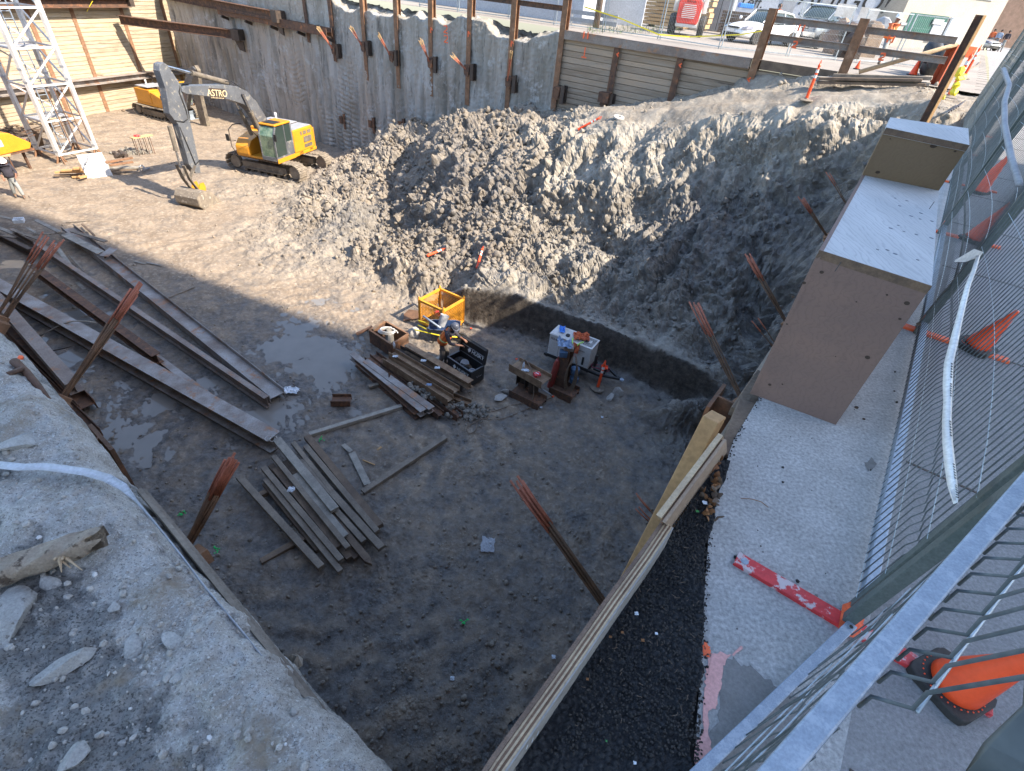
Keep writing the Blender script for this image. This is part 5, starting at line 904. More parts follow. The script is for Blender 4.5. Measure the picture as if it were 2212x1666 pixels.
def welder():
    tp = [P(*K6(*q), FL+1.32) for q in ((1672, 482), (1737, 418), (2025, 520), (1962, 600))]; X = (tp[3]-tp[0])+(tp[2]-tp[1]); L = X.length/2; X.normalize(); Y = Vector((0, 0, 1)).cross(X); Wd = .62; L = 1.45; cen = sum(tp, Vector())/4; t = thing('welding_generator', 'white welding generator with open grille on a dark trailer frame', 'generator', onU(cen, FL)); R = Matrix((X, Y, Vector((0, 0, 1)))).transposed()
    z0, z1 = FL+.55, FL+1.3; mb = MB(); mb.box(onU(cen, (z0+z1)/2), (L, Wd, z1-z0), R); obj('cabinet', mb, M['white'], t, bevel=.02)
    mb = MB(); mb.box(onU(cen, z1+.012), (L+.03, Wd+.03, .024), R); obj('top_cover', mb, M['white'], t, bevel=.008)
    mb = MB(); c2 = onU(cen, z1+.028)-X*(L*.36); mb.box(c2, (.34, Wd*.96, .02), R); obj('hatch', mb, M['white'], t, bevel=.005)
    mb = MB(); mb.lathe([(.07, 0), (.07, .05), (.04, .07)], 14, onU(cen, z1+.02)-X*.2-Y*.1); obj('fuel_cap', mb, M['black'], t)
    mb = MB()
    for i in range(9):
        for j in range(10):
            if 3 <= i <= 5 and 4 <= j <= 6: continue
            mb.box(onU(cen, z1+.026)+X*(L*.27+i*.035)+Y*(-.22+j*.05), (.022, .034, .006), R)
    obj('grille_holes', mb, M['ink'], t)
    f = onU(cen, 0)-Y*(Wd/2+.004); mb = MB(); mb.bar(f+X*.16+Vector((0, 0, z0+.02)), f+X*.16+Vector((0, 0, z1-.02)), .006, .004, up=Y); mb.bar(f-X*.36+Vector((0, 0, z0+.02)), f-X*.36+Vector((0, 0, z1-.02)), .006, .004, up=Y); obj('door_seam', mb, M['ink'], t)
    mb = MB(); letters(mb, '552-414', .10, f-X*.52+Vector((0, 0, z1-.13)), X, (0, 0, 1), .003); letters(mb, '\u25cf generators', .06, f+X*.40+Vector((0, 0, z1-.2)), X, (0, 0, 1), .003) if False else None; mb.bar(f+X*.28+Vector((0, 0, z1-.18)), f+X*.52+Vector((0, 0, z1-.18)), .006, .02, up=Y); obj('lettering', mb, M['ink'], t)
    mb = MB(); mb.bar(f+X*.02+Vector((0, 0, z0+.32)), f+X*.26+Vector((0, 0, z0+.3)), .006, .025, up=Y); obj('stripe', mb, M['redpaint'], t)
    mb = MB(); mb.box(f+X*.52+Vector((0, 0, z0+.24))-Y*.01, (.06, .03, .28), R); obj('recess', mb, M['ink'], t)
    mb = MB()
    for s in (-1, 1): mb.bar(onU(cen, FL+.5)+Y*s*.3-X*(L/2+.1), onU(cen, FL+.5)+Y*s*.3+X*(L/2+.45), .07, .08)
    for s in (-.5, 0, .5): mb.bar(onU(cen, FL+.47)+X*s*L-Y*.34, onU(cen, FL+.47)+X*s*L+Y*.34, .07, .06)
    mb.bar(onU(cen, FL+.5)+X*(L/2+.4)-Y*.3, onU(cen, FL+.44)+X*(L/2+1.0), .07, .07); mb.bar(onU(cen, FL+.5)+X*(L/2+.4)+Y*.3, onU(cen, FL+.44)+X*(L/2+1.0), .07, .07); obj('trailer_frame', mb, M['black'], t)
    mb = MB(); mb.lathe([(.04, -.02), (.07, -.02), (.07, .02), (.04, .02)], 12, onU(cen, FL+.44)+X*(L/2+1.07)); obj('tow_ring', mb, M['galv'], t)
    for s in (-1, 1): mb = MB(); mb.lathe([(.08, -.07), (.26, -.09), (.3, -.05), (.3, .05), (.26, .09), (.08, .07)], 22, onU(cen, FL+.3)+Y*s*.46, Y); obj('wheel', mb, M['rubber'], t)
    mb = MB(); mb.lathe([(.05, 0), (.05, .4), (.03, .44)], 12, onU(cen, FL+.55)+X*(L/2+.12)-Y*.02); mb.box(onU(cen, FL+.56)+X*(L/2+.35), (.4, .4, .06), R); obj('battery_tray', mb, M['black'], t)
    crumple(onU(cen, z1+.06)-X*(L*.33)+Y*.05, (.18, .36), 'bluetarp', 'blue cloth lying on the generator hatch', 'cloth', 'blue_cloth')
    crumple(onU(cen, z1+.05)+X*.20+Y*.06, (.5, .42), 'cloth_orange', 'pink-orange jacket thrown over the top of the generator', 'jacket', 'work_jacket', 13, .22)
    rows = [[onU(cen, 0)+X*(.03+.30*i/6+rng.normal()*.008)-Y*(Wd/2+.02+.03*math.sin(i*2.1)*math.sin(j+1)+.01*j)+Vector((0, 0, z1+.03-.32*j/6)) for i in range(7)] for j in range(7)]; mb = MB(); mb.sheet(rows, .01); o = obj('orange_vest', mb, M['cloth_orange']); tag(o, 'orange vest with lime bands hanging over the generator front', 'vest')
    mb = MB(); [mb.tube([onU(cen, z1+.06)+X*x0-Y*.16, onU(cen, z1+.07)+X*(x0+x1)/2-Y*.3, onU(cen, z1-.0)+X*x1-Y*(Wd/2+.06)], .02, 6) for x0, x1 in ((.0, .1), (.36, .26))]; o2 = obj('reflective_band', mb, mat('lime_band', (.45, .8, .15), .5), o)
    crumple(onU(cen, FL+.62)+X*(L/2+.45)-Y*.02, (.2, .2), 'orange', 'crumpled orange glove on the trailer drawbar', 'glove', 'orange_glove', 8, .4)
    mb = MB(); [mb.tube([onU(cen, FL+.58)+X*(L/2+.2+.12*k)+Vector((.12*math.cos(a)*1.6, .12*math.sin(a), .02*math.sin(a*3+k))) for a in np.linspace(0, 5.8, 14)], .014, 5) for k in range(3)]; o = obj('cable_coil', mb, mat('dark_red_cable', (.2, .03, .05), .6), smooth=True); tag(o, 'dark red cables coiled on the trailer drawbar', 'cable')
    return cen, X, Y, L, R
WG = welder()
def stub(a, b, z, d, fw, flat, m, lb, name='beam_stub'):
    A = P(*a, FL+z); B = P(*b, FL+z); X = (B-A).normalized(); up = Vector((0, 0, 1)).cross(X) if flat else Vector((0, 0, 1)); mb = MB(); mb.hbeam(A, B, d, fw, .022, .016, up); o = obj(name, mb, M[m], bevel=.004); tag(o, lb, 'beam stub', 'cut beam pieces used as work benches'); return A, B, X
A, B, X = stub(K6(1405, 700), K6(1640, 830), .78, .52, .26, True, 'beamtan', 'upper beam piece used as a tray with bottles and a red bag')
BT = (A, B, X); z = FL+.78
stub(K6(1400, 885), K6(1610, 990), .14, .52, .26, True, 'rust', 'lower beam piece carrying the tray')
mb = MB(); c = (A+B)/2; mb.hbeam(onU(c, FL+.2)-X*.2, onU(c, FL+.72)-X*.2, .34, .3, .02, .014, up=X); mb.box(onU(c, FL+.46)+X*.2, (.3, .3, .5)); o = obj('beam_stub', mb, M['beamdark']); tag(o, 'dark upright beam piece between the two trays', 'beam stub', 'cut beam pieces used as work benches')
stub(K6(1690, 860), K6(1850, 930), .14, .6, .28, True, 'rust', 'beam piece with a ragged cut hole right of the tray')
q = c+Vector((0, 0, .13))
mb = MB(); mb.lathe([(.035, 0), (.035, .17), (.014, .21), (.014, .24)], 10, onU(c, FL+.79)-X*.26); o = obj('spray_bottle', mb, M['paper'], smooth=True); tag(o, 'white bottle standing on the tray beam', 'bottle')
crumple(onU(c, FL+.82)-X*.12-Vector((.05, .06, 0)), (.22, .12), 'paper', 'white rag on the tray beam'); mb = MB(); mb.box(onU(c, FL+.84)+X*.26, (.2, .16, .09), Euler((.1, 0, .4)).to_matrix()); mb.bar(onU(c, FL+.893)+X*.2, onU(c, FL+.893)+X*.32, .03, .006, mi=1); o = obj('red_pack', mb, [M['redpaint'], M['paper']], bevel=.015); tag(o, 'bright red pack with white print on the tray beam', 'pack')
def standpost():
    b = P(*K6(1745, 860), FL+.05); b = onU(b, FL); t = thing('post_stub', 'upright rusty beam piece hung with cables and a blue cloth', 'beam stub', b); X = WG[1]; Y = WG[2]; mb = MB(); mb.hbeam(b+Vector((0, 0, .0)), b+Vector((0, 0, 1.5)), .36, .32, .025, .016, up=Y); obj('beam', mb, M['rust'], t)
    mb = MB(); mb.box(b+Vector((.02, 0, 1.53)), (.3, .3, .1)); obj('cap_plate', mb, M['beam'], t)
    crumple(b+Vector((-.12, -.05, 1.62)), (.42, .36), 'cloth_blue', 'pale blue shirt bundled on top of the upright beam piece', 'shirt', 'blue_shirt', 11, .35)
    mb = MB(); mb.box(b+Vector((-.12, -.16, 1.4)), (.24, .2, .2)); o = obj('blue_box', mb, M['bluemetal'], bevel=.02); tag(o, 'blue tool pouch hanging under the blue shirt', 'pouch')
    for k, (dx, m_, lb) in enumerate(((-.34, 'redpaint', 'dark red gas cylinder leaning on the upright beam piece'), (-.22, 'cloth_orange', 'orange-brown gas cylinder behind the red one'))):
        mb = MB(); c = b+Vector((dx, -.1+.14*k, 0)); mb.lathe([(.09, 0), (.1, .03), (.1, .95), (.07, 1.08), (.03, 1.12), (.03, 1.2)], 14, c, (.1, .03, 1)); M['cyl%d' % k] = mat('cylinder_paint_%d' % k, ((.30, .05, .04), (.33, .11, .05))[k], .5, 0, (.2, .04, .03), 5); o = obj('gas_cylinder', mb, M['cyl%d' % k], smooth=False); tag(o, lb, 'gas cylinder', 'gas cylinders by the post')
    for k in range(2): mb = MB(); c = b+Vector((.34+.02*k, -.08, .75-.35*k)); mb.lathe([(.12, -.1), (.14, -.05), (.14, .1), (.05, .14)], 14, c); o = obj('blue_motor', mb, M['bluemetal']); tag(o, ('upper blue machine part hanging right of the upright beam piece', 'lower blue machine part hanging right of the upright beam piece')[k], 'machine part', 'blue machine parts')
    mb = MB()
    for k in range(6):
        h = 1.35-.03*k; w_ = .22+.025*k; mb.tube([b+Vector((.22+w_*.9*math.sin(a)*.6, -.24-.02*k, h-.55+.62*math.cos(a)+rng.normal()*.01)) for a in np.linspace(.2, 6.0, 16)], .014, 5)
    o = obj('hung_cables', mb, M['hose'], smooth=True); tag(o, 'brown cables looped over the upright beam piece', 'cable'); return b
PB = standpost()
mb = MB(); pts = [(1690, 940, .12), (1620, 975, .03), (1500, 1030, .03), (1300, 1105, .03), (1180, 1112, .03), (1100, 1140, .03), (1060, 1180, .03), (1075, 1212, .03), (1120, 1195, .03), (1140, 1110, .03), (1160, 1080, .03), (1290, 1035, .03), (1400, 1000, .03), (1500, 985, .05), (1540, 950, .2), (1548, 880, .45), (1545, 800, .8), (1520, 720, .98), (1480, 668, 1.0), (1440, 720, .93), (1410, 752, .8)]
P3 = [P(*K6(x, y), FL+z) for x, y, z in pts]; P3 = [Vector((q.x, q.y, max(q.z, gz(q.x, q.y)+.03))) for q in P3]; sm = []
for i in range(len(P3)-1):
    p0, p1, p2, p3 = P3[max(i-1, 0)], P3[i], P3[i+1], P3[min(i+2, len(P3)-1)]
    for f in np.linspace(0, 1, 5, endpoint=False): sm.append(.5*((2*p1)+(-p0+p2)*f+(2*p0-5*p1+4*p2-p3)*f*f+(-p0+3*p1-3*p2+p3)*f**3))
mb.tube(sm, .013, 6); o = obj('air_hose', mb, M['hose'], smooth=True); tag(o, 'long tan hose looping over the mud and the tray beam', 'hose')
mb = MB(); mb.tube([P(*K6(1600, 880), FL+.4), P(*K6(1655, 915), FL+.25), P(*K6(1682, 935), FL+.15)], .03, 8); mb.tube([P(*K6(1682, 935), FL+.15), P(*K6(1692, 942), FL+.13)], .035, 8, 1); o = obj('cutting_torch', mb, [M['grey'], M['orange']], smooth=True); tag(o, 'torch handle with an orange end hanging off the lower tray', 'torch')
def delineator(base, axis, label, h=1.07, ring=True, baseless=False):
    t = thing('delineator_post', label, 'delineator', base, 0, 'orange delineator posts'); A = Vector(axis).normalized(); mb = MB()
    mb.lathe([(.055, .02), (.05, .1), (.042, .85*h), (.03, .87*h), (.03, .9*h), (.045, .92*h), (.045, .96*h), (.02, 1.0*h)], 14, base, A); obj('post', mb, M['orange'], t, smooth=False)
    for z in (.62*h, .76*h): mb = MB(); mb.lathe([(.0465, z), (.0445, z+.085*h)], 14, base, A, cap=False); obj('reflective_band', mb, M['white_tape'], t)
    mb = MB(); X = A.orthogonal().normalized(); mb.tube([base+A*h*.93+X*.05*s for s in (0,)]+[base+A*(h*.95+.06)+X*.05, base+A*(h*1.0+.09), base+A*(h*.95+.06)-X*.05, base+A*h*.93], .012, 6) if ring else mb.lathe([(.02, h*.98), (.02, h*1.02)], 8, base, A); obj('grip', mb, M['orange'], t)
    if not baseless: mb = MB(); mb.lathe([(.0, 0), (.23, .0), (.24, .02), (.2, .045), (.07, .05), (.06, .08)], 18, base, A, cap=False); obj('base', mb, M['mudsteel'], t)
    return t
delineator(P(*K6(2012, 878), FL+.01), (.04, .02, 1), 'orange delineator post standing beside the generator trailer', 1.0)
q0 = PPl(*K3b(1155, 1015), WA+WV*2.9, WV); q1 = PPl(*K3b(1345, 903), WA+WV*2.6, WV); q0.z += .05; delineator(q0, (q1-q0), 'orange delineator lying on the crest of the clay mound', 1.0, baseless=True)
q0 = P(922, 553, -7.15); q1 = P(968, 534, -7.05); delineator(q0, (q1-q0), 'orange delineator lying half buried left of the others on the mound toe', .85, baseless=True)
q0 = P(1030, 580, -7.0); q1 = P(1045, 528, -6.45); delineator(q0, (q1-q0), 'orange delineator sticking up tilted out of the mound above the basket', .95, baseless=True)
b_ = PPl(1741, 216, WA+WV*2.5, WV); delineator(Vector((b_.x, b_.y, gz(b_.x, b_.y)+.03)), (.0, .0, 1), 'orange delineator post standing at the edge of the earth ramp', 1.05)
mb = MB(); q = PPl(*K3b(1470, 948), WA+WV*2.5, WV); mb.lathe([(.05, 0), (.24, .0), (.24, .05), (.06, .07), (.05, 0)], 16, Vector((q.x, q.y, gz(q.x, q.y)+.05)), (.1, -.2, 1), cap=False); o = obj('rubber_ring', mb, M['stone']); tag(o, 'round grey base lying loose behind the fallen delineator', 'base')
for k, (px, py) in enumerate((K6(2105, 945), K6(2160, 915), K6(1345, 905), K6(1310, 945))): mb = MB(); mb.clod(P(px, py, FL+.05), .15+.04*(k % 2), 2, .18, (1.2, .9, .35)); o = obj('flat_stone', mb, M['stone']); tag(o, ('flat grey stone right of the delineator base', 'smaller flat stone furthest right of the delineator', 'grey rock beside the lower tray beam', 'small rock left of the lower tray beam')[k], 'stone', 'grey stones on the mud')
for k, (px, py, m_, lb) in enumerate((K6(1755, 1072)+('paper', 'pale wad of paper below the trays'), K6(1600, 1020)+('paper', 'white scrap near the hose'), K6(2045, 1092)+('paper', 'small white wrapper right on the mud'), K3(948, 130)+('paper', 'white scrap near the lump of clay'), K3(925, 108)+('orange', 'orange scrap near the lump of clay'), K6(1090, 445)+('orange', 'orange flag right of the yellow basket'), K6(1422, 670)+('orange', 'orange cap beside the tray beam'), K3(1062, 22)+('paper', 'pale plastic cup at the foot of the cut'), K3(550, 1165)+('paper', 'white wrapper on the dark foreground mud'), K3(105, 1260)+('paper', 'pale lump of foil near the bottom of the pit'))):
    crumple(P(px, py, FL+.03), (.075, .075), m_, lb, grp='scraps on the pit floor')
def excavator(S, F, T, label, boom, stick, bucket, piv, s=1., zc=3.02, number=None, boomtext=None, blade=False, glassm='glass'):
    F = Vector((F[0], F[1], 0)).normalized(); T = Vector((T[0], T[1], 0)).normalized(); S = Vector((S[0], S[1], FL)); Lf = Vector((-F.y, F.x, 0)); rz = math.atan2(F.y, F.x)-math.pi/2
    t = thing('excavator', label, 'excavator', S, rz)
    def W(x, y, z): return S+(-Lf)*x*s+F*y*s+Vector((0, 0, z*s))          # x right, y forward
    def bx(x0, x1, y0, y1, z0, z1, mb=None): mb = mb or MB(); R = Matrix((-Lf, F, Vector((0, 0, 1)))).transposed(); return mb.box(W((x0+x1)/2, (y0+y1)/2, (z0+z1)/2), (abs(x1-x0)*s, abs(y1-y0)*s, abs(z1-z0)*s), R)
    N_ = Vector((-T.y, T.x, 0))
    for sd in (-1, 1):
        c = S+N_*sd*1.24*s; mb = MB(); L_ = 1.95*s; r = .46*s; n = 54; path = []
        tot = 4*L_+2*math.pi*r
        for k in range(n):
            d = tot*k/n
            if d < 2*L_: p = (-L_+d, 2*r); tg = (1, 0)
            elif d < 2*L_+math.pi*r: a = (d-2*L_)/r; p = (L_+r*math.sin(a), r+r*math.cos(a)); tg = (math.cos(a), -math.sin(a))
            elif d < 4*L_+math.pi*r: p = (L_-(d-2*L_-math.pi*r), 0); tg = (-1, 0)
            else: a = (d-4*L_-math.pi*r)/r; p = (-L_-r*math.sin(a), r-r*math.cos(a)); tg = (-math.cos(a), math.sin(a))
            path.append((p, tg))
        for (px, pz), (tx, tz) in path:
            sag = -.05*s*math.cos(px/L_*math.pi/2) if pz > 1.5*r and abs(px) < L_ else 0
            q = c+T*px+Vector((0, 0, pz+.05*s+sag)); tv = T*tx+Vector((0, 0, tz)); nv = T*(-tz)+Vector((0, 0, tx)); mb.bar(q-tv*.085*s, q+tv*.085*s, .66*s, .035*s, up=nv); mb.bar(q-tv*.02*s+nv*.03*s, q+tv*.02*s+nv*.03*s, .66*s, .05*s, up=nv)
        obj('track', mb, M['mudsteel'], t)
        mb = MB(); mb.bar(c-T*1.45*s+Vector((0, 0, .50*s)), c+T*1.45*s+Vector((0, 0, .50*s)), .34*s, .34*s); mb.bar(c-T*1.2*s+Vector((0, 0, .30*s)), c+T*1.2*s+Vector((0, 0, .30*s)), .42*s, .1*s); obj('track_frame', mb, M['dirtysteel'], t, bevel=.02)
        for e in (-1, 1): mb = MB(); mb.lathe([(.1*s, -.13*s), (.33*s, -.12*s), (.36*s, 0), (.33*s, .12*s), (.1*s, .13*s)], 20, c+T*1.95*s*e+Vector((0, 0, .51*s)), N_); obj('track_wheel', mb, M['mudsteel'], t)
        mb = MB(); [mb.lathe([(.1*s, -.16*s), (.1*s, .16*s)], 12, c+T*x*s+Vector((0, 0, .17*s)), N_) for x in np.linspace(-1.3, 1.3, 7)]; obj('rollers', mb, M['dirtysteel'], t)
    mb = MB(); mb.bar(S-N_*1.0*s+Vector((0, 0, .58*s)), S+N_*1.0*s+Vector((0, 0, .58*s)), 1.3*s, .28*s); mb.lathe([(.62*s, .7*s), (.62*s, 1.04*s)], 24, S); obj('undercarriage', mb, M['dirtysteel'], t)
    mb = bx(-1.36, 1.36, -1.75, .35, 1.02, 1.2); bx(-1.36, 1.36, .35, 1.7, 1.02, 1.14, mb); obj('deck', mb, M['yellow'], t, bevel=.03*s)
    mb = bx(-1.37, -.5, -1.55, .28, 1.2, 2.38); obj('side_door', mb, M['yellow'], t, bevel=.06*s)
    mb = bx(.45, 1.37, -1.55, .3, 1.2, 2.28); obj('side_cover', mb, M['yellow'], t, bevel=.06*s)
    mb = bx(-.5, .45, -1.5, .2, 1.2, 2.42); obj('engine_hood', mb, M['beamdark'], t, bevel=.05*s)
    mb = MB(); prof = [(-1.35, -1.55), (-1.25, -1.85), (-.8, -2.0), (.8, -2.0), (1.25, -1.85), (1.35, -1.55)]; mb.prism([(a*s, b*s) for a, b in prof], S, -Lf, F, (1.02*s, 2.2*s)); obj('counterweight', mb, M['yellow'], t, bevel=.04*s)
    mb = bx(-1.30, -.45, -1.5, .25, 2.385, 2.405); bx(-.45, 1.3, -1.5, .1, 2.43, 2.45, mb); obj('walkway', mb, M['grey'], t)
    mb = MB()
    for y0, y1, z0, z1 in ((-1.32, -1.02, 2.05, 2.22), (-.9, -.62, 2.05, 2.22), (-.5, -.36, 2.05, 2.22), (-1.32, -.6, 1.62, 1.92), (-1.32, -.6, 1.35, 1.52)): bx(-1.395, -1.37, y0, y1, z0, z1, mb)
    obj('grille', mb, M['dirtysteel'], t)
    mb = MB(); mb.lathe([(.06*s, 0), (.06*s, .35*s), (.085*s, .36*s), (.07*s, .5*s)], 12, W(.55, -1.0, 2.35)); obj('exhaust', mb, M['white'], t)
    x0, x1, y0, y1, z0, z1 = -1.36, -.40, .33, 1.9, 1.1, 2.82
    mb = bx(x0, x1, y0, y1, z0, z0+.22); bx(x0, x1, y0, y0+.1, z0, z1, mb)
    for (xa, ya, xb, yb) in ((x0, y1-.28, x0, y1-.05), (x1, y1-.28, x1, y1-.05)):
        mb.bar(W(xa+(.04 if xa == x0 else -.04), y1-.04, z0+.2), W(xb+(.04 if xa == x0 else -.04), y1-.04, z0+1.25), .08*s, .08*s, (1, 0, 0)); mb.bar(W(xa+(.04 if xa == x0 else -.04), y1-.04, z0+1.25), W(xb+(.04 if xa == x0 else -.04), y1-.28, z1-.02), .08*s, .08*s, (1, 0, 0))
    mb.bar(W(x0+.03, .98, z0+.2), W(x0+.03, .98, z1), .07*s, .08*s, (1, 0, 0)); mb.bar(W(x1-.03, .98, z0+.2), W(x1-.03, .98, z1), .07*s, .08*s, (1, 0, 0))
    bx(x0, x0+.05, y0+.1, .98, z0+.2, z0+.85, mb); obj('cab_frame', mb, M['blue'], t, bevel=.015*s)
    mb = MB(); mb.prism([((a)*s, b*s) for a, b in ((y0+.1, z0+.24), (y1-.03, z0+.22), (y1-.03, z0+1.25), (y1-.27, z1-.03), (y0+.1, z1-.03))], W(x0+.025, 0, 0), F, (0, 0, 1), .02*s); obj('side_window', mb, M[glassm], t)
    mb = MB(); mb.prism([((a)*s, b*s) for a, b in ((y0+.1, z0+.24), (y1-.03, z0+.22), (y1-.03, z0+1.25), (y1-.27, z1-.03), (y0+.1, z1-.03))], W(x1-.025, 0, 0), F, (0, 0, 1), .02*s); obj('side_window', mb, M[glassm], t)
    mb = MB(); mb.add([W(x0+.07, y1-.02, z0+.1), W(x1-.07, y1-.02, z0+.1), W(x1-.07, y1-.02, z0+1.25), W(x0+.07, y1-.02, z0+1.25), W(x1-.07, y1-.26, z1-.04), W(x0+.07, y1-.26, z1-.04)], [[0, 1, 2, 3], [3, 2, 4, 5]]); obj('windscreen', mb, M['greenglass'], t)
    mb = bx(x0-.01, x1+.01, y0, y1-.2, z1, z1+.1); obj('cab_roof', mb, M['yellow'], t, bevel=.04*s)
    mb = bx(x0+.12, x1-.12, y0+.65, y1-.32, z1+.1, z1+.13); obj('roof_hatch', mb, M['black'], t, bevel=.01)
    mb = bx(x0+.2, x1-.25, .55, 1.0, 1.5, 1.75); bx(x0+.2, x1-.25, .5, .66, 1.6, 2.35, mb); obj('seat', mb, M['cloth_blue'], t, bevel=.04*s)
    mb = bx(x0-.012, x0, y0-.02, y1, z0-.08, z0+.14); obj('sill', mb, M['yellow'], t)
    mb = MB(); mb.prism([(a*s, b*s) for a, b in ((.3, 1.1), (1.75, 1.1), (1.75, 1.55), (1.45, 1.85), (.3, 2.15))], W(.92, 0, 0), F, (0, 0, 1), .88*s); obj('fuel_tank', mb, M['yellow'], t, bevel=.04*s)
    mb = bx(.55, 1.3, 1.755, 1.775, 1.2, 1.5); bx(.62, 1.22, 1.76, 1.78, 1.6, 1.7, mb) if False else None; obj('toolbox_door', mb, M['crate'], t, bevel=.008)
    mb = MB(); mb.tube([W(1.42, 1.65, 1.0), W(1.5, 1.85, 1.5), W(1.46, 1.85, 2.35), W(1.36, 1.6, 2.55), W(1.36, .9, 2.5)], .022*s, 6); mb.tube([W(1.5, 1.85, 1.75), W(1.36, 1.6, 1.75)], .02*s, 6); obj('handrail', mb, M['beamdark'], t)
    mb = MB(); mb.box(W(1.55, 1.95, 1.95), (.2*s, .05*s, .34*s), Matrix((-Lf, F, Vector((0, 0, 1)))).transposed()); mb.box(W(x0-.12, y1+.05, 2.35), (.16*s, .05*s, .34*s), Matrix((-Lf, F, Vector((0, 0, 1)))).transposed()); obj('mirror', mb, M['black'], t, bevel=.01)
    if number:
        mb = MB(); letters(mb, number, .24*s, W(-1.385, -.2, 1.12), -F, (0, 0, 1), .003); letters(mb, '250G', .13*s, W(-1.385, -1.2, 1.18), -F, (0, 0, 1), .003); obj('lettering', mb, M['ink'], t)
    O = S+Lf*0
    def Q(p, off=0): q = PPl(p[0], p[1], O+Lf*off, Lf) if len(p) == 2 else W(0, p[1], p[2]); return q-Lf*0
    def uz(p, off=0): q = Q(p, off); return ((q-S).dot(F), q.z-FL)
    bp = [uz(p) for p in boom]; mb = MB(); w_ = .24*s
    mb.prism(bp, S, F, (0, 0, 1), (-w_, w_)); obj('boom', mb, M['blue'], t, bevel=.02*s)
    sp = [uz(p) for p in stick]; mb = MB(); mb.prism(sp, S, F, (0, 0, 1), (-.17*s, .17*s)); obj('stick', mb, M['blue'] if not blade else M['dirtysteel'], t, bevel=.02*s)
    def cyl(a, b, off, r=.085, k=.55, nm='hydraulic_cylinder'):
        A = Q(a)+Lf*off*s; B = Q(b)+Lf*off*s; m_ = A.lerp(B, k); mb = MB(); mb.lathe([(r*s, 0), (r*s, (m_-A).length)], 12, A, (B-A)); mb.lathe([(r*1.15*s, (m_-A).length-.06*s), (r*1.15*s, (m_-A).length)], 12, A, (B-A)); o = obj(nm, mb, M['dirtysteel'], t, smooth=False)
        mb = MB(); mb.lathe([(r*.5*s, 0), (r*.5*s, (B-m_).length)], 10, m_, (B-A)); obj('rod', mb, M['chrome'], o)
    for a, b, off, r, k in piv['cyl']: cyl(a, b, off, r, k)
    for pts, off, r in piv['hose']: mb = MB(); mb.tube([Q(p)+Lf*off*s for p in pts], r*s, 6); obj('hydraulic_hose', mb, M['black'], t, smooth=True)
    for a, b in piv['link']: mb = MB(); [mb.bar(Q(a)+Lf*o_*s, Q(b)+Lf*o_*s, .05*s, .16*s, up=Lf) for o_ in (-.2, .2)]; obj('bucket_link', mb, M['dirtysteel'], t)
    if boomtext:
        a, b = piv['text']; A = Q(a)+Lf*(w_+.006); B = Q(b)+Lf*(w_+.006); X = (B-A).normalized(); mb = MB(); c = (A+B)/2; Zz = Lf.cross(X).normalized(); Zz = Zz if Zz.z > 0 else -Zz; L_ = (B-A).length
        mb.bar(A, B, .42*s, .008, up=Lf); pl_ = obj('name_plate', mb, M['beamdark'], t); mb = MB(); letters(mb, boomtext, .40*s, c+Lf*.008, X, Zz, .003); obj('lettering', mb, M['creamink'], pl_)
        mb = MB(); [mb.bar(c+X*x-Zz*.19*s+Lf*.006, c+X*(x+.05)-Zz*.19*s+Lf*.006, .03*s, .004, up=Lf) for x in np.arange(-L_*.42, L_*.42, .09)]; obj('small_print', mb, M['creamink'], pl_)
    if bucket:
        W_ = bucket['w']*s; outer = [uz(p, W_) for p in bucket['shell']]; mb = MB(); rows = [[S+F*u+Vector((0, 0, z))+Lf*o_ for o_ in (-W_, 0, W_)] for u, z in outer]; mb.sheet(rows, .03); bk = obj('bucket', mb, M['mudsteel'], t)
        for o_ in (-W_, W_): mb = MB(); mb.prism(outer, S+Lf*o_, F, (0, 0, 1), .035); obj('side_plate', mb, M['mudsteel'], bk)
        tip = outer[-1]; pr_ = outer[-2]; d = Vector((tip[0]-pr_[0], tip[1]-pr_[1])).normalized(); mb = MB()
        for k in range(5): c = S+F*tip[0]+Vector((0, 0, tip[1]))+Lf*W_*(-.9+.45*k); mb.bar(c, c+F*d.x*.2*s+Vector((0, 0, d.y*.2*s)), .1*s, .06*s)
        obj('teeth', mb, M['dirtysteel'], bk)
        mb = MB(); ear = [uz(p, 0) for p in bucket['ear']]; mb.prism(ear, S+Lf*.2*s, F, (0, 0, 1), .05); mb.prism(ear, S-Lf*.2*s, F, (0, 0, 1), .05); obj('bucket_ear', mb, M['yellow'], bk)
    if blade:
        c = S+T*2.1*s; mb = MB(); rows = [[c+N_*y*s+T*x*s+Vector((0, 0, z*s)) for y in (-1.3, 0, 1.3)] for x, z in ((.12, .02), (0, .15), (-.03, .4), (.05, .68))]; mb.sheet(rows, .05); mb.bar(S+T*1.2*s+N_*.5*s+Vector((0, 0, .35*s)), c+N_*.5*s+Vector((0, 0, .3*s)), .12, .12); mb.bar(S+T*1.2*s-N_*.5*s+Vector((0, 0, .35*s)), c-N_*.5*s+Vector((0, 0, .3*s)), .12, .12); obj('dozer_blade', mb, M['galv'], t)
    return t, W, Q
XB = lambda *a: KX(*a)
S1 = (-14.87, 30.55)
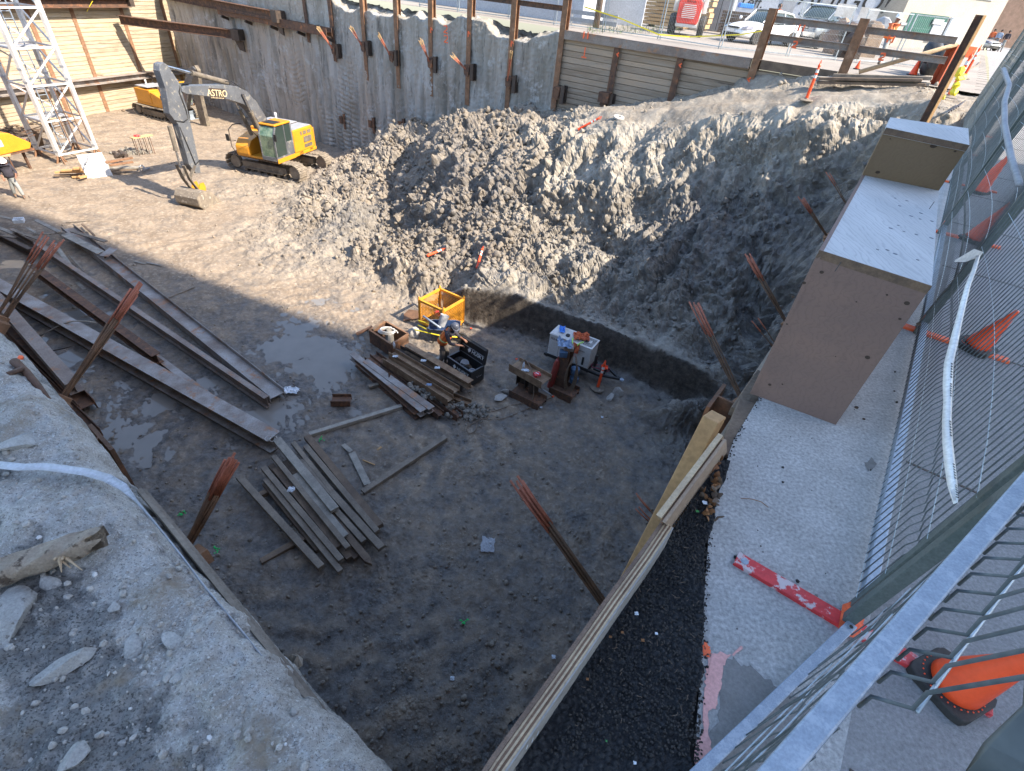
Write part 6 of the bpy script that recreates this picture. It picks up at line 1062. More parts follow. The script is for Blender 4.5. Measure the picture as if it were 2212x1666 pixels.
EX1 = excavator(S1, (-.217, -.976), (.97, -.245), 'large yellow crawler excavator with blue-grey boom and its bucket resting on the ground',
    boom=[XB(262, 392), XB(300, 372), XB(680, 360), XB(800, 378), XB(890, 425), XB(985, 530), XB(1110, 735), XB(1030, 790), XB(985, 690), XB(930, 605), XB(860, 548), XB(760, 515), XB(660, 488), XB(300, 445), XB(265, 425)],
    stick=[XB(62, 165), XB(100, 148), XB(140, 175), XB(245, 335), XB(330, 600), XB(445, 1120), XB(455, 1200), XB(410, 1205), XB(345, 1120), XB(240, 740), XB(160, 640), XB(118, 400), XB(60, 230)],
    bucket=dict(w=.66, shell=[XB(585, 1392), XB(520, 1380), XB(470, 1405), XB(455, 1460), XB(475, 1520), XB(530, 1556), XB(600, 1548), XB(700, 1490)], ear=[XB(425, 1385), XB(440, 1300), XB(475, 1290), XB(495, 1330), XB(500, 1400), XB(440, 1430)]),
    piv=dict(cyl=[(XB(1020, 850), XB(825, 440), .34, .1, .6), (XB(1020, 850), XB(825, 440), -.34, .1, .6), (XB(735, 345), XB(130, 185), 0, .11, .6), (XB(185, 760), XB(285, 1130), 0, .09, .62)],
             hose=[([XB(700, 330), XB(760, 335), XB(860, 400), XB(960, 480), XB(1040, 620)], .12, .02), ([XB(340, 350), XB(260, 350), XB(245, 430), XB(310, 600), XB(330, 680), XB(290, 715), XB(210, 700)], .18, .03), ([XB(350, 360), XB(280, 365), XB(262, 450), XB(350, 620), XB(365, 700), XB(300, 735)], .1, .025), ([XB(250, 760), XB(330, 950), XB(400, 1120), XB(440, 1080)], .2, .022), ([XB(230, 760), XB(310, 980), XB(380, 1140)], .0, .025), ([XB(1000, 860), XB(940, 800), XB(860, 640), XB(800, 560)], .2, .02)],
             link=[(XB(285, 1130), XB(345, 1260)), (XB(390, 1130), XB(345, 1260)), (XB(345, 1260), XB(430, 1370))], text=(XB(525, 437), XB(672, 447))), number='122', boomtext='ASTRO')
_s2 = P(366, 252, FL); _d2 = P(440, 268, FL)-P(340, 243, FL)
EX2 = excavator((_s2.x, _s2.y), (_d2.x, _d2.y), (_d2.x, _d2.y), 'smaller yellow excavator with dozer blade standing behind the big one by the far wall',
    boom=[XB(300, 560), XB(330, 400), XB(380, 215), XB(430, 190), XB(455, 215), XB(440, 260), XB(390, 420), XB(360, 600)],
    stick=[XB(405, 195), XB(440, 180), XB(470, 230), XB(500, 500), XB(560, 760), XB(570, 800), XB(530, 810), XB(500, 760), XB(440, 520), XB(400, 260)],
    bucket=dict(w=.3, shell=[XB(520, 790), XB(455, 790), XB(445, 840), XB(490, 870), XB(560, 860)], ear=[XB(530, 790), XB(560, 780), XB(565, 820), XB(525, 830)]),
    piv=dict(cyl=[(XB(410, 200), XB(470, 300), .1, .08, .5), (XB(455, 480), XB(530, 760), .12, .07, .6)], hose=[([XB(200, 230), XB(300, 220), XB(400, 215)], .1, .03), ([XB(220, 260), XB(320, 250), XB(410, 240)], 0, .03)], link=[(XB(530, 770), XB(500, 800))], text=None), s=.8, blade=True, glassm='greenglass')
def mast():
    a = P(128, 338, FL+.35); b = P(207, 323, FL+.35); X = (b-a); X.z = 0; Wd = X.length; X.normalize(); Y = Vector((0, 0, 1)).cross(X); c = [a, b, b+Y*Wd, a+Y*Wd]; t = thing('crane_mast', 'white lattice mast of a tower crane standing in the pit', 'crane', onU((a+c[2])/2, FL)); z0 = FL+.35; bay = 1.62; H = 12
    n = int(H/bay)
    for q in c: mb = MB(); mb.bar(onU(q, z0), onU(q, z0+n*bay), .19, .19, (1, 0, 0)); obj('leg', mb, M['white'], t, bevel=.01)
    for q in c:
        mb = MB()
        pass
        for z_ in (.22, 2.15*bay, 2.5*bay): obj('leg_joint', MB().bar(onU(q, z0+z_), onU(q, z0+z_+.08), .22, .22, (1, 0, 0)), M['grey'], t)
    for k in range(n+1):
        mb = MB()
        for i in range(4): mb.bar(onU(c[i], z0+k*bay+.06), onU(c[(i+1) % 4], z0+k*bay+.06), .08, .08)
        obj('horizontal_brace', mb, M['white'], t)
    for i in range(4):
        mb = MB()
        for k in range(n):
            p, q = (c[i], c[(i+1) % 4]) if (k % 2) else (c[i], c[(i+1) % 4]); mb.bar(onU(p, z0+k*bay+.06), onU(q, z0+(k+1)*bay+.06), .07, .07)
        obj('diagonal_brace', mb, M['white'], t)
    mb = MB(); cc = (c[0]+c[2])/2
    for k in range(3): mb.box(onU(cc+Y*.45, z0+bay*(1.0+2*k)), (Wd*.8, .75, .04), Matrix((X, Y, Vector((0, 0, 1)))).transposed())
    obj('platform', mb, M['grey'], t); mb = MB()
    for s_ in (-.2, .2): mb.bar(onU(cc+X*s_, z0), onU(cc+X*s_+Y*.4, z0+n*bay), .04, .04, (1, 0, 0))
    for k in range(36): mb.bar(onU(cc-X*.2+Y*.4*k/36, z0+k*.3), onU(cc+X*.2+Y*.4*k/36, z0+k*.3), .03, .03)
    obj('ladder', mb, M['galv'], t)
    for q in c:
        mb = MB()
        for d1, d2 in ((X, 1), (X, -1), (Y, 1), (Y, -1)): mb.bar(onU(q, z0+.05)+d1*d2*.06, onU(q, FL-.05)+d1*d2*.26, .05, .08)
        obj('anchor_foot', mb, M['rustlight'], t)
    return c, X, Y, Wd
MC, MX, MY, MW = mast()
def kp(cx, cy, z): return P(*KE(cx, cy), FL+z)
mb = MB(); a, b, c, d = kp(1280, 1055, .02), kp(1650, 1000, .02), kp(1480, 658, .95), kp(1112, 702, .95); mb.sheet([[a, b], [d, c]], .05); o = obj('plywood_sheet', mb, mat('pale_dusty_plywood', (.50, .48, .44), .85, 0, (.42, .40, .37), 2, .2, 30)); tag(o, 'large pale panel leaning on lumber in front of the crane mast', 'panel')
mb = MB(); mb.tube([kp(1195, 860, .9), kp(1205, 740, 1.1), kp(1260, 700, 1.1), kp(1285, 760, 1.02), kp(1245, 850, .85), kp(1285, 700, 1.1)], .02, 6); o = obj('rope_sling', mb, M['grey'], smooth=True); tag(o, 'thin grey sling looped over the pale panel', 'rope')
for k, (p0, p1, z, w_, m_, lb) in enumerate((((790, 1000), (1240, 985), .15, .1, 'plank2', 'lowest long lath sticking out left of the pale panel'), ((800, 955), (1230, 940), .3, .12, 'newwood', 'light lath above the lowest one left of the pale panel'), ((890, 925), (1200, 915), .45, .14, 'newwood', 'short sunlit plank left of the pale panel'), ((1070, 895), (1180, 890), .6, .2, 'newwood', 'thick block end at the top of the lumber left of the panel'), ((1050, 1020), (1240, 1012), .1, .14, 'newwood', 'plank end under the lumber at the panel corner'), ((1150, 1035), (1260, 1005), .2, .16, 'newwood', 'tilted block at the foot of the pale panel'),
                                        ((1540, 810), (1930, 740), .55, .16, 'rustlight', 'orange brown plank right behind the pale panel'), ((1590, 890), (2020, 880), .3, .14, 'plank3', 'grey plank right of the pale panel'), ((1620, 930), (2010, 905), .2, .14, 'plank2', 'brown plank under the grey plank right of the panel'), ((1600, 850), (1940, 800), .45, .14, 'rustlight', 'second orange brown plank right of the pale panel'))):
    mb = MB(); mb.bar(kp(*p0, z), kp(*p1, z), w_, .09); o = obj('lumber', mb, M[m_], bevel=.008); tag(o, lb, 'lumber', 'lumber around the pale panel')
mb = MB(); [mb.clod(kp(1740+rng.normal()*70, 700+rng.normal()*25, .5), .16, 2, .3, (1.3, 1, .5)) for _ in range(7)]; o = obj('sheeting_heap', mb, M['beamdark']); tag(o, 'dark crumpled sheeting and sticks behind the pale panel', 'sheeting')
mb = MB(); mb.tube([kp(2020, 880, .3), kp(2070, 850, .32), kp(2110, 890, .3), kp(2080, 930, .15), kp(2180, 890, .1)], .05, 6); o = obj('grey_sack', mb, M['grey'], smooth=True); tag(o, 'grey shiny sack at the end of the grey plank', 'sack')
def rodtable(px0, px1, zt, lb, n=4):
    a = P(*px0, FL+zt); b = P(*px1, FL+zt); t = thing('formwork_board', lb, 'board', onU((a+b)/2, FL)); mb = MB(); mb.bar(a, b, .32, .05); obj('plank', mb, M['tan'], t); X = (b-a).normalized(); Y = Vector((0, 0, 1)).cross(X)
    for k in range(n): q = a.lerp(b, (k+.3)/n); mb = MB(); mb.tube([q-Y*.1, onU(q-Y*.1, FL-.1)], .018, 6); mb.tube([q+Y*.1, onU(q+Y*.1, FL-.1)], .018, 6); obj('rod', mb, M['rust'], t)
    return a, b
a, b = rodtable(KE(1915, 455), KE(2210, 405), 1.0, 'tan board resting on thin upright rods between crane and excavator')
mb = MB(); q = a.lerp(b, .3); mb.box(q+Vector((0, 0, .07)), (.3, .18, .1)); o = obj('red_case', mb, M['redpaint'], bevel=.02); tag(o, 'small red tool case on the tan board', 'case')
mb = MB(); [mb.clod(kp(1940+rng.normal()*110, 660+rng.normal()*18, .05), .1+.08*rng.random(), 1, .3, (1.3, 1, .5)) for _ in range(60)]; o = obj('rubble_heap', mb, M['clay']); tag(o, 'low rim of broken concrete around the footing hole by the crane', 'rubble', kind='stuff')
rodtable(KE(-40, 712), KE(155, 700), 1.0, 'orange board on rods at the left edge below the yellow hopper', 3)
def hopper():
    c = kp(60, 640, 1.05); t = thing('concrete_hopper', 'yellow steel hopper at the left edge in front of the crane mast', 'hopper', onU(c, FL)); mb = MB(); pl_ = [(-1.6, 0), (1.0, 0), (1.15, .25), (.35, .85), (-.5, 1.0), (-1.6, 1.0)]; X = (kp(230, 590, 1.1)-kp(0, 640, 1.1)).normalized(); mb.prism(pl_, c-X*.1, X, (0, 0, 1), 1.1); obj('body', mb, M['yellow'], t, bevel=.04); mb = MB(); q = c-X*.5-Vector((0, 0, -.5)); Y = Vector((0, 0, 1)).cross(X); mb.bar(q-Y*.56-X*.35, q-Y*.56+X*.25, .01, .3, up=(0, 0, 1)); obj('label_plate', mb, M['white'], t)
    mb = MB(); mb.bar(c-X*1.6-Vector((0, 0, .06)), c+X*1.1-Vector((0, 0, .06)), 1.0, .1); obj('base_plate', mb, M['rust'], t); [obj('leg', MB().bar(c+X*s_+Vector((0, 0, -.1)), onU(c+X*s_, FL), .1, .1, (1, 0, 0)), M['rust'], t) for s_ in (-1.2, .8)]
hopper()
mb = MB(); a, b, c, d = kp(440, 600, .02), kp(660, 615, .02), kp(590, 395, 1.1), kp(385, 300, 1.3); mb.sheet([[a, b], [d, c]], .04); o = obj('leaning_sheet', mb, M['plank2']); tag(o, 'dark olive panel leaning on the left side of the crane mast', 'panel')
mb = MB(); mb.sheet([[kp(650, 250, .1), kp(800, 330, .1)], [kp(640, 60, 1.2), kp(720, 200, .9)]], .04); o = obj('steel_plate', mb, M['rustlight']); tag(o, 'orange steel plate standing inside the crane mast foot', 'plate')
crumple(kp(330, 555, .1), (.9, .6), 'cloth_orange', 'red-orange netting heaped left of the dark panel', 'netting', 'orange_netting')
mb = MB()
for k in range(9): a = kp(510+k*18, 640, .2); mb.tube([a, a+Vector((.3, -.15, -.06)), a+Vector((.75, -.35+.03*k, -.14)), a+Vector((1.1, -.3+.03*k, -.18))], .02, 5)
o = obj('hose_bundle', mb, M['hose'], smooth=True); tag(o, 'bundle of tan hoses spreading from the left foot of the crane', 'hoses')
mb = MB()
for k in range(26): q = kp(rng.uniform(0, 500), rng.uniform(180, 560), .1); a_ = rng.uniform(0, 3.1); d = Vector((math.cos(a_), math.sin(a_), rng.uniform(-.05, .25)))*rng.uniform(.3, .9); mb.bar(q-d, q+d, .09, .06, mi=int(rng.random() < .4))
o = obj('scrap_lumber', mb, [M['plank2'], M['beamdark']]); tag(o, 'tangled scrap lumber and bars left of the crane mast', 'scrap', kind='stuff')
mb = MB()
for k in range(4): p = onU((MC[0]+MC[2])/2+MX*(-.5+.35*k), 0); mb.tube([onU(p, FL+1.0)-MY*1.6, onU(p, FL+3.6)-MY*1.5], .025, 5)
for k in range(3): mb.tube([onU(MC[0]-MX*.4+MY*(1.2+.3*k), FL+1.2+.05*k), onU(MC[1]+MX*.2+MY*(1.2+.3*k), FL+1.6+.04*k)], .02, 5)
o = obj('starter_bars', mb, M['rust']); tag(o, 'thin starter bars standing inside the crane mast', 'rebar')
pth = [onleft(*KD(2080, 1050)), onleft(*KD(2130, 1100)), onleft(*KD(2128, 1250)), onleft(*KD(2100, 1420))]; pth = [q+LN*.62 for q in pth]; e = [P(*KD(2040, 1545), FL+.06), P(*KD(1920, 1600), FL+.05), P(*KD(1800, 1612), FL+.05)]
mb = MB(); mb.tube(pth+e, .045, 7); mb.lathe([(.12, 0), (.12, .08)], 10, e[-1]-Vector((0, 0, .04))); o = obj('drain_hose', mb, M['hose'], smooth=True); tag(o, 'tan hose hanging from the low waler to a pump on the ground', 'hose')
mb = MB(); mb.tube([onleft(*KD(1232, 0))+LN*.7, onleft(*KD(1215, 165))+LN*.3], .018, 5); o = obj('yellow_rope', mb, M['yellowtape']); tag(o, 'short yellow rope hanging from the upper waler', 'rope')
def skin_obj(name, pts, edges, rad, m, parent, sub=2):
    iv = pmat(parent).inverted() if parent else Matrix(); me = bpy.data.meshes.new(name); me.from_pydata([(iv @ Vector(p))[:] for p in pts], edges, []); o = bpy.data.objects.new(name, me); COL.objects.link(o); o.parent = parent
    md = o.modifiers.new('skin', 'SKIN'); md.use_smooth_shade = True; sv = me.skin_vertices[0].data
    for i, r in enumerate(rad): sv[i].radius = (r, r) if not isinstance(r, tuple) else r
    sv[0].use_root = True; s_ = o.modifiers.new('sub', 'SUBSURF'); s_.levels = sub; s_.render_levels = sub; me.materials.append(m); return o
def person(label, foot, head_dir, J, top='vest', pants='trousers', hat='helmet', hair=False, sleeve='shirt', grp=None, band=True, s=1.):
    "J: joint positions in metres, x right, y forward, z up from the ground"
    yv = Vector((head_dir[0], head_dir[1], 0)).normalized(); xv = Vector((yv.y, -yv.x, 0)); foot = Vector(foot)
    g = lambda p: foot+xv*p[0]*s+yv*p[1]*s+Vector((0, 0, p[2]*s)); t = thing('person', label, 'person', foot, math.atan2(yv.y, yv.x)-math.pi/2, grp)
    j = {k: g(v) for k, v in J.items()}; pts = []; rad = []; edges = []
    def add(p, r, par=None): pts.append(p); rad.append(r*s if not isinstance(r, tuple) else (r[0]*s, r[1]*s)); i = len(pts)-1; edges.append((par, i)) if par is not None else None; return i
    pel = add(j['pelvis'], (.155, .12)); ab = add(j['pelvis'].lerp(j['chest'], .5), (.14, .11), pel); ch = add(j['chest'], (.165, .125), ab); nk0 = add(j['chest'].lerp(j['neck'], .75), (.09, .08), ch); nk = add(j['neck'], .055, nk0); hd = j['head']; up = (hd-j['neck']).normalized()
    h0 = add(hd-up*.05*s+yv*.012*s, (.078, .082), nk); h1 = add(hd+up*.05*s, (.078, .088), h0); add(hd+up*.11*s, (.05, .055), h1)
    for sd in ('l', 'r'):
        sh = add(j['sh'+sd], .062, nk0); el = add(j['el'+sd], .045, sh); wr = add(j['wr'+sd], .03, el); d = (j['wr'+sd]-j['el'+sd]).normalized(); pm = add(j['wr'+sd]+d*.06*s, (.040, .022), wr); side = d.cross(Vector((0, 0, 1))); side = side.normalized() if side.length > .1 else xv; dn = d.cross(side).normalized()
        for k in range(4):
            b0 = add(j['wr'+sd]+d*.095*s+side*(-.028+.019*k)*s, .0095, pm); b1 = add(j['wr'+sd]+d*(.13+.008*(k in (1, 2)))*s+side*(-.030+.020*k)*s+dn*.012*s, .0085, b0); add(j['wr'+sd]+d*(.155+.010*(k in (1, 2)))*s+side*(-.030+.020*k)*s+dn*.035*s, .007, b1)
        th = add(j['wr'+sd]+d*.05*s-side*.045*s, .011, pm); add(j['wr'+sd]+d*.09*s-side*.06*s+dn*.015*s, .009, th)
        hp = add(j['pelvis'].lerp(j['kn'+sd], .18), .095, pel); kn = add(j['kn'+sd], .062, hp); an = add(j['an'+sd], .042, kn); add(j['an'+sd]+yv*.12*s-Vector((0, 0, .045*s)), .035, an)
    skin_obj('body', pts, edges, rad, M['skin'], t)
    P_ = [j['pelvis'].lerp(j['chest'], .2), j['pelvis'], j['pelvis'].lerp(j['knl'], .2), j['knl'], j['anl']+Vector((0, 0, .04)), j['pelvis'].lerp(j['knr'], .2), j['knr'], j['anr']+Vector((0, 0, .04))]; skin_obj('trousers', P_, [(0, 1), (1, 2), (2, 3), (3, 4), (1, 5), (5, 6), (6, 7)], [.155*s, .172*s, .115*s, .085*s, .07*s, .115*s, .085*s, .07*s], M[pants], t)
    P_ = [j['chest'], j['chest'].lerp(j['neck'], .7), j['shl'], j['ell'], j['ell'].lerp(j['wrl'], .55), j['shr'], j['elr'], j['elr'].lerp(j['wrr'], .55), j['pelvis'].lerp(j['chest'], .3)]; skin_obj('shirt', P_, [(0, 1), (1, 2), (2, 3), (3, 4), (1, 5), (5, 6), (6, 7), (0, 8)], [.172*s, .10*s, .076*s, .058*s, .048*s, .076*s, .058*s, .048*s, .155*s], M[sleeve], t)
    if top:
        mb = MB(); ax = (j['chest']-j['pelvis']); rows = []; a0 = j['pelvis'].lerp(j['chest'], .02); axis = (j['neck']-a0); right = (j['shr']-j['shl']).normalized(); fwd = axis.normalized().cross(right); fwd = fwd if fwd.dot(yv) > 0 or abs(axis.normalized().z) < .5 else -fwd
        for f, rx, ry in ((0, .20, .165), (.2, .195, .16), (.45, .20, .16), (.68, .205, .155), (.85, .17, .13), (.97, .085, .085)):
            c = a0+axis*f; rows.append([c+right*rx*s*math.cos(a)+fwd*ry*s*math.sin(a) for a in np.linspace(0, 2*math.pi, 19)])
        mb.sheet(rows, -.008); v_ = obj('vest', mb, M[top], t, smooth=True)
        if band:
            mb = MB()
            def rg(f, rx, ry, h_=.03): c = a0+axis*f; mb.sheet([[c+axis.normalized()*dz*s+right*(rx+.008)*s*math.cos(a)+fwd*(ry+.008)*s*math.sin(a) for a in np.linspace(0, 2*math.pi, 19)] for dz in (-h_, h_)], -.004)
            rg(.28, .197, .162)
            for sx in (-1, 1):
                for sf in (-1, 1): mb.sheet([[a0+axis*f+right*(sx*.11*s+w_)+fwd*sf*(ry*s) for f, ry in ((.3, .147), (.6, .147), (.8, .128), (.93, .09))] for w_ in (-.025*s, .025*s)], .006*sf)
            obj('reflective_band', mb, M['lime'], v_, smooth=True)
    for sd in ('l', 'r'): skin_obj('boot', [j['an'+sd]+Vector((0, 0, .06)), j['an'+sd], j['an'+sd]+yv*.05*s-Vector((0, 0, .045*s)), j['an'+sd]+yv*.16*s-Vector((0, 0, .055*s))], [(0, 1), (1, 2), (2, 3)], [.058*s, .06*s, .05*s, .042*s], M['boots'], t)
    rt = (j['shr']-j['shl']).normalized(); fw = (up.cross(rt)); fw = fw if fw.dot(yv) > 0 else -fw; mb = MB()
    mb.tube([hd+fw*.085*s+up*.02*s, hd+fw*.115*s-up*.015*s], [.012*s, .016*s], 6); obj('nose', mb, M['skin'], t, smooth=True)
    mb = MB(); [mb.clod(hd+fw*.083*s+rt*sx*.032*s+up*.03*s, .012*s, 1, 0) for sx in (-1, 1)]; mb.bar(hd+fw*.09*s-rt*.022*s-up*.045*s, hd+fw*.09*s+rt*.022*s-up*.045*s, .012*s, .008*s); obj('eyes_and_mouth', mb, M['hair'], t)
    mb = MB(); [mb.clod(hd+rt*sx*.082*s+up*.01*s, .022*s, 1, 0, (.5, .8, 1.2)) for sx in (-1, 1)]; obj('ears', mb, M['skin'], t, smooth=True)
    if hair: mb = MB(); mb.clod(hd-fw*.02*s+up*.02*s, .105*s, 2, .04, (1, 1, 1.05)); obj('hair', mb, M['hair'], t, smooth=True)
    if hat:
        mb = MB(); mb.lathe([(.125*s, .0), (.122*s, .04*s), (.105*s, .10*s), (.06*s, .145*s), (.01*s, .155*s)], 18, hd+up*.045*s, up); h_ = obj('hard_hat', mb, M[hat], t, smooth=True); mb = MB(); mb.lathe([(.10*s, -.004), (.15*s, -.006), (.15*s, .004), (.10*s, .01)], 18, hd+up*.05*s+fw*.025*s, up); obj('brim', mb, M[hat], h_)
    return t
STAND = dict(pelvis=(0, 0, .95), chest=(0, .02, 1.30), neck=(0, .02, 1.50), head=(0, .05, 1.64), shl=(-.19, .02, 1.43), shr=(.19, .02, 1.43), ell=(-.24, .0, 1.13), elr=(.24, .0, 1.13), wrl=(-.22, .14, .92), wrr=(.22, .14, .92), knl=(-.1, .04, .5), knr=(.1, .04, .5), anl=(-.12, 0, .08), anr=(.12, 0, .08))
W1 = dict(pelvis=(0, -.10, .93), chest=(0, .06, 1.26), neck=(.0, .17, 1.44), head=(.0, .27, 1.55), shl=(-.2, .13, 1.37), shr=(.2, .13, 1.37), ell=(-.23, .33, 1.13), elr=(.24, .26, 1.09), wrl=(-.12, .56, 1.12), wrr=(.1, .53, 1.02), knl=(-.12, .02, .5), knr=(.12, -.04, .5), anl=(-.15, -.06, .08), anr=(.14, -.14, .08))
ft = P(*K6(902, 722), FL); d_ = (JB[0]-ft); ft.z = max(FL, gz(ft.x, ft.y))-.01
person('worker in an orange vest and grey hard hat bending over the black toolbox', ft, (d_.x, d_.y+.25), W1, hair=True)
W2 = dict(STAND); W2.update(pelvis=(0, 0, .94), knl=(-.1, .14, .52), anl=(-.12, .22, .08), knr=(.1, -.05, .5), anr=(.14, -.18, .1), ell=(-.27, .1, 1.14), wrl=(-.2, .3, 1.05), elr=(.27, -.12, 1.15), wrr=(.26, .05, .95), head=(0, .1, 1.64))
ft = kp(300, 1320, .0); person('worker in grey jeans walking out of the picture at the left edge', (ft.x, ft.y, FL), (.75, -.65), W2, top='shirt', pants='jeans', hat='helmetw', sleeve='shirt', band=False)
def ply_mat(name, a, b_, dark, stretch=(1, 1, 1), ws=16, wf=.3):
    m = bpy.data.materials.new(name); m.use_nodes = True; t = m.node_tree; N = t.nodes; L = t.links; b = N['Principled BSDF']; tc = N.new('ShaderNodeTexCoord'); mp = N.new('ShaderNodeMapping'); mp.inputs['Scale'].default_value = stretch; L.new(tc.outputs['Object'], mp.inputs[0])
    wv = N.new('ShaderNodeTexWave'); wv.inputs['Scale'].default_value = ws; wv.inputs['Distortion'].default_value = 14; wv.inputs['Detail'].default_value = 4; wv.inputs['Detail Scale'].default_value = 1.2; L.new(mp.outputs[0], wv.inputs['Vector'])
    n1 = N.new('ShaderNodeTexNoise'); n1.inputs['Scale'].default_value = 3; n1.inputs['Detail'].default_value = 8; L.new(mp.outputs[0], n1.inputs['Vector']); n2 = N.new('ShaderNodeTexNoise'); n2.inputs['Scale'].default_value = 70; n2.inputs['Detail'].default_value = 4; L.new(mp.outputs[0], n2.inputs['Vector'])
    def mix(f, x, y):
        q = N.new('ShaderNodeMix'); q.data_type = 'RGBA'; L.new(f, q.inputs[0])
        for s_, val in ((q.inputs[6], x), (q.inputs[7], y)):
            if isinstance(val, tuple): s_.default_value = val+(1,)
            else: L.new(val, s_)
        return q.outputs[2]
    def rg(f, a_, c_, lo=0., hi=1.):
        q = N.new('ShaderNodeMapRange'); L.new(f, q.inputs['Value']); q.inputs['From Min'].default_value = a_; q.inputs['From Max'].default_value = c_; q.inputs['To Min'].default_value = lo; q.inputs['To Max'].default_value = hi; return q.outputs['Result']
    c = mix(rg(n1.outputs['Fac'], .35, .65), a, b_); c = mix(rg(wv.outputs['Fac'], .0, .2, wf, 0.), c, dark); c = mix(rg(n2.outputs['Fac'], .62, .74, 0, .35), c, dark)
    L.new(c, b.inputs['Base Color']); b.inputs['Roughness'].default_value = .75
    bp = N.new('ShaderNodeBump'); bp.inputs['Strength'].default_value = .25; bp.inputs['Distance'].default_value = .002; L.new(wv.outputs['Fac'], bp.inputs['Height']); L.new(bp.outputs[0], b.inputs['Normal']); return m
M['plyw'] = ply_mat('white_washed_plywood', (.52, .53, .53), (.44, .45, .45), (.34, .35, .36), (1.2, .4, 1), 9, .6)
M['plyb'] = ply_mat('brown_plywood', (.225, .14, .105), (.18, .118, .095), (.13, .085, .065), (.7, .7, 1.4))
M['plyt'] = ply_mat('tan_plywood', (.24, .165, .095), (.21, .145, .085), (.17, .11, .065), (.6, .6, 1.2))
M['plye'] = mat('plywood_edge', (.10, .07, .05), .8, 0, (.2, .13, .08), 9)
M['knot'] = mat('wood_knot', (.045, .03, .022), .8, 0, (.07, .045, .03), 20)
M['knotgrey'] = mat('filled_plywood_patch', (.22, .24, .28), .8, 0, (.17, .18, .2), 20)
def panel4(mb, a, b, c, d, t):
    "board with corners a b c d, thickness t behind the face"
    n = (Vector(b)-Vector(a)).cross(Vector(d)-Vector(a)).normalized(); vs = [Vector(q) for q in (a, b, c, d)]; vs += [q-n*t for q in vs]
    return mb.add(vs, [[0, 1, 2, 3], [7, 6, 5, 4], [1, 0, 4, 5], [2, 1, 5, 6], [3, 2, 6, 7], [0, 3, 7, 4]])
def boxes():
    z1 = .785; z2 = 1.075; A = P(1620, 850, 0); B = P(1805, 918, 0); At = P(1770, 540, z1); Bt = PPl(2013, 618, A, (B-A).cross(At-A)); Bk = P(2028, 412, z1); Ak = P(1863, 378, z1)
    t = thing('plywood_cover_box', 'stepped plywood box with white tops and brown sides standing on the sidewalk edge', 'plywood box', onU((A+B)/2, 0)); up = Vector((0, 0, 1))
    def knots(mb, o, X, Y, pts, r=.007, n=None):
        X = Vector(X).normalized(); Y = (Vector(Y)-X*Vector(Y).dot(X)).normalized(); nn = X.cross(Y)
        for px, py, k in pts:
            q = PPl(px, py, o, nn); side = 1 if (CAMP-q).dot(nn) > 0 else -1; q = q+nn*.0012*side; mb.prism([(math.cos(a)*r*k*1.25, math.sin(a)*r*k) for a in np.linspace(0, 6.28, 12, endpoint=False)], q, X, Y, .001)
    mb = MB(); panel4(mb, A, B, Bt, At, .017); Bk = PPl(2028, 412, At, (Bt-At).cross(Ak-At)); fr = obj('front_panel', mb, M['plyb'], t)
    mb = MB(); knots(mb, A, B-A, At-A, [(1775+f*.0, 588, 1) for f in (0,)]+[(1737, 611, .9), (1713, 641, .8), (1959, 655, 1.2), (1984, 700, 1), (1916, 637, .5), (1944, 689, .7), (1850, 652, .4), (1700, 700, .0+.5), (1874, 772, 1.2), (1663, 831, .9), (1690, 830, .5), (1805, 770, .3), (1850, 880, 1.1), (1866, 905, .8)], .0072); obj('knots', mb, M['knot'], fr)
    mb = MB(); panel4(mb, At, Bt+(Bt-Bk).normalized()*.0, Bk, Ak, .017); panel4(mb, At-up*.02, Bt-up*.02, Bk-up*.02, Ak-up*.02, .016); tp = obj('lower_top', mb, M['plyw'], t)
    mb = MB(); pts = [K4(1343, 1335), K4(1290, 1300), K4(1200, 1385), K4(1420, 1250), K4(1500, 1350), K4(1190, 1250)]; pts = [KN(190, 185), KN(232, 258), KN(338, 352), KN(422, 380), KN(533, 400), KN(148, 467), KN(272, 497), KN(388, 525), KN(528, 557), KN(25, 665), KN(118, 670), KN(190, 705), KN(400, 762), KN(300, 210), KN(430, 325), KN(218, 440)]
    knots(mb, At, Bt-At, Ak-At, [(x, y, .75+.35*((i*7) % 3)/2) for i, (x, y) in enumerate(pts)], .0075); obj('patches', mb, M['knotgrey'], tp)
    mb = MB(); mb.bar(At-up*.018, Bt-up*.018, .006, .036); obj('plywood_edge', mb, M['plye'], tp)
    mb = MB()
    for px, py in ((1803+0, 587), (2015-8, 452), (1815, 455)): q = P(px, py, z1+.0); mb.tube([q, q+Vector((.012, .01, .04))], .0016, 5)
    obj('nail', mb, M['black'], t)
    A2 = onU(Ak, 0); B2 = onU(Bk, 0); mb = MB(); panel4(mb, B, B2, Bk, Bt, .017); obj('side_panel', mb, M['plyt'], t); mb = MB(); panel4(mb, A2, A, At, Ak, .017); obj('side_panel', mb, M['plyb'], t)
    C_ = P(1911, 282, z2); D_ = PPl(2090, 320, Ak, (Bk-Ak).cross(C_-Ak)); Ck = P(1922, 259, z2); Dk = P(2089, 288, z2); d = (Ck-C_); d.z = 0; L_ = .62; Ck = C_+d.normalized()*L_; Dk = D_+d.normalized()*L_
    Ck = P(1920, 260, z2); Dk = P(2088, 284, z2)
    mb = MB(); panel4(mb, Ak, Bk, D_, C_, .017); rp = obj('riser_panel', mb, M['plyt'], t); mb = MB(); knots(mb, Ak, Bk-Ak, C_-Ak, [(2017, 315, 1.3), (1896, 372, .9), (2063, 327, .5), (1923, 300, .3)], .012); obj('knots', mb, M['knot'], rp)
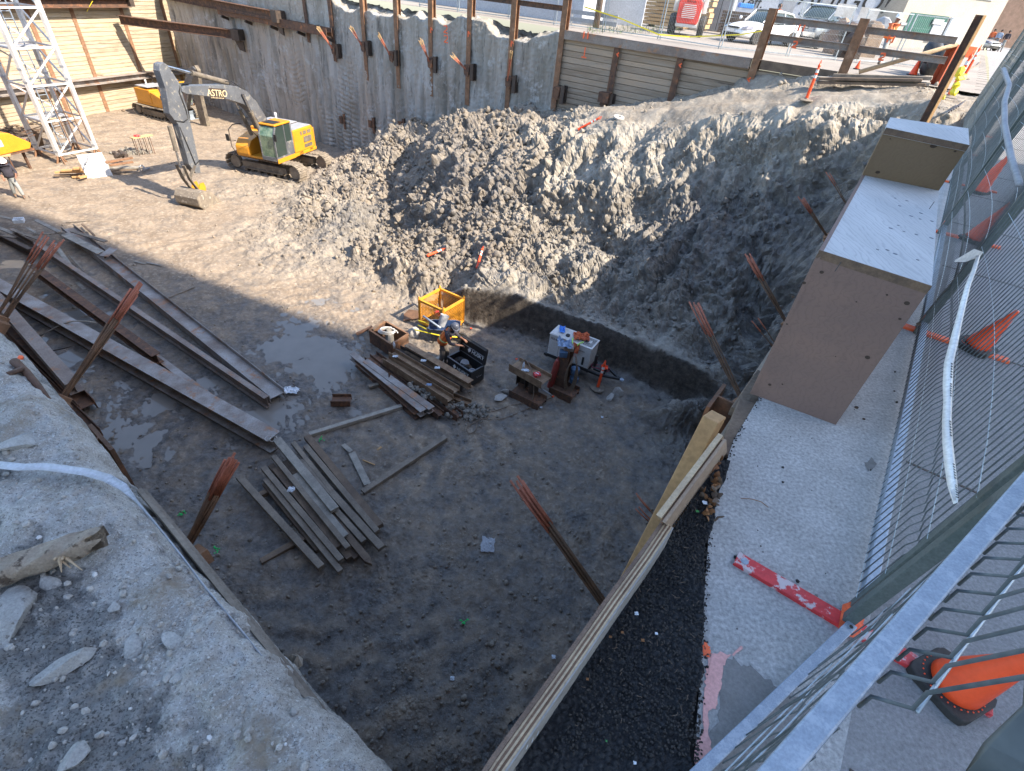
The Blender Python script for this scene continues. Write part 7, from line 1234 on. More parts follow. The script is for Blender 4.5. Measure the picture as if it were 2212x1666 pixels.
    mb = MB(); panel4(mb, C_+up*.018, D_+up*.018, Dk+up*.018, Ck+up*.018, .018); panel4(mb, C_-up*.002, D_-up*.002, Dk-up*.002, Ck-up*.002, .018); tp = obj('upper_top', mb, M['plyw'], t); mb = MB(); knots(mb, C_+up*.018, D_-C_, Ck-C_, [(1985, 272, .7), (2040, 283, .8), (2062, 288, .6), (1995, 276, .5)], .010); obj('patches', mb, M['knotgrey'], tp)
    mb = MB(); mb.bar(C_-up*.001, D_-up*.001, .006, .034); obj('plywood_edge', mb, M['plye'], tp)
    mb = MB(); panel4(mb, B2, onU(Dk, 0), Dk, D_, .017) if False else mb.add([B2, onU(Dk, 0), Dk, D_, Bk], [[0, 1, 2, 3, 4]]); sp_ = obj('side_panel', mb, M['plye'], t)
    mb = MB(); mb.add([A2, onU(Ck, 0), Ck, C_, Ak], [[4, 3, 2, 1, 0]]); obj('side_panel', mb, M['plyb'], t)
    mb = MB(); panel4(mb, onU(Dk, 0), onU(Ck, 0), Ck, Dk, .017); obj('back_panel', mb, M['plyb'], t)
    for px, py, px2, py2 in ((2010-3, 355, 2003, 352), ): pass
boxes()
mb = MB(); [mb.tube([P(*KC(440+70*k, 1215*1.0), .02), P(*KC(440+70*k, 1215), .28)], .008, 5) for k in range(0)]
def edgeboards():
    t = thing('plywood_barrier', 'long laminated plywood board standing on edge along the asphalt strip', 'plywood board', onU(P(1300, 1400, 0), 0)); zt = .14
    top = [(1066, 1712), K3(345, 1666), K3(640, 1240), K3(850, 930), K3(988, 735), K3(1080, 595)]; q = [P(x, y, zt) for x, y in top]; d = [Vector((.83, -.55, 0))]*len(q)
    n = Vector(((q[-1]-q[0]).y, -(q[-1]-q[0]).x, 0)).normalized(); zb = -.03; cols = ['plyface', 'plye2', 'plylight', 'plye2', 'plylight', 'plye2']
    M['plyface'] = mat('grey_white_board_face', (.34, .33, .31), .85, 0, (.28, .27, .25), 3, .2, 40, (.12, .10, .085), 9, (.66, .74)); M['plye2'] = mat('brown_ply_layer', (.26, .16, .10), .85, 0, (.18, .11, .07), 9, .4, 60); M['plylight'] = mat('light_ply_layer', (.48, .37, .24), .85, 0, (.4, .3, .2), 9, .4, 60); M['plyrough'] = mat('weathered_board_top', (.22, .15, .11), .9, 0, (.15, .10, .075), 7, .8, 60)
    for k, (o0, o1, m_, zz) in enumerate(((0, -.004, 'plyface', .0), (-.0045, -.010, 'plylight', .001), (-.0105, -.016, 'plye2', -.002), (-.0165, -.022, 'plylight', .001), (-.0225, -.028, 'plye2', -.001), (-.0285, -.034, 'plylight', 0), (-.035, -.047, 'plyrough', .003))):
        mb = MB(); n_ = len(q); vs = []
        for i, p in enumerate(q):
            for o_ in (o0, o1): vs += [onU(p+n*o_, zb-1.3*(k == 6)), onU(p+n*o_, zt+zz)]
        fs = []
        for i in range(n_-1):
            a = i*4; b = a+4; fs += [[a, b, b+1, a+1], [a+3, b+3, b+2, a+2], [a+1, b+1, b+3, a+3], [a+2, b+2, b, a]]
        fs += [[0, 1, 3, 2], [(n_-1)*4, (n_-1)*4+2, (n_-1)*4+3, (n_-1)*4+1]]; mb.add(vs, fs); obj('facing' if k == 0 else 'plywood_layer', mb, M[m_], t)
    e = n*.0012; mb = MB(); a = PPl(*K3(432, 1560), q[0], n); b = PPl(*K3(480, 1500), q[0], n)
    for s_ in (0, .5, 1): c = a.lerp(b, s_); mb.bar(c+e+Vector((0, 0, -.012)), c+e+Vector((0, 0, .014)), .004, .001, up=n)
    for s_ in (-.012, .012): mb.bar(a+e+Vector((0, 0, s_)), b+e+Vector((0, 0, s_)), .001, .003, up=n) if False else None
    obj('stamp', mb, M['paper'], t)
    t2 = thing('short_plywood_board', 'short pale plywood board leaning beyond the long laminated one', 'plywood board', onU(P(1540, 1000, 0), 0)); zt = .20; a = P(*K3(1042, 575), zt); b = P(*K3(1312, 208), zt+.03); n = Vector(((b-a).y, -(b-a).x, 0)).normalized(); c = PPl(*K3(1318, 322), b, n); d = PPl(*K3(1085, 625), a, n)
    for k, (o_, m_) in enumerate(((0, 'plylight2'), (-.012, 'plye2'), (-.018, 'plylight'))):
        M.setdefault('plylight2', mat('pale_board_face', (.36, .27, .19), .85, 0, (.3, .22, .155), 5, .3, 50, (.16, .11, .07), 12, (.66, .74))); mb = MB(); th_ = (.011, .005, .02)[k]; ex = (0, -.01, .012)[k]; panel4(mb, d+n*o_, c+n*o_+(b-a).normalized()*ex, b+n*o_+Vector((0, 0, ex)), a+n*o_+Vector((0, 0, ex)), th_); obj('face' if k == 0 else 'plywood_layer', mb, M[m_], t2)
    t3 = None; a = P(*K3(930, 740), -.75); b = P(*K3(1262, 104), .10); mb = MB(); dd = (b-a).normalized(); mb.bar(a-dd*.3, b, .075, .14, up=(0, 0, 1)); o = obj('timber_beam', mb, M['newwood'], bevel=.005); tag(o, 'long square orange-brown timber running inside the plywood boards', 'timber'); mb = MB()
    for px, py in (K3(1196, 232), K3(1060, 500)): q_ = P(px, py, .1); mb.clod(q_, .012, 1, .1)
    mb2 = MB(); X, Y, Z = frame(a, b); mb2.bar(b+X*.001, b+X*.004, .073, .135); obj('end_grain', mb2, M['plylight'], o) if False else None
    for k, (p0, p1, z, w_, h_, m_, lb) in enumerate(((K3(1330, 300), K3(1418, 60), -.03, .13, .05, 'plank2', 'muddy brown lagging board at the sidewalk edge below the plywood box'), (K3(1300, 380), K3(1372, 230), -.12, .12, .1, 'plank', 'broken wood block by the dead leaves'), (K3(1390, 110), K3(1500, -60), -.10, .16, .06, 'plank2', 'brown lagging board running under the plywood box'))):
        mb = MB(); mb.bar(P(*p0, z), P(*p1, z), w_, h_); o = obj('edge_board', mb, M[m_], bevel=.006); tag(o, lb, 'board', 'muddy boards at the sidewalk edge')
    mb = MB(); q_ = P(*K3(1350, 95), -.45); mb.bar(q_-Vector((.1, .1, 0)), q_+Vector((.12, .12, 0)), .16, .02); mb.bar(q_-Vector((.1, .1, .1)), q_+Vector((.02, .02, -.14)), .16, .02); o = obj('anchor_seat', mb, M['rustlight']); tag(o, 'rusty bracket under the strands by the plywood box', 'bracket')
edgeboards()
for k, (px, py, m_, s_, lb, nm) in enumerate((K3(1212, 492)+('paper', .045, 'torn white paper beside the dead leaves', 'torn_paper'), K3(1180, 530)+('greenleaf', .03, 'single green leaf on the asphalt edge', 'leaf'), K3(912, 980)+('paper', .03, 'white scrap on the asphalt by the long board', 'torn_paper'), K3(1000, 1068)+('paper', .022, 'small pale scrap in the middle of the asphalt', 'torn_paper'), K3(940, 1098)+('leafbrown', .024, 'curled brown leaf in the middle of the asphalt', 'leaf'), K3(850, 1062)+('leafbrown', .02, 'brown leaf touching the long board', 'leaf'), K3(798, 1082)+('leafbrown', .02, 'pale brown leaf lower along the long board', 'leaf'), K3(697, 1268)+('leafbrown', .018, 'tan leaf standing against the long board', 'leaf'), K3(780, 1540)+('greenleaf', .012, 'tiny green leaf low on the asphalt', 'leaf'), K3(905, 1636)+('paper', .02, 'grey twig tuft at the bottom of the asphalt', 'twig'))):
    M.setdefault('greenleaf', mat('green_leaf', (.05, .25, .06), .6, 0, (.08, .3, .1), 20)); q = P(px, py, .03); crumple(q, (s_*.4, s_*.35), m_, lb, nm.replace('_', ' '), nm, 6, .3, 'litter on the asphalt')
mb = MB()
for _ in range(46):
    f = rng.random(); q = P(1528+rng.normal()*9+f*28, 1120-f*130+rng.normal()*12, .03+rng.random()*.02); mb.clod(q, .012, 1, .4, (1.5, .9, .25), mi=int(rng.random() < .4))
o = obj('leaf_litter', mb, [M['leafbrown'], M['plank2']]); tag(o, 'drift of dead brown leaves caught between short board and slab', 'leaves', kind='stuff')
mb = MB()
for _ in range(60): 
    f = rng.random(); a_ = P(1160+f*340, 1600-f*520, 0).lerp(P(1500+f*20, 1600-f*500, 0), rng.uniform(.05, .95)); a2 = rng.uniform(0, 3.1); l_ = rng.uniform(.003, .010); mb.bar(Vector((a_.x, a_.y, .032))-Vector((math.cos(a2), math.sin(a2), 0))*l_, Vector((a_.x, a_.y, .034))+Vector((math.cos(a2), math.sin(a2), 0))*l_, .0013, .0008)
o = obj('twig_litter', mb, M['plank2']); tag(o, 'tiny straw and twig bits sprinkled over the asphalt', 'twigs', kind='stuff')
mb = MB()
for _ in range(260):
    k = rng.integers(0, len(slabL)-1); q = slabL[k].lerp(slabL[k+1], rng.random()); q = q+RN*abs(rng.normal())*.009; mb.clod((q.x, q.y, .002), .0015+.003*rng.random(), 1, .3)
for _ in range(2600):
    f = rng.random(); e = rng.uniform(0, 1); a_ = P(1180+f*300, 1640-f*560, 0).lerp(P(1502+f*28, 1640-f*560, 0), e); mb.clod((a_.x, a_.y, .018+.008*rng.random()), .0016+.0028*rng.random(), 1, .3)
for _ in range(90): q = RE(rng.uniform(.9, 7), rng.uniform(.1, .68)); mb.clod((q.x, q.y, .003), .0025+.005*rng.random()**3, 1, .3)
o = obj('asphalt_crumbs', mb, M['rubber']); tag(o, 'black asphalt crumbs strewn along the slab edge', 'crumbs', kind='stuff')
def stain(name, pts, z, m, lb, cat):
    mb = MB(); mb.add([P(x, y, z)+Vector((0, 0, 0)) for x, y in pts], [list(range(len(pts)))]); o = obj(name, mb, M[m]); tag(o, lb, cat); return o
def ragged(pts, amp=3, n=4):
    out = []
    for i in range(len(pts)):
        a, b = Vector(pts[i]+(0,)), Vector(pts[(i+1) % len(pts)]+(0,))
        for k in range(n): q = a.lerp(b, k/n); out.append((q.x+rng.normal()*amp, q.y+rng.normal()*amp))
    return out
pink = bpy.data.materials.new('chalky_pink_paint'); M['pinkpaint'] = M['pink']
stain('pink_paint', ragged([K3(1232, 1160), K3(1250, 1145), K3(1330, 1150), K3(1300, 1200), K3(1290, 1280), K3(1268, 1390), K3(1235, 1400), K3(1228, 1500), K3(1250, 1600), K3(1225, 1660), K3(1175, 1700), K3(1172, 1600), K3(1205, 1480), K3(1215, 1300), K3(1225, 1230)], 2.2, 5), .0025, 'pinkpaint', 'patch of faded pink paint along the slab edge', 'paint')
stain('pink_paint', ragged([K3(1335, 1150), K3(1380, 1118), K3(1386, 1124), K3(1345, 1158)], 1.5, 3), .0035, 'pinkpaint', 'thin pink paint streak pointing away from the slab edge', 'paint')
stain('orange_paint', ragged([K3(1205, 1110), K3(1228, 1100), K3(1240, 1130), K3(1235, 1160), K3(1212, 1160)], 2.5, 4), .0045, 'orangepaint', 'small orange paint splash above the pink patch', 'paint')
for k, (px, py, r, lb) in enumerate(((1880, 1003, 14, 'dark smudge on the slab left of the fence'), (1760, 1290, 10, 'grey smudge beside the slab crack near the fence'))):
    M.setdefault('smudge', mat('slab_smudge', (.17, .165, .15), .95, 0, (.24, .23, .22), 30)); stain('smudge', [(px+math.cos(a)*r*(1+.35*rng.normal())*.9, py+math.sin(a)*r*.7*(1+.35*rng.normal())) for a in np.linspace(0, 6.2, 16)], .002, 'smudge', lb, 'stain')
mb = MB(); mb.tube([P(*KP(338, 185), .006), P(*KP(400, 190), .01), P(*KP(450, 205), .01), P(*KP(488, 235), .006)], .0016, 5); o = obj('twig', mb, M['leafbrown']); tag(o, 'thin curved brown twig on the slab', 'twig')
M['wornslab'] = mat('worn_smooth_concrete', (.23, .225, .215), .9, 0, (.185, .18, .17), 8, .4, 120, (.09, .08, .07), 9, (.62, .72)); stain('worn_slab', ragged([K3(1240, 1170), K3(1330, 1165), K3(1420, 1210), K3(1520, 1290), K3(1700, 1400), K3(1640, 1560), K3(1500, 1760), K3(1240, 1760), K3(1235, 1640), K3(1228, 1520), K3(1290, 1390)], 3.5, 5), .0012, 'wornslab', 'worn smoother grey corner of the slab', 'slab'); COL.objects['worn_slab']['kind'] = 'structure'
for k_ in ('label', 'category'): del COL.objects['worn_slab'][k_]
FD = Vector((.552, .834, 0)).normalized(); FN = Vector((FD.y, -FD.x, 0)); F1 = P(1842, 1330, 0); F1.z = 0
F2 = F1+FD*((P(1968, 712, 0)-F1).dot(FD)); PL = (F2-F1).length
def lean(p, h, a): return p+Vector((0, 0, math.cos(math.radians(a))*h))+FN*math.sin(math.radians(a))*h
def fpanel(p0, p1, label, a0=3.6, bul=5.5, H=1.83, step=.05, near=False, post='post', lod=1):
    t = thing('mesh_fence', label, 'fence', (p0+p1)/2, 0, 'temporary mesh fence panels along the sidewalk'); D = (p1-p0).normalized(); L_ = (p1-p0).length; up = Vector((0, 0, 1))
    mb = MB(); mb.bar(lean(p0+D*.02, .075, a0), lean(p1-D*.02, .075, a0), .038, .038); obj('bottom_rail', mb, M['galv'], t, bevel=.003)
    mb = MB(); mb.bar(lean(p0+D*.02, H, a0), lean(p1-D*.02, H, a0), .038, .038); obj('top_rail', mb, M['galv'], t, bevel=.003)
    for q in (p0+D*.03, p1-D*.03): mb = MB(); mb.bar(lean(q, .0, a0), lean(q, H+.02, a0), .042, .034, up=D); obj('post', mb, M[post], t, bevel=.003)
    n = int(L_/(step*lod)); mb = MB()
    def mp(s_, h): 
        a = a0+bul*math.sin(math.pi*s_)**.8; q = p0.lerp(p1, s_); return lean(q, h, a)-FN*.024*(1 if h < .3 else 1)
    for k in range(1, n):
        s_ = k/n; pts = [mp(s_, h)+FN*(.012 if h in (.34, 1.22) else 0) for h in (.055, .30, .34, .38, 1.18, 1.22, 1.26, H)]; mb.tube(pts, (.0024 if p0.length < 4 else .0022), 4)
    obj('mesh_wires', mb, M['wire'], t); mb = MB()
    for h in (.06, .22, .42, .62, .82, 1.02, 1.14, 1.3, 1.5, 1.7): mb.tube([mp(s_, h) for s_ in np.linspace(.01, .99, 9)], .0016, 4)
    obj('cross_wires', mb, M['wirelight'], t); return t
panels = [F1+FD*PL*k for k in range(0, 8)]
labs = ['nearest full fence panel with the pale tape strip stretched across it', 'second fence panel, behind the plywood box', 'third fence panel, beside the top of the plywood box', 'fourth fence panel, where the sunlight reaches the sidewalk', 'fifth fence panel standing in full sun', 'sixth fence panel before the street corner']
for k in range(6): fpanel(panels[k], panels[k+1], labs[k], 3.6+(k % 2)*1.2, 5.5 if k < 2 else 3, lod=1, post='post')
def nearpanel():
    A = P(1838, 1352, .04); D = Vector((-.80, -.60, 0)); t = thing('mesh_fence', 'galvanised fence panel in the bottom right corner right beside the camera', 'fence', (A.x, A.y, 0), 0, 'temporary mesh fence panels along the sidewalk'); Nn = Vector((.6, -.8, 0))
    E_ = A+D*1.05; mb = MB(); mb.bar(A, E_, .032, .032); o = obj('bottom_rail', mb, M['galv'], t, bevel=.003); mb = MB(); q = P(*KG(212, 646), .062); mb.lathe([(.006, 0), (.006, .002)], 10, q); obj('bolt_hole', mb, M['ink'], o)
    b0 = P(1617, 1742, .98); b1 = P(2300, 948, .98); mb = MB(); mb.bar(b0, b1, .027, .027, up=(CAMP-(b0+b1)/2)); obj('middle_rail', mb, M['galv'], t, bevel=.003); up = Vector((0, 0, 1))
    mb = MB(); mb.bar(A+Vector((.0, .02, 0)), lean(A+Vector((.0, .02, 0)), 1.83, 4.4), .036, .036, up=FD); obj('post', mb, M['post'], t, bevel=.003)
    mb = MB(); n = 24
    for k in range(n):
        lo = A+D*(.03+k*.05); hi_s = (onU(lo, 0)-onU(b1, 0)).dot((b0-b1).normalized()); hi = b1+(b0-b1).normalized()*max(.0, min((b0-b1).length, hi_s)); off = Nn*(.018+.006*math.sin(k)); pts = [lo+off, lo.lerp(hi, .3)+off*1.6, lo.lerp(hi, .36)+off*2.1, lo.lerp(hi, .42)+off*1.6, hi+off*.6]; mb.tube(pts, .0021, 5)
    obj('mesh_wires', mb, M['wire'], t); mb = MB()
    for f in (.2, .34, .5, .68, .85): a = A.lerp(b1, f)+Nn*.024; b = E_.lerp(b0, f)+Nn*.024; mb.tube([a, b], .0019, 5)
    obj('cross_wires', mb, M['wirelight'], t)
    bd = (b0-b1).normalized(); L_ = (b0-b1).length; mb = MB(); wl_ = MB(); ns = 22
    def R3(cx, cy, dep): p = KG(cx, cy); r = ray(*p).normalized(); return CAMP+r*dep
    fold = []
    starts = [((1240, 10), (1434, -90)), ((1130, 110), (1434, 25)), ((1000, 250), (1434, 115)), ((910, 375), (1434, 205)), ((830, 465), (1434, 300)), ((745, 560), (1434, 400)), ((660, 680), (1434, 530)), ((565, 790), (1434, 690)), ((455, 910), (1434, 850)), ((340, 1050), (1434, 1055)), ((225, 1170), (1320, 1300)), ((105, 1310), (1190, 1420)), ((-20, 1440), (900, 1700)), ((-150, 1590), (700, 1860))]
    u = Nn*math.sin(math.radians(17))+Vector((0, 0, math.cos(math.radians(17)))); pn = u.cross(bd).normalized(); hs = []
    for k in range(17):
        base = b1+bd*(.028+.0505*k)+Nn*.019+Vector((0, 0, .0)); c1 = base+u*.035+Nn*.018; c2 = base+u*.07+Nn*.004; top_ = base+u*.44; mb.tube([base-Vector((0, 0, .03)), base, c1, c2, base+u*.22, top_], .0024, 7); hs.append((c1, base+u*.26, base+u*.43))
    obj('mesh_wires', mb, M['wire'], t, smooth=True)
    for j in (0, 1): wl_.tube([h[j]+Nn*.004 for h in hs], .0024, 7)
    obj('cross_wires', wl_, M['wirelight'], t, smooth=True)
    q = [R3(1434, 1030, .44), R3(1330, 1250, .42), R3(1170, 1450, .40), R3(1080, 1660, .40), R3(1060, 1800, .40)]; mb = MB(); rows = [[p.lerp(p+Vector((.22, -.12, .03)), f)+Vector((0, 0, .01*math.sin(i*1.7+f*7))) for f in (0, .2, .45, .7, 1)] for i, p in enumerate(q)]; mb.sheet(rows, .006)
    M['greyfab'] = mat('grey_green_fabric', (.09, .10, .095), .8, 0, (.11, .12, .115), 5); o = obj('fabric_flap', mb, M['greyfab'], smooth=True); tag(o, 'blurred grey fabric flap in the lower right corner in front of the mesh', 'fabric')
nearpanel()
def foot(c, label, worn=False, l0=.42, l1=.42):
    X = Vector((-FN.x, -FN.y, 0)); t = thing('stabiliser_foot', label, 'stabiliser', c, 0, 'steel fence feet'); a = c+X*l0; b = c-X*l1; mb = MB(); mb.bar(onU(a, .014), onU(b, .014), .058, .008); mb.bar(onU(a, .008)+FD*.027, onU(b, .008)+FD*.027, .005, .016); mb.bar(onU(a, .008)-FD*.027, onU(b, .008)-FD*.027, .005, .016); obj('plate', mb, M['redpaint' if worn else 'orangepaint'], t, bevel=.002)
    mb = MB(); mb.lathe([(.014, .0185), (.014, .020)], 12, onU(a-X*.03, 0)); mb2 = MB(); mb.m = [0]*len(mb.f); obj('bolt_ring', mb, M['galv'], t); mb = MB(); mb.tube([onU(c, .01), onU(c, .12)], .014, 8); obj('spigot', mb, M['orangepaint'], t); return t
foot(P(1830, 1352, 0), 'worn red steel fence foot lying on the slab', True, .385, .4)
flabs = ['orange fence foot at the second fence post', 'orange fence foot beside the box top', 'orange fence foot where the sun begins', 'orange fence foot in the sunny stretch', 'far orange fence foot near the corner']
for k in range(1, 6): foot(panels[k], flabs[k-1], False, .12 if k == 1 else .2, .5)
mb = MB(); q = P(1832, 1350, .0); mb.prism([(-.07, -.03), (.05, -.035), (.1, .0), (.04, .035), (-.05, .03)], onU(q, .0205), FD, FN, .0008); o = obj('orange_overspray', mb, M['orangepaint']); tag(o, 'orange overspray at the inner end of the red fence foot', 'paint')
def cone(p, label, h=.71, tilt=(0, 0, 1), r=.14, band=False, b=.18, rz=.3, sub=True):
    t = thing('traffic_cone', label, 'traffic cone', p, 0, 'traffic cones'); ax = Vector(tilt).normalized(); mb = MB(); mb.lathe([(r*1.04, .028), (r, .05), (r*.93, .075), (.03*h/.71, h-.02), (.026*h/.71, h), (.018*h/.71, h)], 28, p, ax); obj('cone_body', mb, M['orange'], t, smooth=True)
    mb = MB(); R = Euler((0, 0, rz)).to_matrix(); pl_ = [(b*math.copysign(min(1, abs(math.cos(a))*1.28), math.cos(a)), b*math.copysign(min(1, abs(math.sin(a))*1.28), math.sin(a))) for a in np.linspace(0, 2*math.pi, 24, endpoint=False)]; mb.prism(pl_, p, R @ Vector((1, 0, 0)), R @ Vector((0, 1, 0)), (.0, .032)); bs = obj('base', mb, M['rubber'], t, bevel=.004)
    if sub:
        mb = MB(); [mb.clod(p+Vector((math.cos(a)*r*1.17, math.sin(a)*r*1.17, .033)), .0028, 1, 0) for a in np.linspace(0, 6.28, 30, endpoint=False)]; obj('rivet_dots', mb, M['orange'], bs)
    if band: mb = MB(); mb.lathe([(r*.62, h*.45), (r*.5, h*.58)], 20, p, ax, cap=False); obj('reflective_band', mb, M['white_tape'], t)
    return t
TL = Vector((0, 0, 1))+FN*.2
cone(P(2046, 1484, 0), 'orange cone with a dotted black base right behind the near fence mesh', .33, Vector((0, 0, 1))+FN*.2, .07, b=.092, rz=.45)
cone(P(2102, 753, 0), 'orange cone just beyond the nearest full fence panel', .31, TL, .068, b=.1, rz=.5)
cone(P(2102, 521, 0), 'orange cone beside the plywood box top', .40, TL, .09, b=.11, rz=.5)
cone(P(2108, 415, 0), 'orange cone next to the upper step of the plywood box', .46, TL, .10, b=.12, rz=.5)
cone(P(2140, 320, 0), 'faint orange cone further up the sidewalk behind two fence meshes', .4, TL, .09, b=.12, rz=.5, sub=False)
mb = MB(); KY = kmap(1770.9, 0, .499); mb.tube([CAMP+ray(*KY(x, y)).normalized()*d for x, y, d in ((795, 300, 6.2), (820, 370, 5.6), (800, 440, 5.0), (800, 540, 4.6), (830, 690, 4.1), (865, 800, 3.8))], .016, 7); o = obj('grey_tube', mb, M['grey'], smooth=True); tag(o, 'grey tube hanging along the fence mesh above the cones', 'tube')
def ribbon():
    pts = [KN(965, 725), KN(925, 860), KN(870, 1000), KN(830, 1150), KN(785, 1330), KN(745, 1500), KM(690, 60), KM(680, 250), KM(680, 420), KM(672, 600), KM(680, 800), KM(700, 1000), KM(725, 1200), KM(755, 1375)]; wid = [.012, .014, .016, .018, .02, .023, .025, .025, .021, .022, .023, .023, .02, .008]
    t = thing('tape_strip', 'faded white caution tape with dark print strung along the fence mesh', 'tape', P(2050, 900, .3)); rows = []; hts = np.linspace(.98, .66, 14); dep0 = None
    for k, (p, w_) in enumerate(zip(pts, wid)):
        dist = np.interp(k, (0, 13), (2.9, 1.62)); c = CAMP+ray(*p).normalized()*dist; tx = Vector((ray(p[0]+10, p[1]).normalized()-ray(p[0]-10, p[1]).normalized())).normalized(); rows.append([c-tx*w_*.5, c+tx*w_*.12+Vector((0, 0, .006)), c+tx*w_*.5])
    mb = MB(); mb.sheet(rows, .0006); obj('strip', mb, M['white_tape'], t, smooth=True); mb = MB()
    for k in (6, 7, 9, 11, 12):
        for j in range(6): f = .1+.13*j; a = rows[k][1].lerp(rows[k+1][1], f) if k < 13 else rows[k][1]; b = rows[k][2].lerp(rows[k+1][2], f); n = (rows[k+1][0]-rows[k][0]).cross(rows[k][2]-rows[k][0]).normalized(); n = n if n.dot(CAMP-a) > 0 else -n; mb.bar(a.lerp(b, .1)+n*.003, a.lerp(b, .75)+n*.003, .006, .0006, up=n)
    obj('dark_print', mb, M['ink'], t)
    c = CAMP+ray(*KN(985, 730)).normalized()*2.92; d = CAMP+ray(*KN(740, 780)).normalized()*2.8; mb = MB(); mb.sheet([[c, c+Vector((0, 0, .02))], [c.lerp(d, .5)+Vector((0, 0, -.012)), c.lerp(d, .5)+Vector((0, 0, .045))], [d, d+Vector((0, 0, .008))]], .0006); obj('loose_end', mb, M['white_tape'], t)
ribbon()
def onledge(px, py, h=0):
    q = P(px, py, 0)
    for _ in range(3): q = P(px, py, ledge_z(q.x, q.y)+h)
    return q
a = onledge(*KL(-90, 735), .045); b = onledge(*KL(455, 540), .045); X = (b-a).normalized(); Y = Vector((0, 0, 1)).cross(X); mb = MB(); rows = []
for f in np.linspace(0, 1, 26):
    c = a.lerp(b, f); w_ = .040*(1-.25*max(0, f-.8)/.2); sg = lambda a_: math.copysign(abs(a_)**.55, a_); rag = .03*math.sin(f*40) if f > .9 else 0; rows.append([c+Y*w_*sg(math.cos(t_))*(1+.07*math.sin(17*f+t_*3))+Vector((0, 0, .034*sg(math.sin(t_))*(1+.12*math.sin(21*f+4*t_))))+X*(.035*math.sin(t_*5) if f > .97 else 0) for t_ in np.linspace(0, 2*math.pi, 33)])
mb.grid(rows); mb.add(rows[-1][:-1], [list(range(32))]); mb.add(rows[0][:-1], [list(range(31, -1, -1))])
M['oldwood'] = mat('splintered_old_timber', (.40, .33, .255), .9, 0, (.28, .22, .165), 14, .9, 90, (.10, .07, .05), 22, (.56, .64), (1, 1, 1)); o = obj('old_timber', mb, M['oldwood'], smooth=True); tag(o, 'splintered old timber lying on the broken ledge', 'timber')
mb = MB()
for k, (p, q) in enumerate((((225, 590), (345, 680)), ((250, 580), (400, 690)), ((290, 600), (300, 700)), ((380, 520), (470, 500)), ((400, 540), (480, 520)), ((200, 620), (150, 680)), ((260, 640), (330, 600)), ((300, 640), (350, 560)))):
    a_ = onledge(*KL(*p), .075); b_ = onledge(*KL(*q), .045); mb.tube([a_, a_.lerp(b_, .5)+Vector((0, 0, .006)), b_], [.004, .005, .0015], 5)
o = obj('wood_splinters', mb, M['plylight']); tag(o, 'pale splinters standing off the old timber', 'splinters')
def strap():
    pts = [((-30, 175), .0), ((100, 188), .012), ((200, 185), .02), ((300, 195), .02), ((420, 212), .018), ((520, 240), .015), ((600, 285), .01), ((660, 350), -.01), ((760, 470), -.04), ((880, 620), -.05), ((1000, 780), -.05), ((1100, 900), -.055), ((1200, 1020), -.06), ((1300, 1150), -.07), ((1440, 1330), -.1)]; rows = []; up = Vector((0, 0, 1))
    P_ = [P(*KL(*p), h+.026) for p, h in pts]
    for i, p in enumerate(P_):
        d = (P_[min(i+1, len(P_)-1)]-P_[max(i-1, 0)]).normalized(); s_ = d.cross(up).normalized(); f = min(1, max(0, (i-5)/3)); w_ = .034*(1 if i < 7 else .4); tw = s_*(1-f)+(-up*.9+s_*.3)*f; rows.append([p-tw*w_*.5, p+tw*w_*.5])
    mb = MB(); mb.sheet(rows, .0015); M['strap'] = mat('dusty_pale_strap', (.46, .48, .52), .75, 0, (.38, .39, .41), 8, .3, 60); o = obj('webbing_strap', mb, M['strap'], smooth=True); tag(o, 'pale webbing strap running over the ledge and down along its edge', 'strap')
strap()
mb = MB(); P_ = [P(*KL(x, y), z) for x, y, z in ((640, 330, -.06), (780, 500, -.08), (930, 690, -.09), (1080, 880, -.09), (1230, 1070, -.09), (1360, 1235, -.1), (1500, 1420, -.12), (1600, 1560, -.14))]
for a_, b_ in zip(P_[:-1], P_[1:]): pass
mb.sheet([[p+Vector((.012, .016, 0)), p+Vector((.021, .028, -.002))] for p in P_], .02); mb.sheet([[p+Vector((.021, .028, -.002)), p+Vector((.022, .029, -.22))] for p in P_], .015); o = obj('lagging_board', mb, M['plank']); tag(o, 'weathered board edge following the rim of the ledge', 'board')
slabs = [((20, 960), .11, (1.3, .9, .35), 'big flat broken slab at the left edge under the timber'), ((45, 860), .06, (1, 1, .4), 'rough pale lump above the flat slab at the left edge'), ((325, 1150), .045, (1.9, .8, .6), 'long angular pale stone pointing up to the right'), ((365, 1610), .034, (1.2, 1, .7), 'rounded pale stone near the bottom edge'), ((70, 80), .07, (1.4, 1, .35), 'large smooth slab piece in the upper corner of the ledge'), ((240, 750), .03, (1.6, .8, .4), 'grey flake of stone under the old timber'), ((865, 1215), .018, (1.2, 1, .6), 'small chalky stone in the middle of the ledge'), ((845, 1040), .035, (1.4, .8, .35), 'broad concrete fragment half sunk near the ledge rim'), ((650, 1060), .035, (1.5, .7, .3), 'dark seam block in the middle of the ledge'), ((550, 880), .022, (1.1, 1, .6), 'whitish stone below the timber end'), ((948, 1558), .011, (1, 1, .7), 'small round pebble low right on the ledge'), ((595, 1530), .010, (1, 1, .7), 'small white pebble low in the middle')]
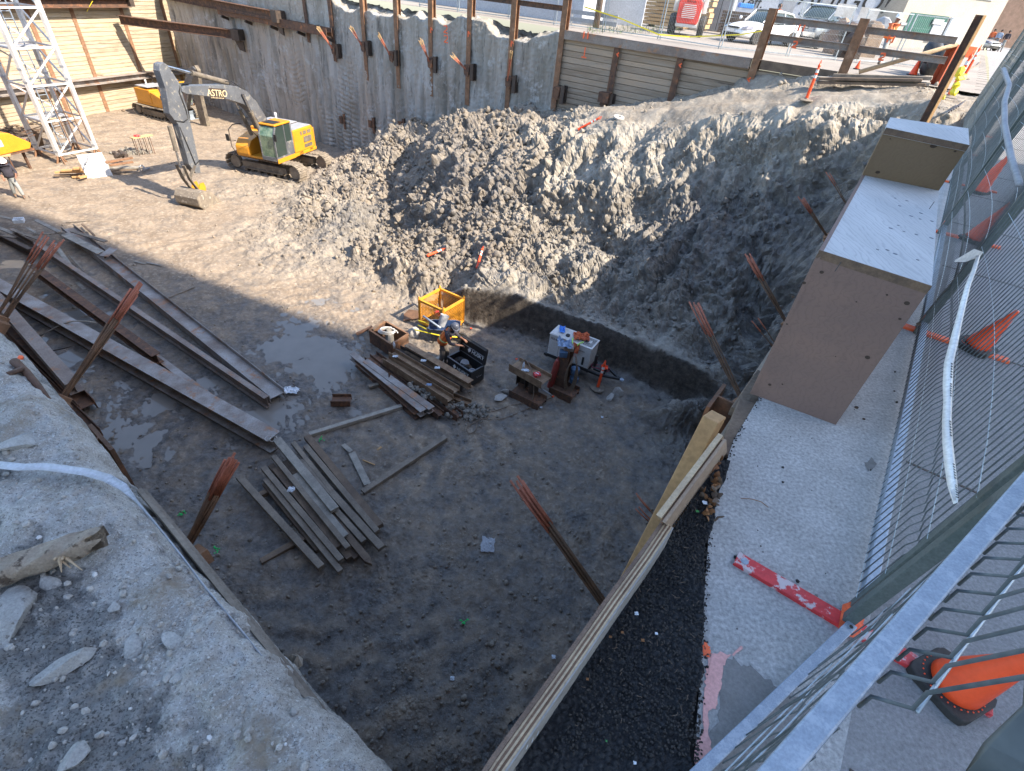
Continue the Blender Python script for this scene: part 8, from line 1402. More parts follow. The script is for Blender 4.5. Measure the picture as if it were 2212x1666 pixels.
for (cx, cy), r, sq, lb in slabs:
    q = onledge(*KL(cx, cy), .0); v, f = ico(3); v = v.copy()
    for _c in range(9): n_ = rng.normal(size=3); n_ /= np.linalg.norm(n_); v = v-np.clip(v @ n_-rng.uniform(.45, .8), 0, 9)[:, None]*n_
    v = v*np.array(sq)*r; a_ = rng.uniform(0, 3.1) if 'pointing' not in lb else .75; R = np.array(Euler((rng.normal()*.12, rng.normal()*.12, a_)).to_matrix()); v = v @ R.T+np.array((q.x, q.y, q.z+r*sq[2]*.25)); mb = MB(); mb.add(v.tolist(), f); M.setdefault('rub', mat('broken_concrete', (.50, .485, .46), .92, 0, (.36, .345, .32), 14, .9, 120, (.2, .18, .16), 50, (.6, .66))); o = obj('concrete_chunk', mb, M['rub'], smooth=False); tag(o, lb, 'stone', 'stones on the ledge')
mb = MB(); pts = [P(*K5(x, y), z) for x, y, z in ((95, 1100, -.02), (170, 1170, -.04), (250, 1260, -.06), (330, 1370, -.1), (400, 1460, -.16))]; mb.tube(pts, [.02, .018, .015, .012, .01], 8); mb.tube([P(*K5(-20, 1215), -.02), P(*K5(60, 1185), .0), P(*K5(150, 1150), -.02)], .012, 6); o = obj('rusty_bar', mb, M['rust'], smooth=True); tag(o, 'thick rusty bar lying along the rim of the ledge', 'steel bar')
mb = MB(); mb.clod(P(*K5(140, 1075), .0), .012, 1, .2); o = obj('orange_dab', mb, M['orangepaint']); tag(o, 'tiny orange paint dab by the rusty bar', 'paint mark')
crumple(P(*KL(1385, 1215), -.35), (.09, .12), 'plank3', 'torn grey cloth caught on the rim near the bottom of the pit', 'cloth', 'torn_cloth', 9, .5)
def car(c, hd, label, L, Wd, H, paint, kind='sedan', plate=False, emblem=False):
    X = Vector((hd[0], hd[1], 0)).normalized(); Y = Vector((-X.y, X.x, 0)); c = Vector((c[0], c[1], c[2] if len(c) > 2 else 0)); t = thing('parked_car' if kind != 'pickup' else 'pickup_truck', label, 'car' if kind != 'pickup' else 'pickup', c, math.atan2(X.y, X.x))
    g = lambda x, y, z: c+X*x+Y*y+Vector((0, 0, z)); h = L/2; w = Wd/2
    if kind == 'sedan': st = [(-h, .62, .35, .80), (-h+.12, .8, .26, .95), (-h+.7, .95, .2, 1.02), (-.9, 1, .18, .96), (.3, 1, .18, .93), (h-1.5, 1, .18, .92), (h-.8, .97, .2, .86), (h-.28, .86, .22, .74), (h-.06, .66, .3, .62), (h, .5, .38, .5)]
    else: st = [(-h, .9, .5, 1.2), (-h+.1, .97, .45, 1.28), (-.8, 1, .42, 1.3), (.2, 1, .42, 1.3), (1.2, 1, .42, 1.28), (h-.9, 1, .42, 1.24), (h-.25, .97, .45, 1.16), (h-.05, .9, .5, 1.05), (h, .8, .55, .95)]
    rows = []
    for x, k, zb, zt in st:
        zz = (zt-zb); prof = [(-.80, 0), (-.97, .12), (-1.0, .45), (-.97, .8), (-.86, .96), (-.45, 1.02), (0, 1.04), (.45, 1.02), (.86, .96), (.97, .8), (1.0, .45), (.97, .12), (.80, 0), (0, -.02), (-.80, 0)]
        rows.append([g(x, a*w*k, zb+b*zz) for a, b in prof])
    mb = MB(); mb.grid(rows); mb.add(rows[0][:-1], [list(range(14))]); mb.add(rows[-1][:-1], [list(range(13, -1, -1))]); body = obj('body', mb, M[paint], t, smooth=True)
    sb = body.modifiers.new('sub', 'SUBSURF'); sb.levels = 1; sb.render_levels = 1
    if kind == 'sedan': gs = [(-h+.55, .70, 1.0, 1.02), (-1.15, .78, .95, H-.06), (-.45, .80, .93, H), (.25, .80, .92, H-.01), (h-1.35, .76, .88, .93)]
    else: gs = [(-1.0, .84, 1.28, H-.04), (-.8, .85, 1.28, H), (.3, .85, 1.28, H), (.75, .84, 1.28, H-.08), (1.45, .86, 1.26, 1.3)]
    rows = []; roof = []
    for x, k, zb, zt in gs: rows.append([g(x, a*w*k, zb+b*(zt-zb)) for a, b in ((-1.12, 0), (-.99, .5), (-.86, .93), (-.55, 1), (0, 1.02), (.55, 1), (.86, .93), (.99, .5), (1.12, 0))])
    mb = MB(); mb.grid(rows); obj('windows', mb, M['glass'], t, smooth=True); mb = MB(); n0 = 1 if kind == 'sedan' else 0; rr_ = [[q+Vector((0, 0, .012)) for q in r[2:7]] for r in rows[n0:4]]; mb.sheet(rr_, .02); obj('roof', mb, M[paint], t, smooth=True)
    mb = MB()
    for s_ in (1, 7):
        for a, b in zip(rows[:-1], rows[1:]): o_ = Y*(.012 if s_ == 7 else -.012); mb.tube([a[s_+1 if s_ == 1 else s_-1]+o_, b[s_+1 if s_ == 1 else s_-1]+o_], .03, 6)
    i = 2; [mb.tube([rows[i][k_]+Y*sg*.012, rows[i][k2]+Y*sg*.012], .035, 6) for k_, k2, sg in ((0, 2, -1), (8, 6, 1))]; obj('pillars', mb, M[paint], t)
    R = .33 if kind == 'sedan' else .4; xw = (h-.92, -h+.95)
    for x in xw:
        for s_ in (-1, 1):
            mb = MB(); mb.lathe([(R*.62, -.11), (R*.95, -.11), (R, -.07), (R, .07), (R*.95, .11), (R*.62, .11)], 22, g(x, s_*(w-.10), R), Y); wh = obj('wheel', mb, M['rubber'], t); mb = MB(); mb.lathe([(.02, .03), (R*.3, .02), (R*.6, .06), (R*.64, .1)], 16, g(x, s_*(w-.10), R), Y*s_, cap=False); obj('rim', mb, M['chrome'], wh)
    for s_ in (-1, 1):
        if kind == 'sedan': mb = MB(); mb.sheet([[g(h-.62, s_*w*.86, .76), g(h-.30, s_*w*.74, .75), g(h-.12, s_*w*.52, .68)], [g(h-.5, s_*w*.93, .62), g(h-.16, s_*w*.80, .6), g(h-.02, s_*w*.58, .585)]], .02)
        else: mb = MB(); mb.box(g(h-.02, s_*w*.72, .98), (.1, .36, .2), Matrix((X, Y, Vector((0, 0, 1)))).transposed())
        obj('headlight', mb, M['greylamp'], t, smooth=False)
        mb = MB(); mb.clod(g(.85 if kind == 'sedan' else 1.0, s_*(w+.08), 1.02 if kind == 'sedan' else 1.42), .11, 2, .03, (.8, 1, .7)); obj('mirror', mb, M[paint], t, smooth=True)
    mb = MB(); Rm = Matrix((X, Y, Vector((0, 0, 1)))).transposed()
    if kind == 'sedan': mb.box(g(h-.03, 0, .64), (.08, .62*w*1.3, .07), Rm); mb.box(g(h-.01, 0, .36), (.1, w*1.1, .12), Rm)
    else:
        mb.box(g(h+.0, 0, .99), (.06, w*1.02, .3), Rm)
    obj('grille', mb, M['ink'], t)
    if kind != 'sedan': mb = MB(); [mb.box(g(h+.035, 0, .9+.06*k), (.03, w*1.0, .02), Rm) for k in range(4)]; mb.box(g(h+.02, 0, .62), (.16, w*1.9, .2), Rm); obj('chrome_trim', mb, M['chrome'], t); mb = MB(); mb.box(g(-h*.55, 0, 1.32), (L*.38, w*1.7, .02), Rm); obj('bed_cover', mb, M['black'], t)
    if kind == 'sedan': mb = MB(); mb.box(g(h+.02, 0, .50), (.02, .3, .14), Rm); obj('number_plate', mb, M['white_tape'], t); mb = MB(); mb.box(g(-.35, 0, H+.03), (.7, .8, .01), Rm); obj('sunroof', mb, M['ink'], t)
    return t
M['greylamp'] = mat('clear_lamp_glass', (.22, .22, .25), .12, .3, None, 3, 0, 1, fine=0)
def carat(fl, fr, L, Wd, label, H, paint, kind):
    a, b = P(fl[0], fl[1], 0), P(fr[0], fr[1], 0); m = (a+b)/2; Y = (b-a); Y.z = 0; Y.normalize(); X = Vector((-Y.y, Y.x, 0)); X = X if X.dot(-m) > 0 else -X; return car((m-X*(L/2-.1)), X, label, L, Wd, H, paint, kind)
carat((1545, 85), (1612, 97), 4.5, 1.78, 'white sedan parked facing the pit with sunlight on its bonnet', 1.44, 'carwhite', 'sedan')
carat((1672, 94), (1757, 107), 5.6, 2.0, 'blue-grey pickup truck parked beside the white sedan', 1.9, 'cargrey', 'pickup')
a, b = P(2103, 104, 0), P(2168, 114, 0); q = (a+b)/2; X = (b-a).normalized(); car((q.x-.7, q.y+.6), X, 'silver car crossing at the far end of the sidewalk', 4.4, 1.75, 1.45, 'carsilver', 'sedan')
def skidsteer():
    a, b = P(1434, 66, 0), P(1489, 63, 0); a = P(1436, 74, 0); c = Vector((7.2, 33.9, 0)); hd = Vector((-.25, -.97, 0)).normalized(); t = thing('skid_loader', 'red and white skid loader seen from its grilled back behind the fence', 'loader', c); Y = Vector((-hd.y, hd.x, 0)); R = Matrix((hd, Y, Vector((0, 0, 1)))).transposed()
    g = lambda x, y, z: c+hd*x+Y*y+Vector((0, 0, z)); mb = MB(); mb.prism([(-1.2, .35), (.9, .35), (1.15, .55), (1.1, 1.5), (.75, 1.65), (-1.2, 1.6)], g(0, 0, 0), hd, (0, 0, 1), 1.1); obj('body', mb, M['white'], t, bevel=.04)
    mb = MB(); mb.prism([(-.5, -.48), (.5, -.48), (.56, -.3), (.6, .4), (.48, .56), (-.48, .56), (-.6, .4), (-.56, -.3)], g(1.17, 0, 1.0), Y, (0, 0, 1), .12); obj('rear_door', mb, M['red'], t, bevel=.05)
    mb = MB(); [mb.box(g(1.24, 0, .78+.075*k), (.03, .72-.03*abs(k-3), .028), R) for k in range(8)]; obj('grille', mb, M['white_tape'], t); mb = MB(); letters(mb, 'Bobcat', .16, g(1.25, 0, 1.46), Y*(-1 if Y.x < 0 else 1), (0, 0, 1), .004); obj('lettering', mb, M['ink'], t)
    mb = MB(); mb.box(g(1.05, 0, .45), (.3, 1.1, .14), R); obj('bumper', mb, M['white'], t, bevel=.02); mb = MB(); mb.box(g(-.2, 0, 1.85), (1.3, .95, .8), R); obj('cab', mb, M['beamdark'], t, bevel=.05)
    for s_ in (-1, 1): mb = MB(); mb.bar(g(1.0, s_*.72, 1.75), g(-1.6, s_*.72, 1.35), .14, .22); mb.bar(g(1.0, s_*.72, 1.75), g(.9, s_*.72, 1.0), .14, .2, (1, 0, 0)); obj('lift_arm', mb, M['white'], t, bevel=.02)
    for x in (.62, -.62):
        for s_ in (-1, 1): mb = MB(); mb.lathe([(.2, -.15), (.42, -.15), (.46, -.08), (.46, .08), (.42, .15), (.2, .15)], 20, g(x, s_*.75, .45), Y); obj('wheel', mb, M['rubber'], t)
skidsteer()
fb = [P(x, y, 0) for x, y in ((905, 14), (990, 26), (1100, 40), (1198, 55), (1303, 68), (1423, 85), (1554, 106), (1700, 122), (1805, 131))]
flab = ['leftmost far fence panel above the rusty piles', 'far fence panel left of the pale wall', 'far fence panel in front of the pale wall', 'far fence panel before the dark utility pole', 'far fence panel in front of the sandy boards', 'far fence panel in front of the red loader', 'far fence panel in front of the white sedan', 'far fence panel in front of the pickup truck']
def farfence(a, b, lb, H=1.85):
    t = thing('mesh_fence', lb, 'fence', (a+b)/2, 0, 'mesh fence panels along the far street'); [obj('rail', MB().bar(onU(a, z), onU(b, z), .035, .035), M['wirelight'], t) for z in (.08, H)]
    for q in (a, b): mb = MB(); d = (b-a).normalized()*.06*(1 if q is a else -1); mb.bar(onU(q+d, 0), onU(q+d, H+.03), .04, .04, (1, 0, 0)); obj('post', mb, M['wirelight'], t)
    mb = MB(); n = int((b-a).length/.075); [mb.bar(onU(a.lerp(b, k/n), .08), onU(a.lerp(b, k/n), H), .0045, .0045, (1, 0, 0)) for k in range(1, n)]; [mb.bar(onU(a, z), onU(b, z), .004, .004) for z in (.4, .9, 1.4)]; obj('mesh_wires', mb, M['wirelight'], t)
for k in range(len(fb)-1): farfence(fb[k], fb[k+1], flab[k])
farfence(P(1830, 133, 0), P(1925, 140, 0), 'far fence panel in front of the beige building'); farfence(P(1928, 141, 0), P(2005, 150, 0), 'low far fence panel by the black bag')
mb = MB()
def tapeline(pts, w_=.05):
    rows = [[p+Vector((0, 0, w_/2)), p-Vector((0, 0, w_/2))] for p in pts]; mb.sheet(rows, .002)
Tp = [(1262, 15, .95+.6), (1340, 40, .95), (1423, 75, .4), (1490, 80, .45), (1600, 75, .8), (1652, 66, 1.1)]
tapeline([(lambda f, p: Vector((f.x, f.y, p[2])))(PPl(p[0], p[1], fb[3] if p[0] < 1430 else fb[5], Vector(((fb[6]-fb[3]).y, -(fb[6]-fb[3]).x, 0)).normalized()), (0, 0, PPl(p[0], p[1], fb[3] if p[0] < 1430 else fb[5], Vector(((fb[6]-fb[3]).y, -(fb[6]-fb[3]).x, 0)).normalized()).z)) for p in Tp]); o = obj('caution_tape', mb, M['yellowtape']); tag(o, 'yellow caution tape sagging along the far fence', 'tape')
mb = MB(); b_ = P(1992, 268, 0); mb.hbeam(onU(b_, -1.5), onU(b_, 1.80), .13, .12, up=RN); o = obj('rusty_post', mb, M['rust'], bevel=.004); mb = MB(); mb.bar(onU(b_, .0)+RN*.075-RD*.06, onU(b_, 1.8)+RN*.075-RD*.06, .02, .05, up=(1, 0, 0)); o2 = obj('painted_sunlit_edge', mb, M['newwood'], o); tag(o, 'tall rusty steel post with a painted-in sunlit edge above the plywood box', 'post')  # pale strip puts sunlight on the post's edge into its colour
mb = MB(); b_ = P(2003, 246, 0); mb.hbeam(onU(b_, -1.2), onU(b_, .95), .14, .14, up=RN); o = obj('rusty_post', mb, M['rust']); tag(o, 'shorter rusty post just behind the tall one', 'post')
mb = MB(); b_ = P(2024, 184, 0); mb.hbeam(onU(b_, -2), onU(b_, 1.15), .34, .36, up=Vector((.3, -1, 0)).normalized()); o = obj('orange_pile', mb, mat('orange_primed_steel', (.42, .095, .04), .6, 0, (.34, .08, .04), 3), bevel=.005); tag(o, 'broad orange primed steel pile at the street corner', 'steel pile')
a = P(1855, 156, .05); b = P(2069, 96, 1.1); b = PPl(2069, 96, Vector((13.0, 20.9, 0)), WV); mb = MB(); mb.tube([a, b], .07, 10); o = obj('pale_pipe', mb, M['plylight'], smooth=True); tag(o, 'long pale pipe leaning from the ramp up to the orange pile', 'pipe')
for k, (p0, p1, z, w_, h_, m_) in enumerate((((1752, 168), (2008, 184), .08, .3, .1, 'plank3'), ((1765, 178), (1995, 192), .06, .2, .08, 'plank2'), ((1800, 163), (2012, 173), .24, .25, .1, 'plank'), ((1770, 170), (1990, 178), .17, .28, .08, 'plank2'))):
    a = PPl(p0[0], p0[1], WA+WV*(.9+.25*(k % 2)), WV); b = PPl(p1[0], p1[1], WA+WV*(.95+.2*(k % 2)), WV); mb = MB(); mb.bar(Vector((a.x, a.y, max(a.z, gz(a.x, a.y)+z))), Vector((b.x, b.y, z+.02)), w_, h_); o = obj('crane_mat', mb, M[m_], bevel=.01); tag(o, ('pale top plank of the stack at the head of the ramp', 'front brown plank of the stack at the head of the ramp', 'uppermost long plank behind the pale one on the ramp', 'thin brown plank between the pale ones on the ramp')[k], 'plank', 'planks stacked at the head of the ramp')
mb = MB()
for k in range(9): q = P(2005+rng.normal()*8, 168+rng.normal()*6, 0); mb.clod((q.x, q.y, .35+.5*rng.random()), .36, 2, .15, (1.1, 1, .9))
M['blackbag'] = mat('black_plastic_sheet', (.02, .022, .025), .5, 0, (.05, .055, .06), 5, .8, 12); o = obj('black_sheeting', mb, M['blackbag'], smooth=True); tag(o, 'heap of black plastic sheeting left of the orange pile', 'sheeting')
cone(P(1971, 163, 0), 'small red-orange cone among the planks before the far fence', .6, r=.14, b=.17, sub=False); cone(P(1850, 150, 0), 'tiny orange cone end behind the pale pipe', .3, r=.08, b=.1, sub=False)
def drum(p, lb, h=1.05): delineator(p, (.02, .0, 1), lb, h)
drum(P(2047, 211, 0), 'red-orange delineator with yellow tape right of the tall rusty post'); drum(P(2080, 170, 0), 'red-orange delineator further along the sunlit sidewalk edge')
mb = MB(); q = P(2058, 180, .7); [mb.clod(q+Vector((rng.normal()*.07, rng.normal()*.07, -.25+.12*k)), .09, 1, .3, (.8, .8, 1.3)) for k in range(5)]; o = obj('tape_knot', mb, M['yellowtape']); tag(o, 'bunch of yellow tape tied at the delineator', 'tape')
mb = MB(); mb.tube([P(2045, 158, .02), P(2068, 160, .02), P(2110, 142, .02), P(2118, 134, .02)], .035, 6); o = obj('sidewalk_cable', mb, M['hose']); tag(o, 'tan cable snaking over the sunlit sidewalk', 'cable')
for k, (bx_, by_, ty, w_, lb) in enumerate(((2088, 124, 101, .5, 'short orange steel post behind the taped delineator'), (2112, 92, 22, .75, 'tall orange steel post before the silver car'), (2128, 70, -4, .5, 'thin tall orange post at the upper right'))):
    q = P(bx_, by_, 0); h_ = PPl(bx_+(by_-ty)*.52, ty, q, Vector((q.x, q.y, 0)).normalized()).z; mb = MB(); mb.hbeam(q, onU(q, h_), w_*.8, w_); o = obj('orange_post', mb, M['orange']); tag(o, lb, 'post', 'orange posts along the street')
mb = MB(); [mb.tube([P(2065+5*k, 230-3*k, .03), P(2050+5*k, 243-3*k, .10)], .02, 5) for k in range(5)]; o = obj('rod_bundle', mb, M['beamdark']); tag(o, 'short dark rods lying on the slab behind the tall rusty post', 'rods')
for k, (px, py) in enumerate(((2072, 262), (2090, 262))): mb = MB(); q = P(px, py, 0); mb.tube([q, q+Vector((.0, 0, .16))], .008, 5); o = obj('steel_pin', mb, M['rust']); tag(o, ('left thin pin standing behind the upper plywood step', 'right thin pin standing behind the upper plywood step')[k], 'pin')
def wallseg(p0, p1, z0, z1, th, m, parent, name='wall'):
    mb = MB(); mb.bar(onU(p0, (z0+z1)/2), onU(p1, (z0+z1)/2), th, z1-z0); return obj(name, mb, M[m], parent)
a, b = Vector((-7, 39, 0)), Vector((2.2, 34.6, 0)); t = thing('pale_shed', 'pale blue painted wall of a low building beyond the rusty piles', 'building', (a+b)/2); wallseg(a, b, 0, 3.2, 3, 'palewall', t); wallseg(a-Vector((0, 1.6, 0)), b-Vector((0, 1.6, 0)), 0, .25, .1, 'concrete', t, 'plinth'); mb = MB(); mb.bar(onU(a, 3.3), onU(b, 3.3), 3.3, .15); obj('roof', mb, M['grey'], t)
t = thing('boarded_wall', 'white boarded wall with a door frame beside the utility pole', 'building', (3.8, 44, 0)); wallseg(Vector((1.6, 37.5, 0)), Vector((5.2, 36.6, 0)), 0, 3.4, .3, 'palewall', t)
for x in (2.2, 3.2, 4.3): mb = MB(); mb.box((x, 37.1, 1.6), (.06, .06, 3.2)); obj('batten', mb, M['grey'], t)
mb = MB(); q = P(1287, 62, 0); mb.lathe([(.16, -.2), (.15, 3), (.12, 8)], 12, q); o = obj('utility_pole', mb, M['plank2'], smooth=True); tag(o, 'dark wooden utility pole behind the far fence', 'pole')
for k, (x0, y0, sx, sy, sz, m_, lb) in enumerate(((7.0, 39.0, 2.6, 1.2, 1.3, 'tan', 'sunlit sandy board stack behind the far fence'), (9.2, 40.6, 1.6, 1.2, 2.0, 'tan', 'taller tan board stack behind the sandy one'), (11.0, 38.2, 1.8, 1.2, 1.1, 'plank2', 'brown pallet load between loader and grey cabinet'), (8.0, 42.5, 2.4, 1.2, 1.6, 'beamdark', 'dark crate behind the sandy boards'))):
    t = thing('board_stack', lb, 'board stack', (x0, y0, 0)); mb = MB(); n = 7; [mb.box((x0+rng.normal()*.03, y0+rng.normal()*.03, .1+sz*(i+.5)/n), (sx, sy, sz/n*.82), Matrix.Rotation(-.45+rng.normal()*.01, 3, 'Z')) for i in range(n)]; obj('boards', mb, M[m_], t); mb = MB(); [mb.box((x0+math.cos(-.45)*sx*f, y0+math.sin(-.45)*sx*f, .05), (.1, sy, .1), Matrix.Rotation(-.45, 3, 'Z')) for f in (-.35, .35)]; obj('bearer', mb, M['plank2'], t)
mb = MB(); mb.box((11.2, 38.1, 1.5), (.8, .5, .22)); o = obj('blue_case', mb, M['bluetarp'], bevel=.03); tag(o, 'blue case on top of the brown pallet load', 'case')
mb = MB(); mb.sheet([[Vector((3.4+.6*i, 33.9-.3*i, 0)), Vector((3.4+.6*i, 33.9-.3*i, .5))] for i in range(2)], .2); 
t = thing('guard_rail', 'low grey guard rail beside the utility pole', 'guard rail', (1.6, 31.6, 0)); [wallseg(Vector((.9, 32.1, 0)), Vector((3.2, 31.0, 0)), z, z+.18, .06, 'grey', t, 'rail') for z in (.15, .45)]; [obj('post', MB().box((x, y, .3), (.08, .08, .6)), M['grey'], t) for x, y in ((1.0, 32.15), (3.1, 31.15))]
mb = MB()
for _ in range(420): q = P(rng.uniform(1270, 1470), 66+rng.uniform(-4, 10), 0); a_ = rng.uniform(0, 6.28); mb.add([Vector((q.x, q.y, 0)), Vector((q.x+math.cos(a_)*.12, q.y+math.sin(a_)*.12, rng.uniform(.12, .4))), Vector((q.x+math.cos(a_)*.05, q.y+math.sin(a_)*.05+.05, .1))], [[0, 1, 2]])
o = obj('weeds', mb, M['foliage']); tag(o, 'low weeds at the foot of the far fence', 'weeds', kind='stuff')
a, b = P(1527, 70, 0), P(1569, 75, 0); t = thing('grey_cabinet', 'tall grey metal cabinet left of the white sedan', 'cabinet', (a+b)/2+Vector((0, 2.5, 0))); c_ = (a+b)/2+Vector((.6, 2.6, 0)); mb = MB(); mb.box((c_.x, c_.y, 1.25), (1.5, 1.0, 2.5), Matrix.Rotation(-.4, 3, 'Z')); obj('body', mb, M['grey'], t, bevel=.03); mb = MB(); mb.box((c_.x-.22, c_.y-.55, 1.25), (.03, .03, 2.4), Matrix.Rotation(-.4, 3, 'Z')); obj('door_seam', mb, M['ink'], t)
def gwall():
    p0, p1 = Vector((13.0, 50.0, 0)), Vector((23.3, 47.4, 0)); X = (p1-p0).normalized(); N_ = Vector((X.y, -X.x, 0)); N_ = N_ if N_.dot(-p0) > 0 else -N_; t = thing('graffiti_building', 'white building wall with black graffiti behind the parked cars', 'building', (p0+p1)/2); wallseg(p0-N_*1.5, p1-N_*1.5, 0, 4.5, 3, 'palewall', t); mb = MB(); mb.bar(onU(p0-N_*1.5, 4.6), onU(p1-N_*1.5, 4.6), 3.3, .2); obj('roof', mb, M['grey'], t); pl0 = p0+N_*.01
    mb = MB()
    for px, py, tx, sz in ((1622, 5, 'Yeff.', 1.0), (1822, 1, 'AMIGO!', 1.7)): q = PPl(px, py, pl0, N_); letters(mb, tx, sz, q+N_*.02, X, (0, 0, 1), .01, shear=.2)
    obj('graffiti', mb, M['ink'], t)
    for px in (1545, 1700, 1785): q = PPl(px, 20, pl0, N_); mb = MB(); mb.bar(Vector((q.x, q.y, 0)), Vector((q.x, q.y, 3.0)), .9, .06, up=N_); obj('door', mb, M['grey'], t)
gwall()
def beige():
    p0 = P(1925, 84, 0); p1 = P(2122, 103, 0); p0 = CAMP+(p0-CAMP)*.72; p1 = CAMP+(p1-CAMP)*.72; p0.z = p1.z = 0; X = (p1-p0).normalized(); N_ = Vector((X.y, -X.x, 0)); N_ = N_ if N_.dot(-p0) > 0 else -N_; t = thing('beige_building', 'beige building with a dark green shutter at the street corner', 'building', (p0+p1)/2); L_ = (p1-p0).length
    wallseg(p0-N_*4, p1-N_*4, 0, 9, 8, 'beigewall', t); on = lambda x, y, o_=.02: PPl(x, y, p0, N_)+N_*o_
    def rect(x0, y0, x1, y1, m_, nm, o_=.03):
        a = on(x0, y0, 0); b = on(x1, y1, 0); zt, zb = max(a.z, b.z), min(a.z, b.z); mb = MB(); mb.bar(onU(a, (zt+zb)/2)+N_*o_, onU(b, (zt+zb)/2)+N_*o_, .05, zt-zb); return obj(nm, mb, M[m_], t)
    rect(1968, 27, 2024, 88, 'greendoor', 'shutter'); rect(2018, 46, 2022, 90, 'palewall', 'board', .10); rect(2054, 37, 2063, 94, 'palewall', 'board', .08); rect(2015, 40, 2031, 54, 'grey', 'notice', .16); rect(1946, 48, 1956, 55, 'grey', 'notice', .05)
    a = on(1920, 22); b = on(2120, 44); mb = MB(); mb.bar(onU(a, 3.4)+N_*.03, onU(b, 3.4)+N_*.03, .06, .06); obj('ledge', mb, M['grey'], t); mb = MB(); mb.bar(onU(p0, 9.2)-N_*4, onU(p1, 9.2)-N_*4, 8.4, .4); obj('roof', mb, M['grey'], t)
    q = on(1897, 8); 
beige()
t = thing('dark_brick_building', 'brown building end behind the beige corner building', 'building', (62, 85, 0)); mb = MB(); mb.box((60, 90, 6), (14, 12, 12), Matrix.Rotation(-.2, 3, 'Z')); obj('wall', mb, M['brick'], t); mb = MB(); [mb.box((54.5+3.4*k, 83.6-.7*k, 4+0*k), (1.4, .3, 1.8), Matrix.Rotation(-.2, 3, 'Z')) for k in range(1)]; obj('window', mb, M['glass'], t)
t = thing('white_building', 'pale building closing the street at the upper right corner', 'building', (90, 110, 0)); mb = MB(); mb.box((92, 112, 7), (26, 12, 14), Matrix.Rotation(-.5, 3, 'Z')); obj('wall', mb, M['palewall'], t)
for k in range(5): mb = MB(); c_ = Vector((92, 112, 0))+Vector((math.cos(-.5), math.sin(-.5), 0))*(-10+5*k)+Vector((-.48, -.88, 0))*6.05; mb.box((c_.x, c_.y, 2.2), (2.4, .2, 3.2), Matrix.Rotation(-.5, 3, 'Z')); obj('window', mb, M['glass'], t)
for k, (px, py, m_, h_, lb) in enumerate(((1828, 120, 'beamdark', 1.3, 'dark covered load right of the pickup'), (1862, 118, 'plank2', 1.5, 'brown tarpaulin bundle right of the dark load'), (1885, 112, 'grey', 1.7, 'grey wrapped bundle near the worker'), (1800, 112, 'brick', 1.4, 'rusty bin close behind the pickup'))):
    q = P(px, py, 0); q = CAMP+(q-CAMP)*.95; mb = MB(); [mb.clod((q.x+rng.normal()*.2, q.y+rng.normal()*.2, h_*(.2+.25*i)), .5, 2, .12, (1, 1, .8)) for i in range(3)]; mb.box((q.x, q.y, h_*.35), (.9, .8, h_*.7), Matrix.Rotation(.3*k, 3, 'Z')); o = obj('covered_load', mb, M[m_]); tag(o, lb, 'covered load', 'covered loads beside the pickup')
q = P(1872, 60, 0); a = Vector((15.6, 34.1, 0)); t = thing('sign_board', 'white notice boards fixed above the covered loads', 'sign', a); [obj('board', MB().box((15.2+1.1*k, 34.2-.3*k, 1.75-.05*k), (.9, .04, .55), Matrix.Rotation(-.25, 3, 'Z')), M['white'], t) for k in range(2)]; obj('post', MB().box((15.7, 34.2, .8), (.08, .08, 1.6)), M['grey'], t)
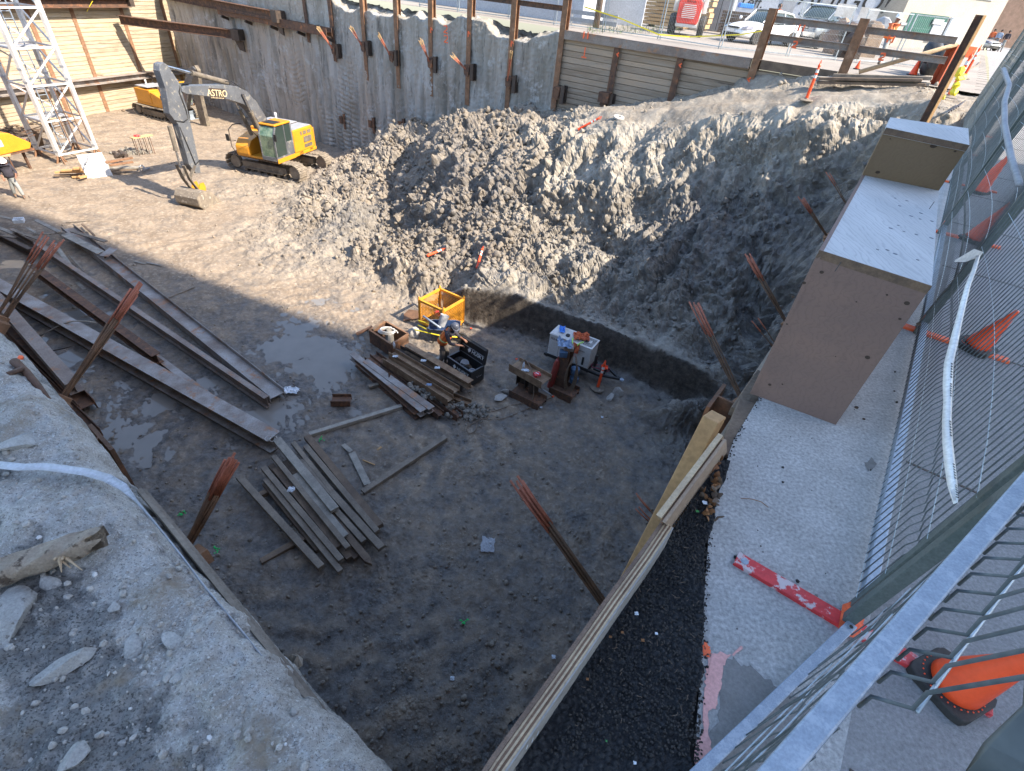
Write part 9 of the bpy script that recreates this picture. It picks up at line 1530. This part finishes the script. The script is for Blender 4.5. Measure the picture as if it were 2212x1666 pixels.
ws = dict(STAND); ws.update(knr=(.1, .12, .5), anr=(.12, .18, .08), elr=(.26, .12, 1.16), wrr=(.2, .34, 1.1), ell=(-.27, -.1, 1.14), wrl=(-.28, -.02, .9)); q = P(1892, 141, 0); person('worker in an orange and yellow vest and white helmet walking by the far fence', (q.x, q.y, 0), (.5, -.86), ws, hat='helmetw', pants='jeans', sleeve='cloth_orange')
q = P(1735, 96, 0); q = Vector((11.6, 33.6, 0)); person('person in an orange top standing between the sedan and the pickup', (q.x, q.y, 0), (.1, -1), STAND, top=None, hat=None, hair=True, sleeve='cloth_orange', pants='shirt', band=False)
for k, (px, py, m_, lb) in enumerate(((2120, 92, 'shirt', 'distant pedestrian in dark clothes at the end of the sidewalk'), (2140, 84, 'cloth_orange', 'distant pedestrian in an orange jacket beyond the silver car'), (2158, 80, 'cloth_blue', 'distant pedestrian in pale blue beyond the silver car'), (2178, 76, 'shirt', 'distant dark pedestrian at the upper right corner'))):
    q = P(px, py, 0); s_ = 78/q.length; q = Vector((q.x*s_, q.y*s_, 0)); person(lb, (q.x, q.y, 0), (-.4, -.9), STAND, top=None, hat=None, hair=True, sleeve=m_, pants='jeans', band=False, grp='distant pedestrians')
def tree(x, y, h, lb):
    t = thing('street_tree', lb, 'tree', (x, y, 0), 0, 'street trees'); mb = MB(); mb.tube([Vector((x, y, 0)), Vector((x+.1, y, h*.35)), Vector((x+.2, y+.1, h*.7))], [.22, .16, .07], 8)
    for a_ in np.linspace(0, 6, 7): mb.tube([Vector((x+.1, y, h*.38)), Vector((x+math.cos(a_)*h*.15, y+math.sin(a_)*h*.15, h*.6)), Vector((x+math.cos(a_)*h*.25, y+math.sin(a_)*h*.25, h*.78))], [.08, .05, .02], 6)
    obj('trunk', mb, M['plank2'], t); mb = MB()
    for _ in range(1500):
        d = rng.normal(size=3); d /= np.linalg.norm(d); r = h*.3*rng.random()**.4*(1+.35*math.sin(d[0]*5+d[2]*3)); c = Vector((x+.1+d[0]*r, y+d[1]*r, h*.7+d[2]*r*.85)); u = Vector(rng.normal(size=3)).normalized()*.16; v_ = Vector(rng.normal(size=3)).normalized()*.11; mb.add([c-u, c+v_, c+u, c-v_], [[0, 1, 2, 3]])
    obj('crown', mb, M['foliage'], t)
tree(30, 62, 8, 'green tree behind the graffiti wall'); tree(64, 74, 9, 'street tree behind the silver car')
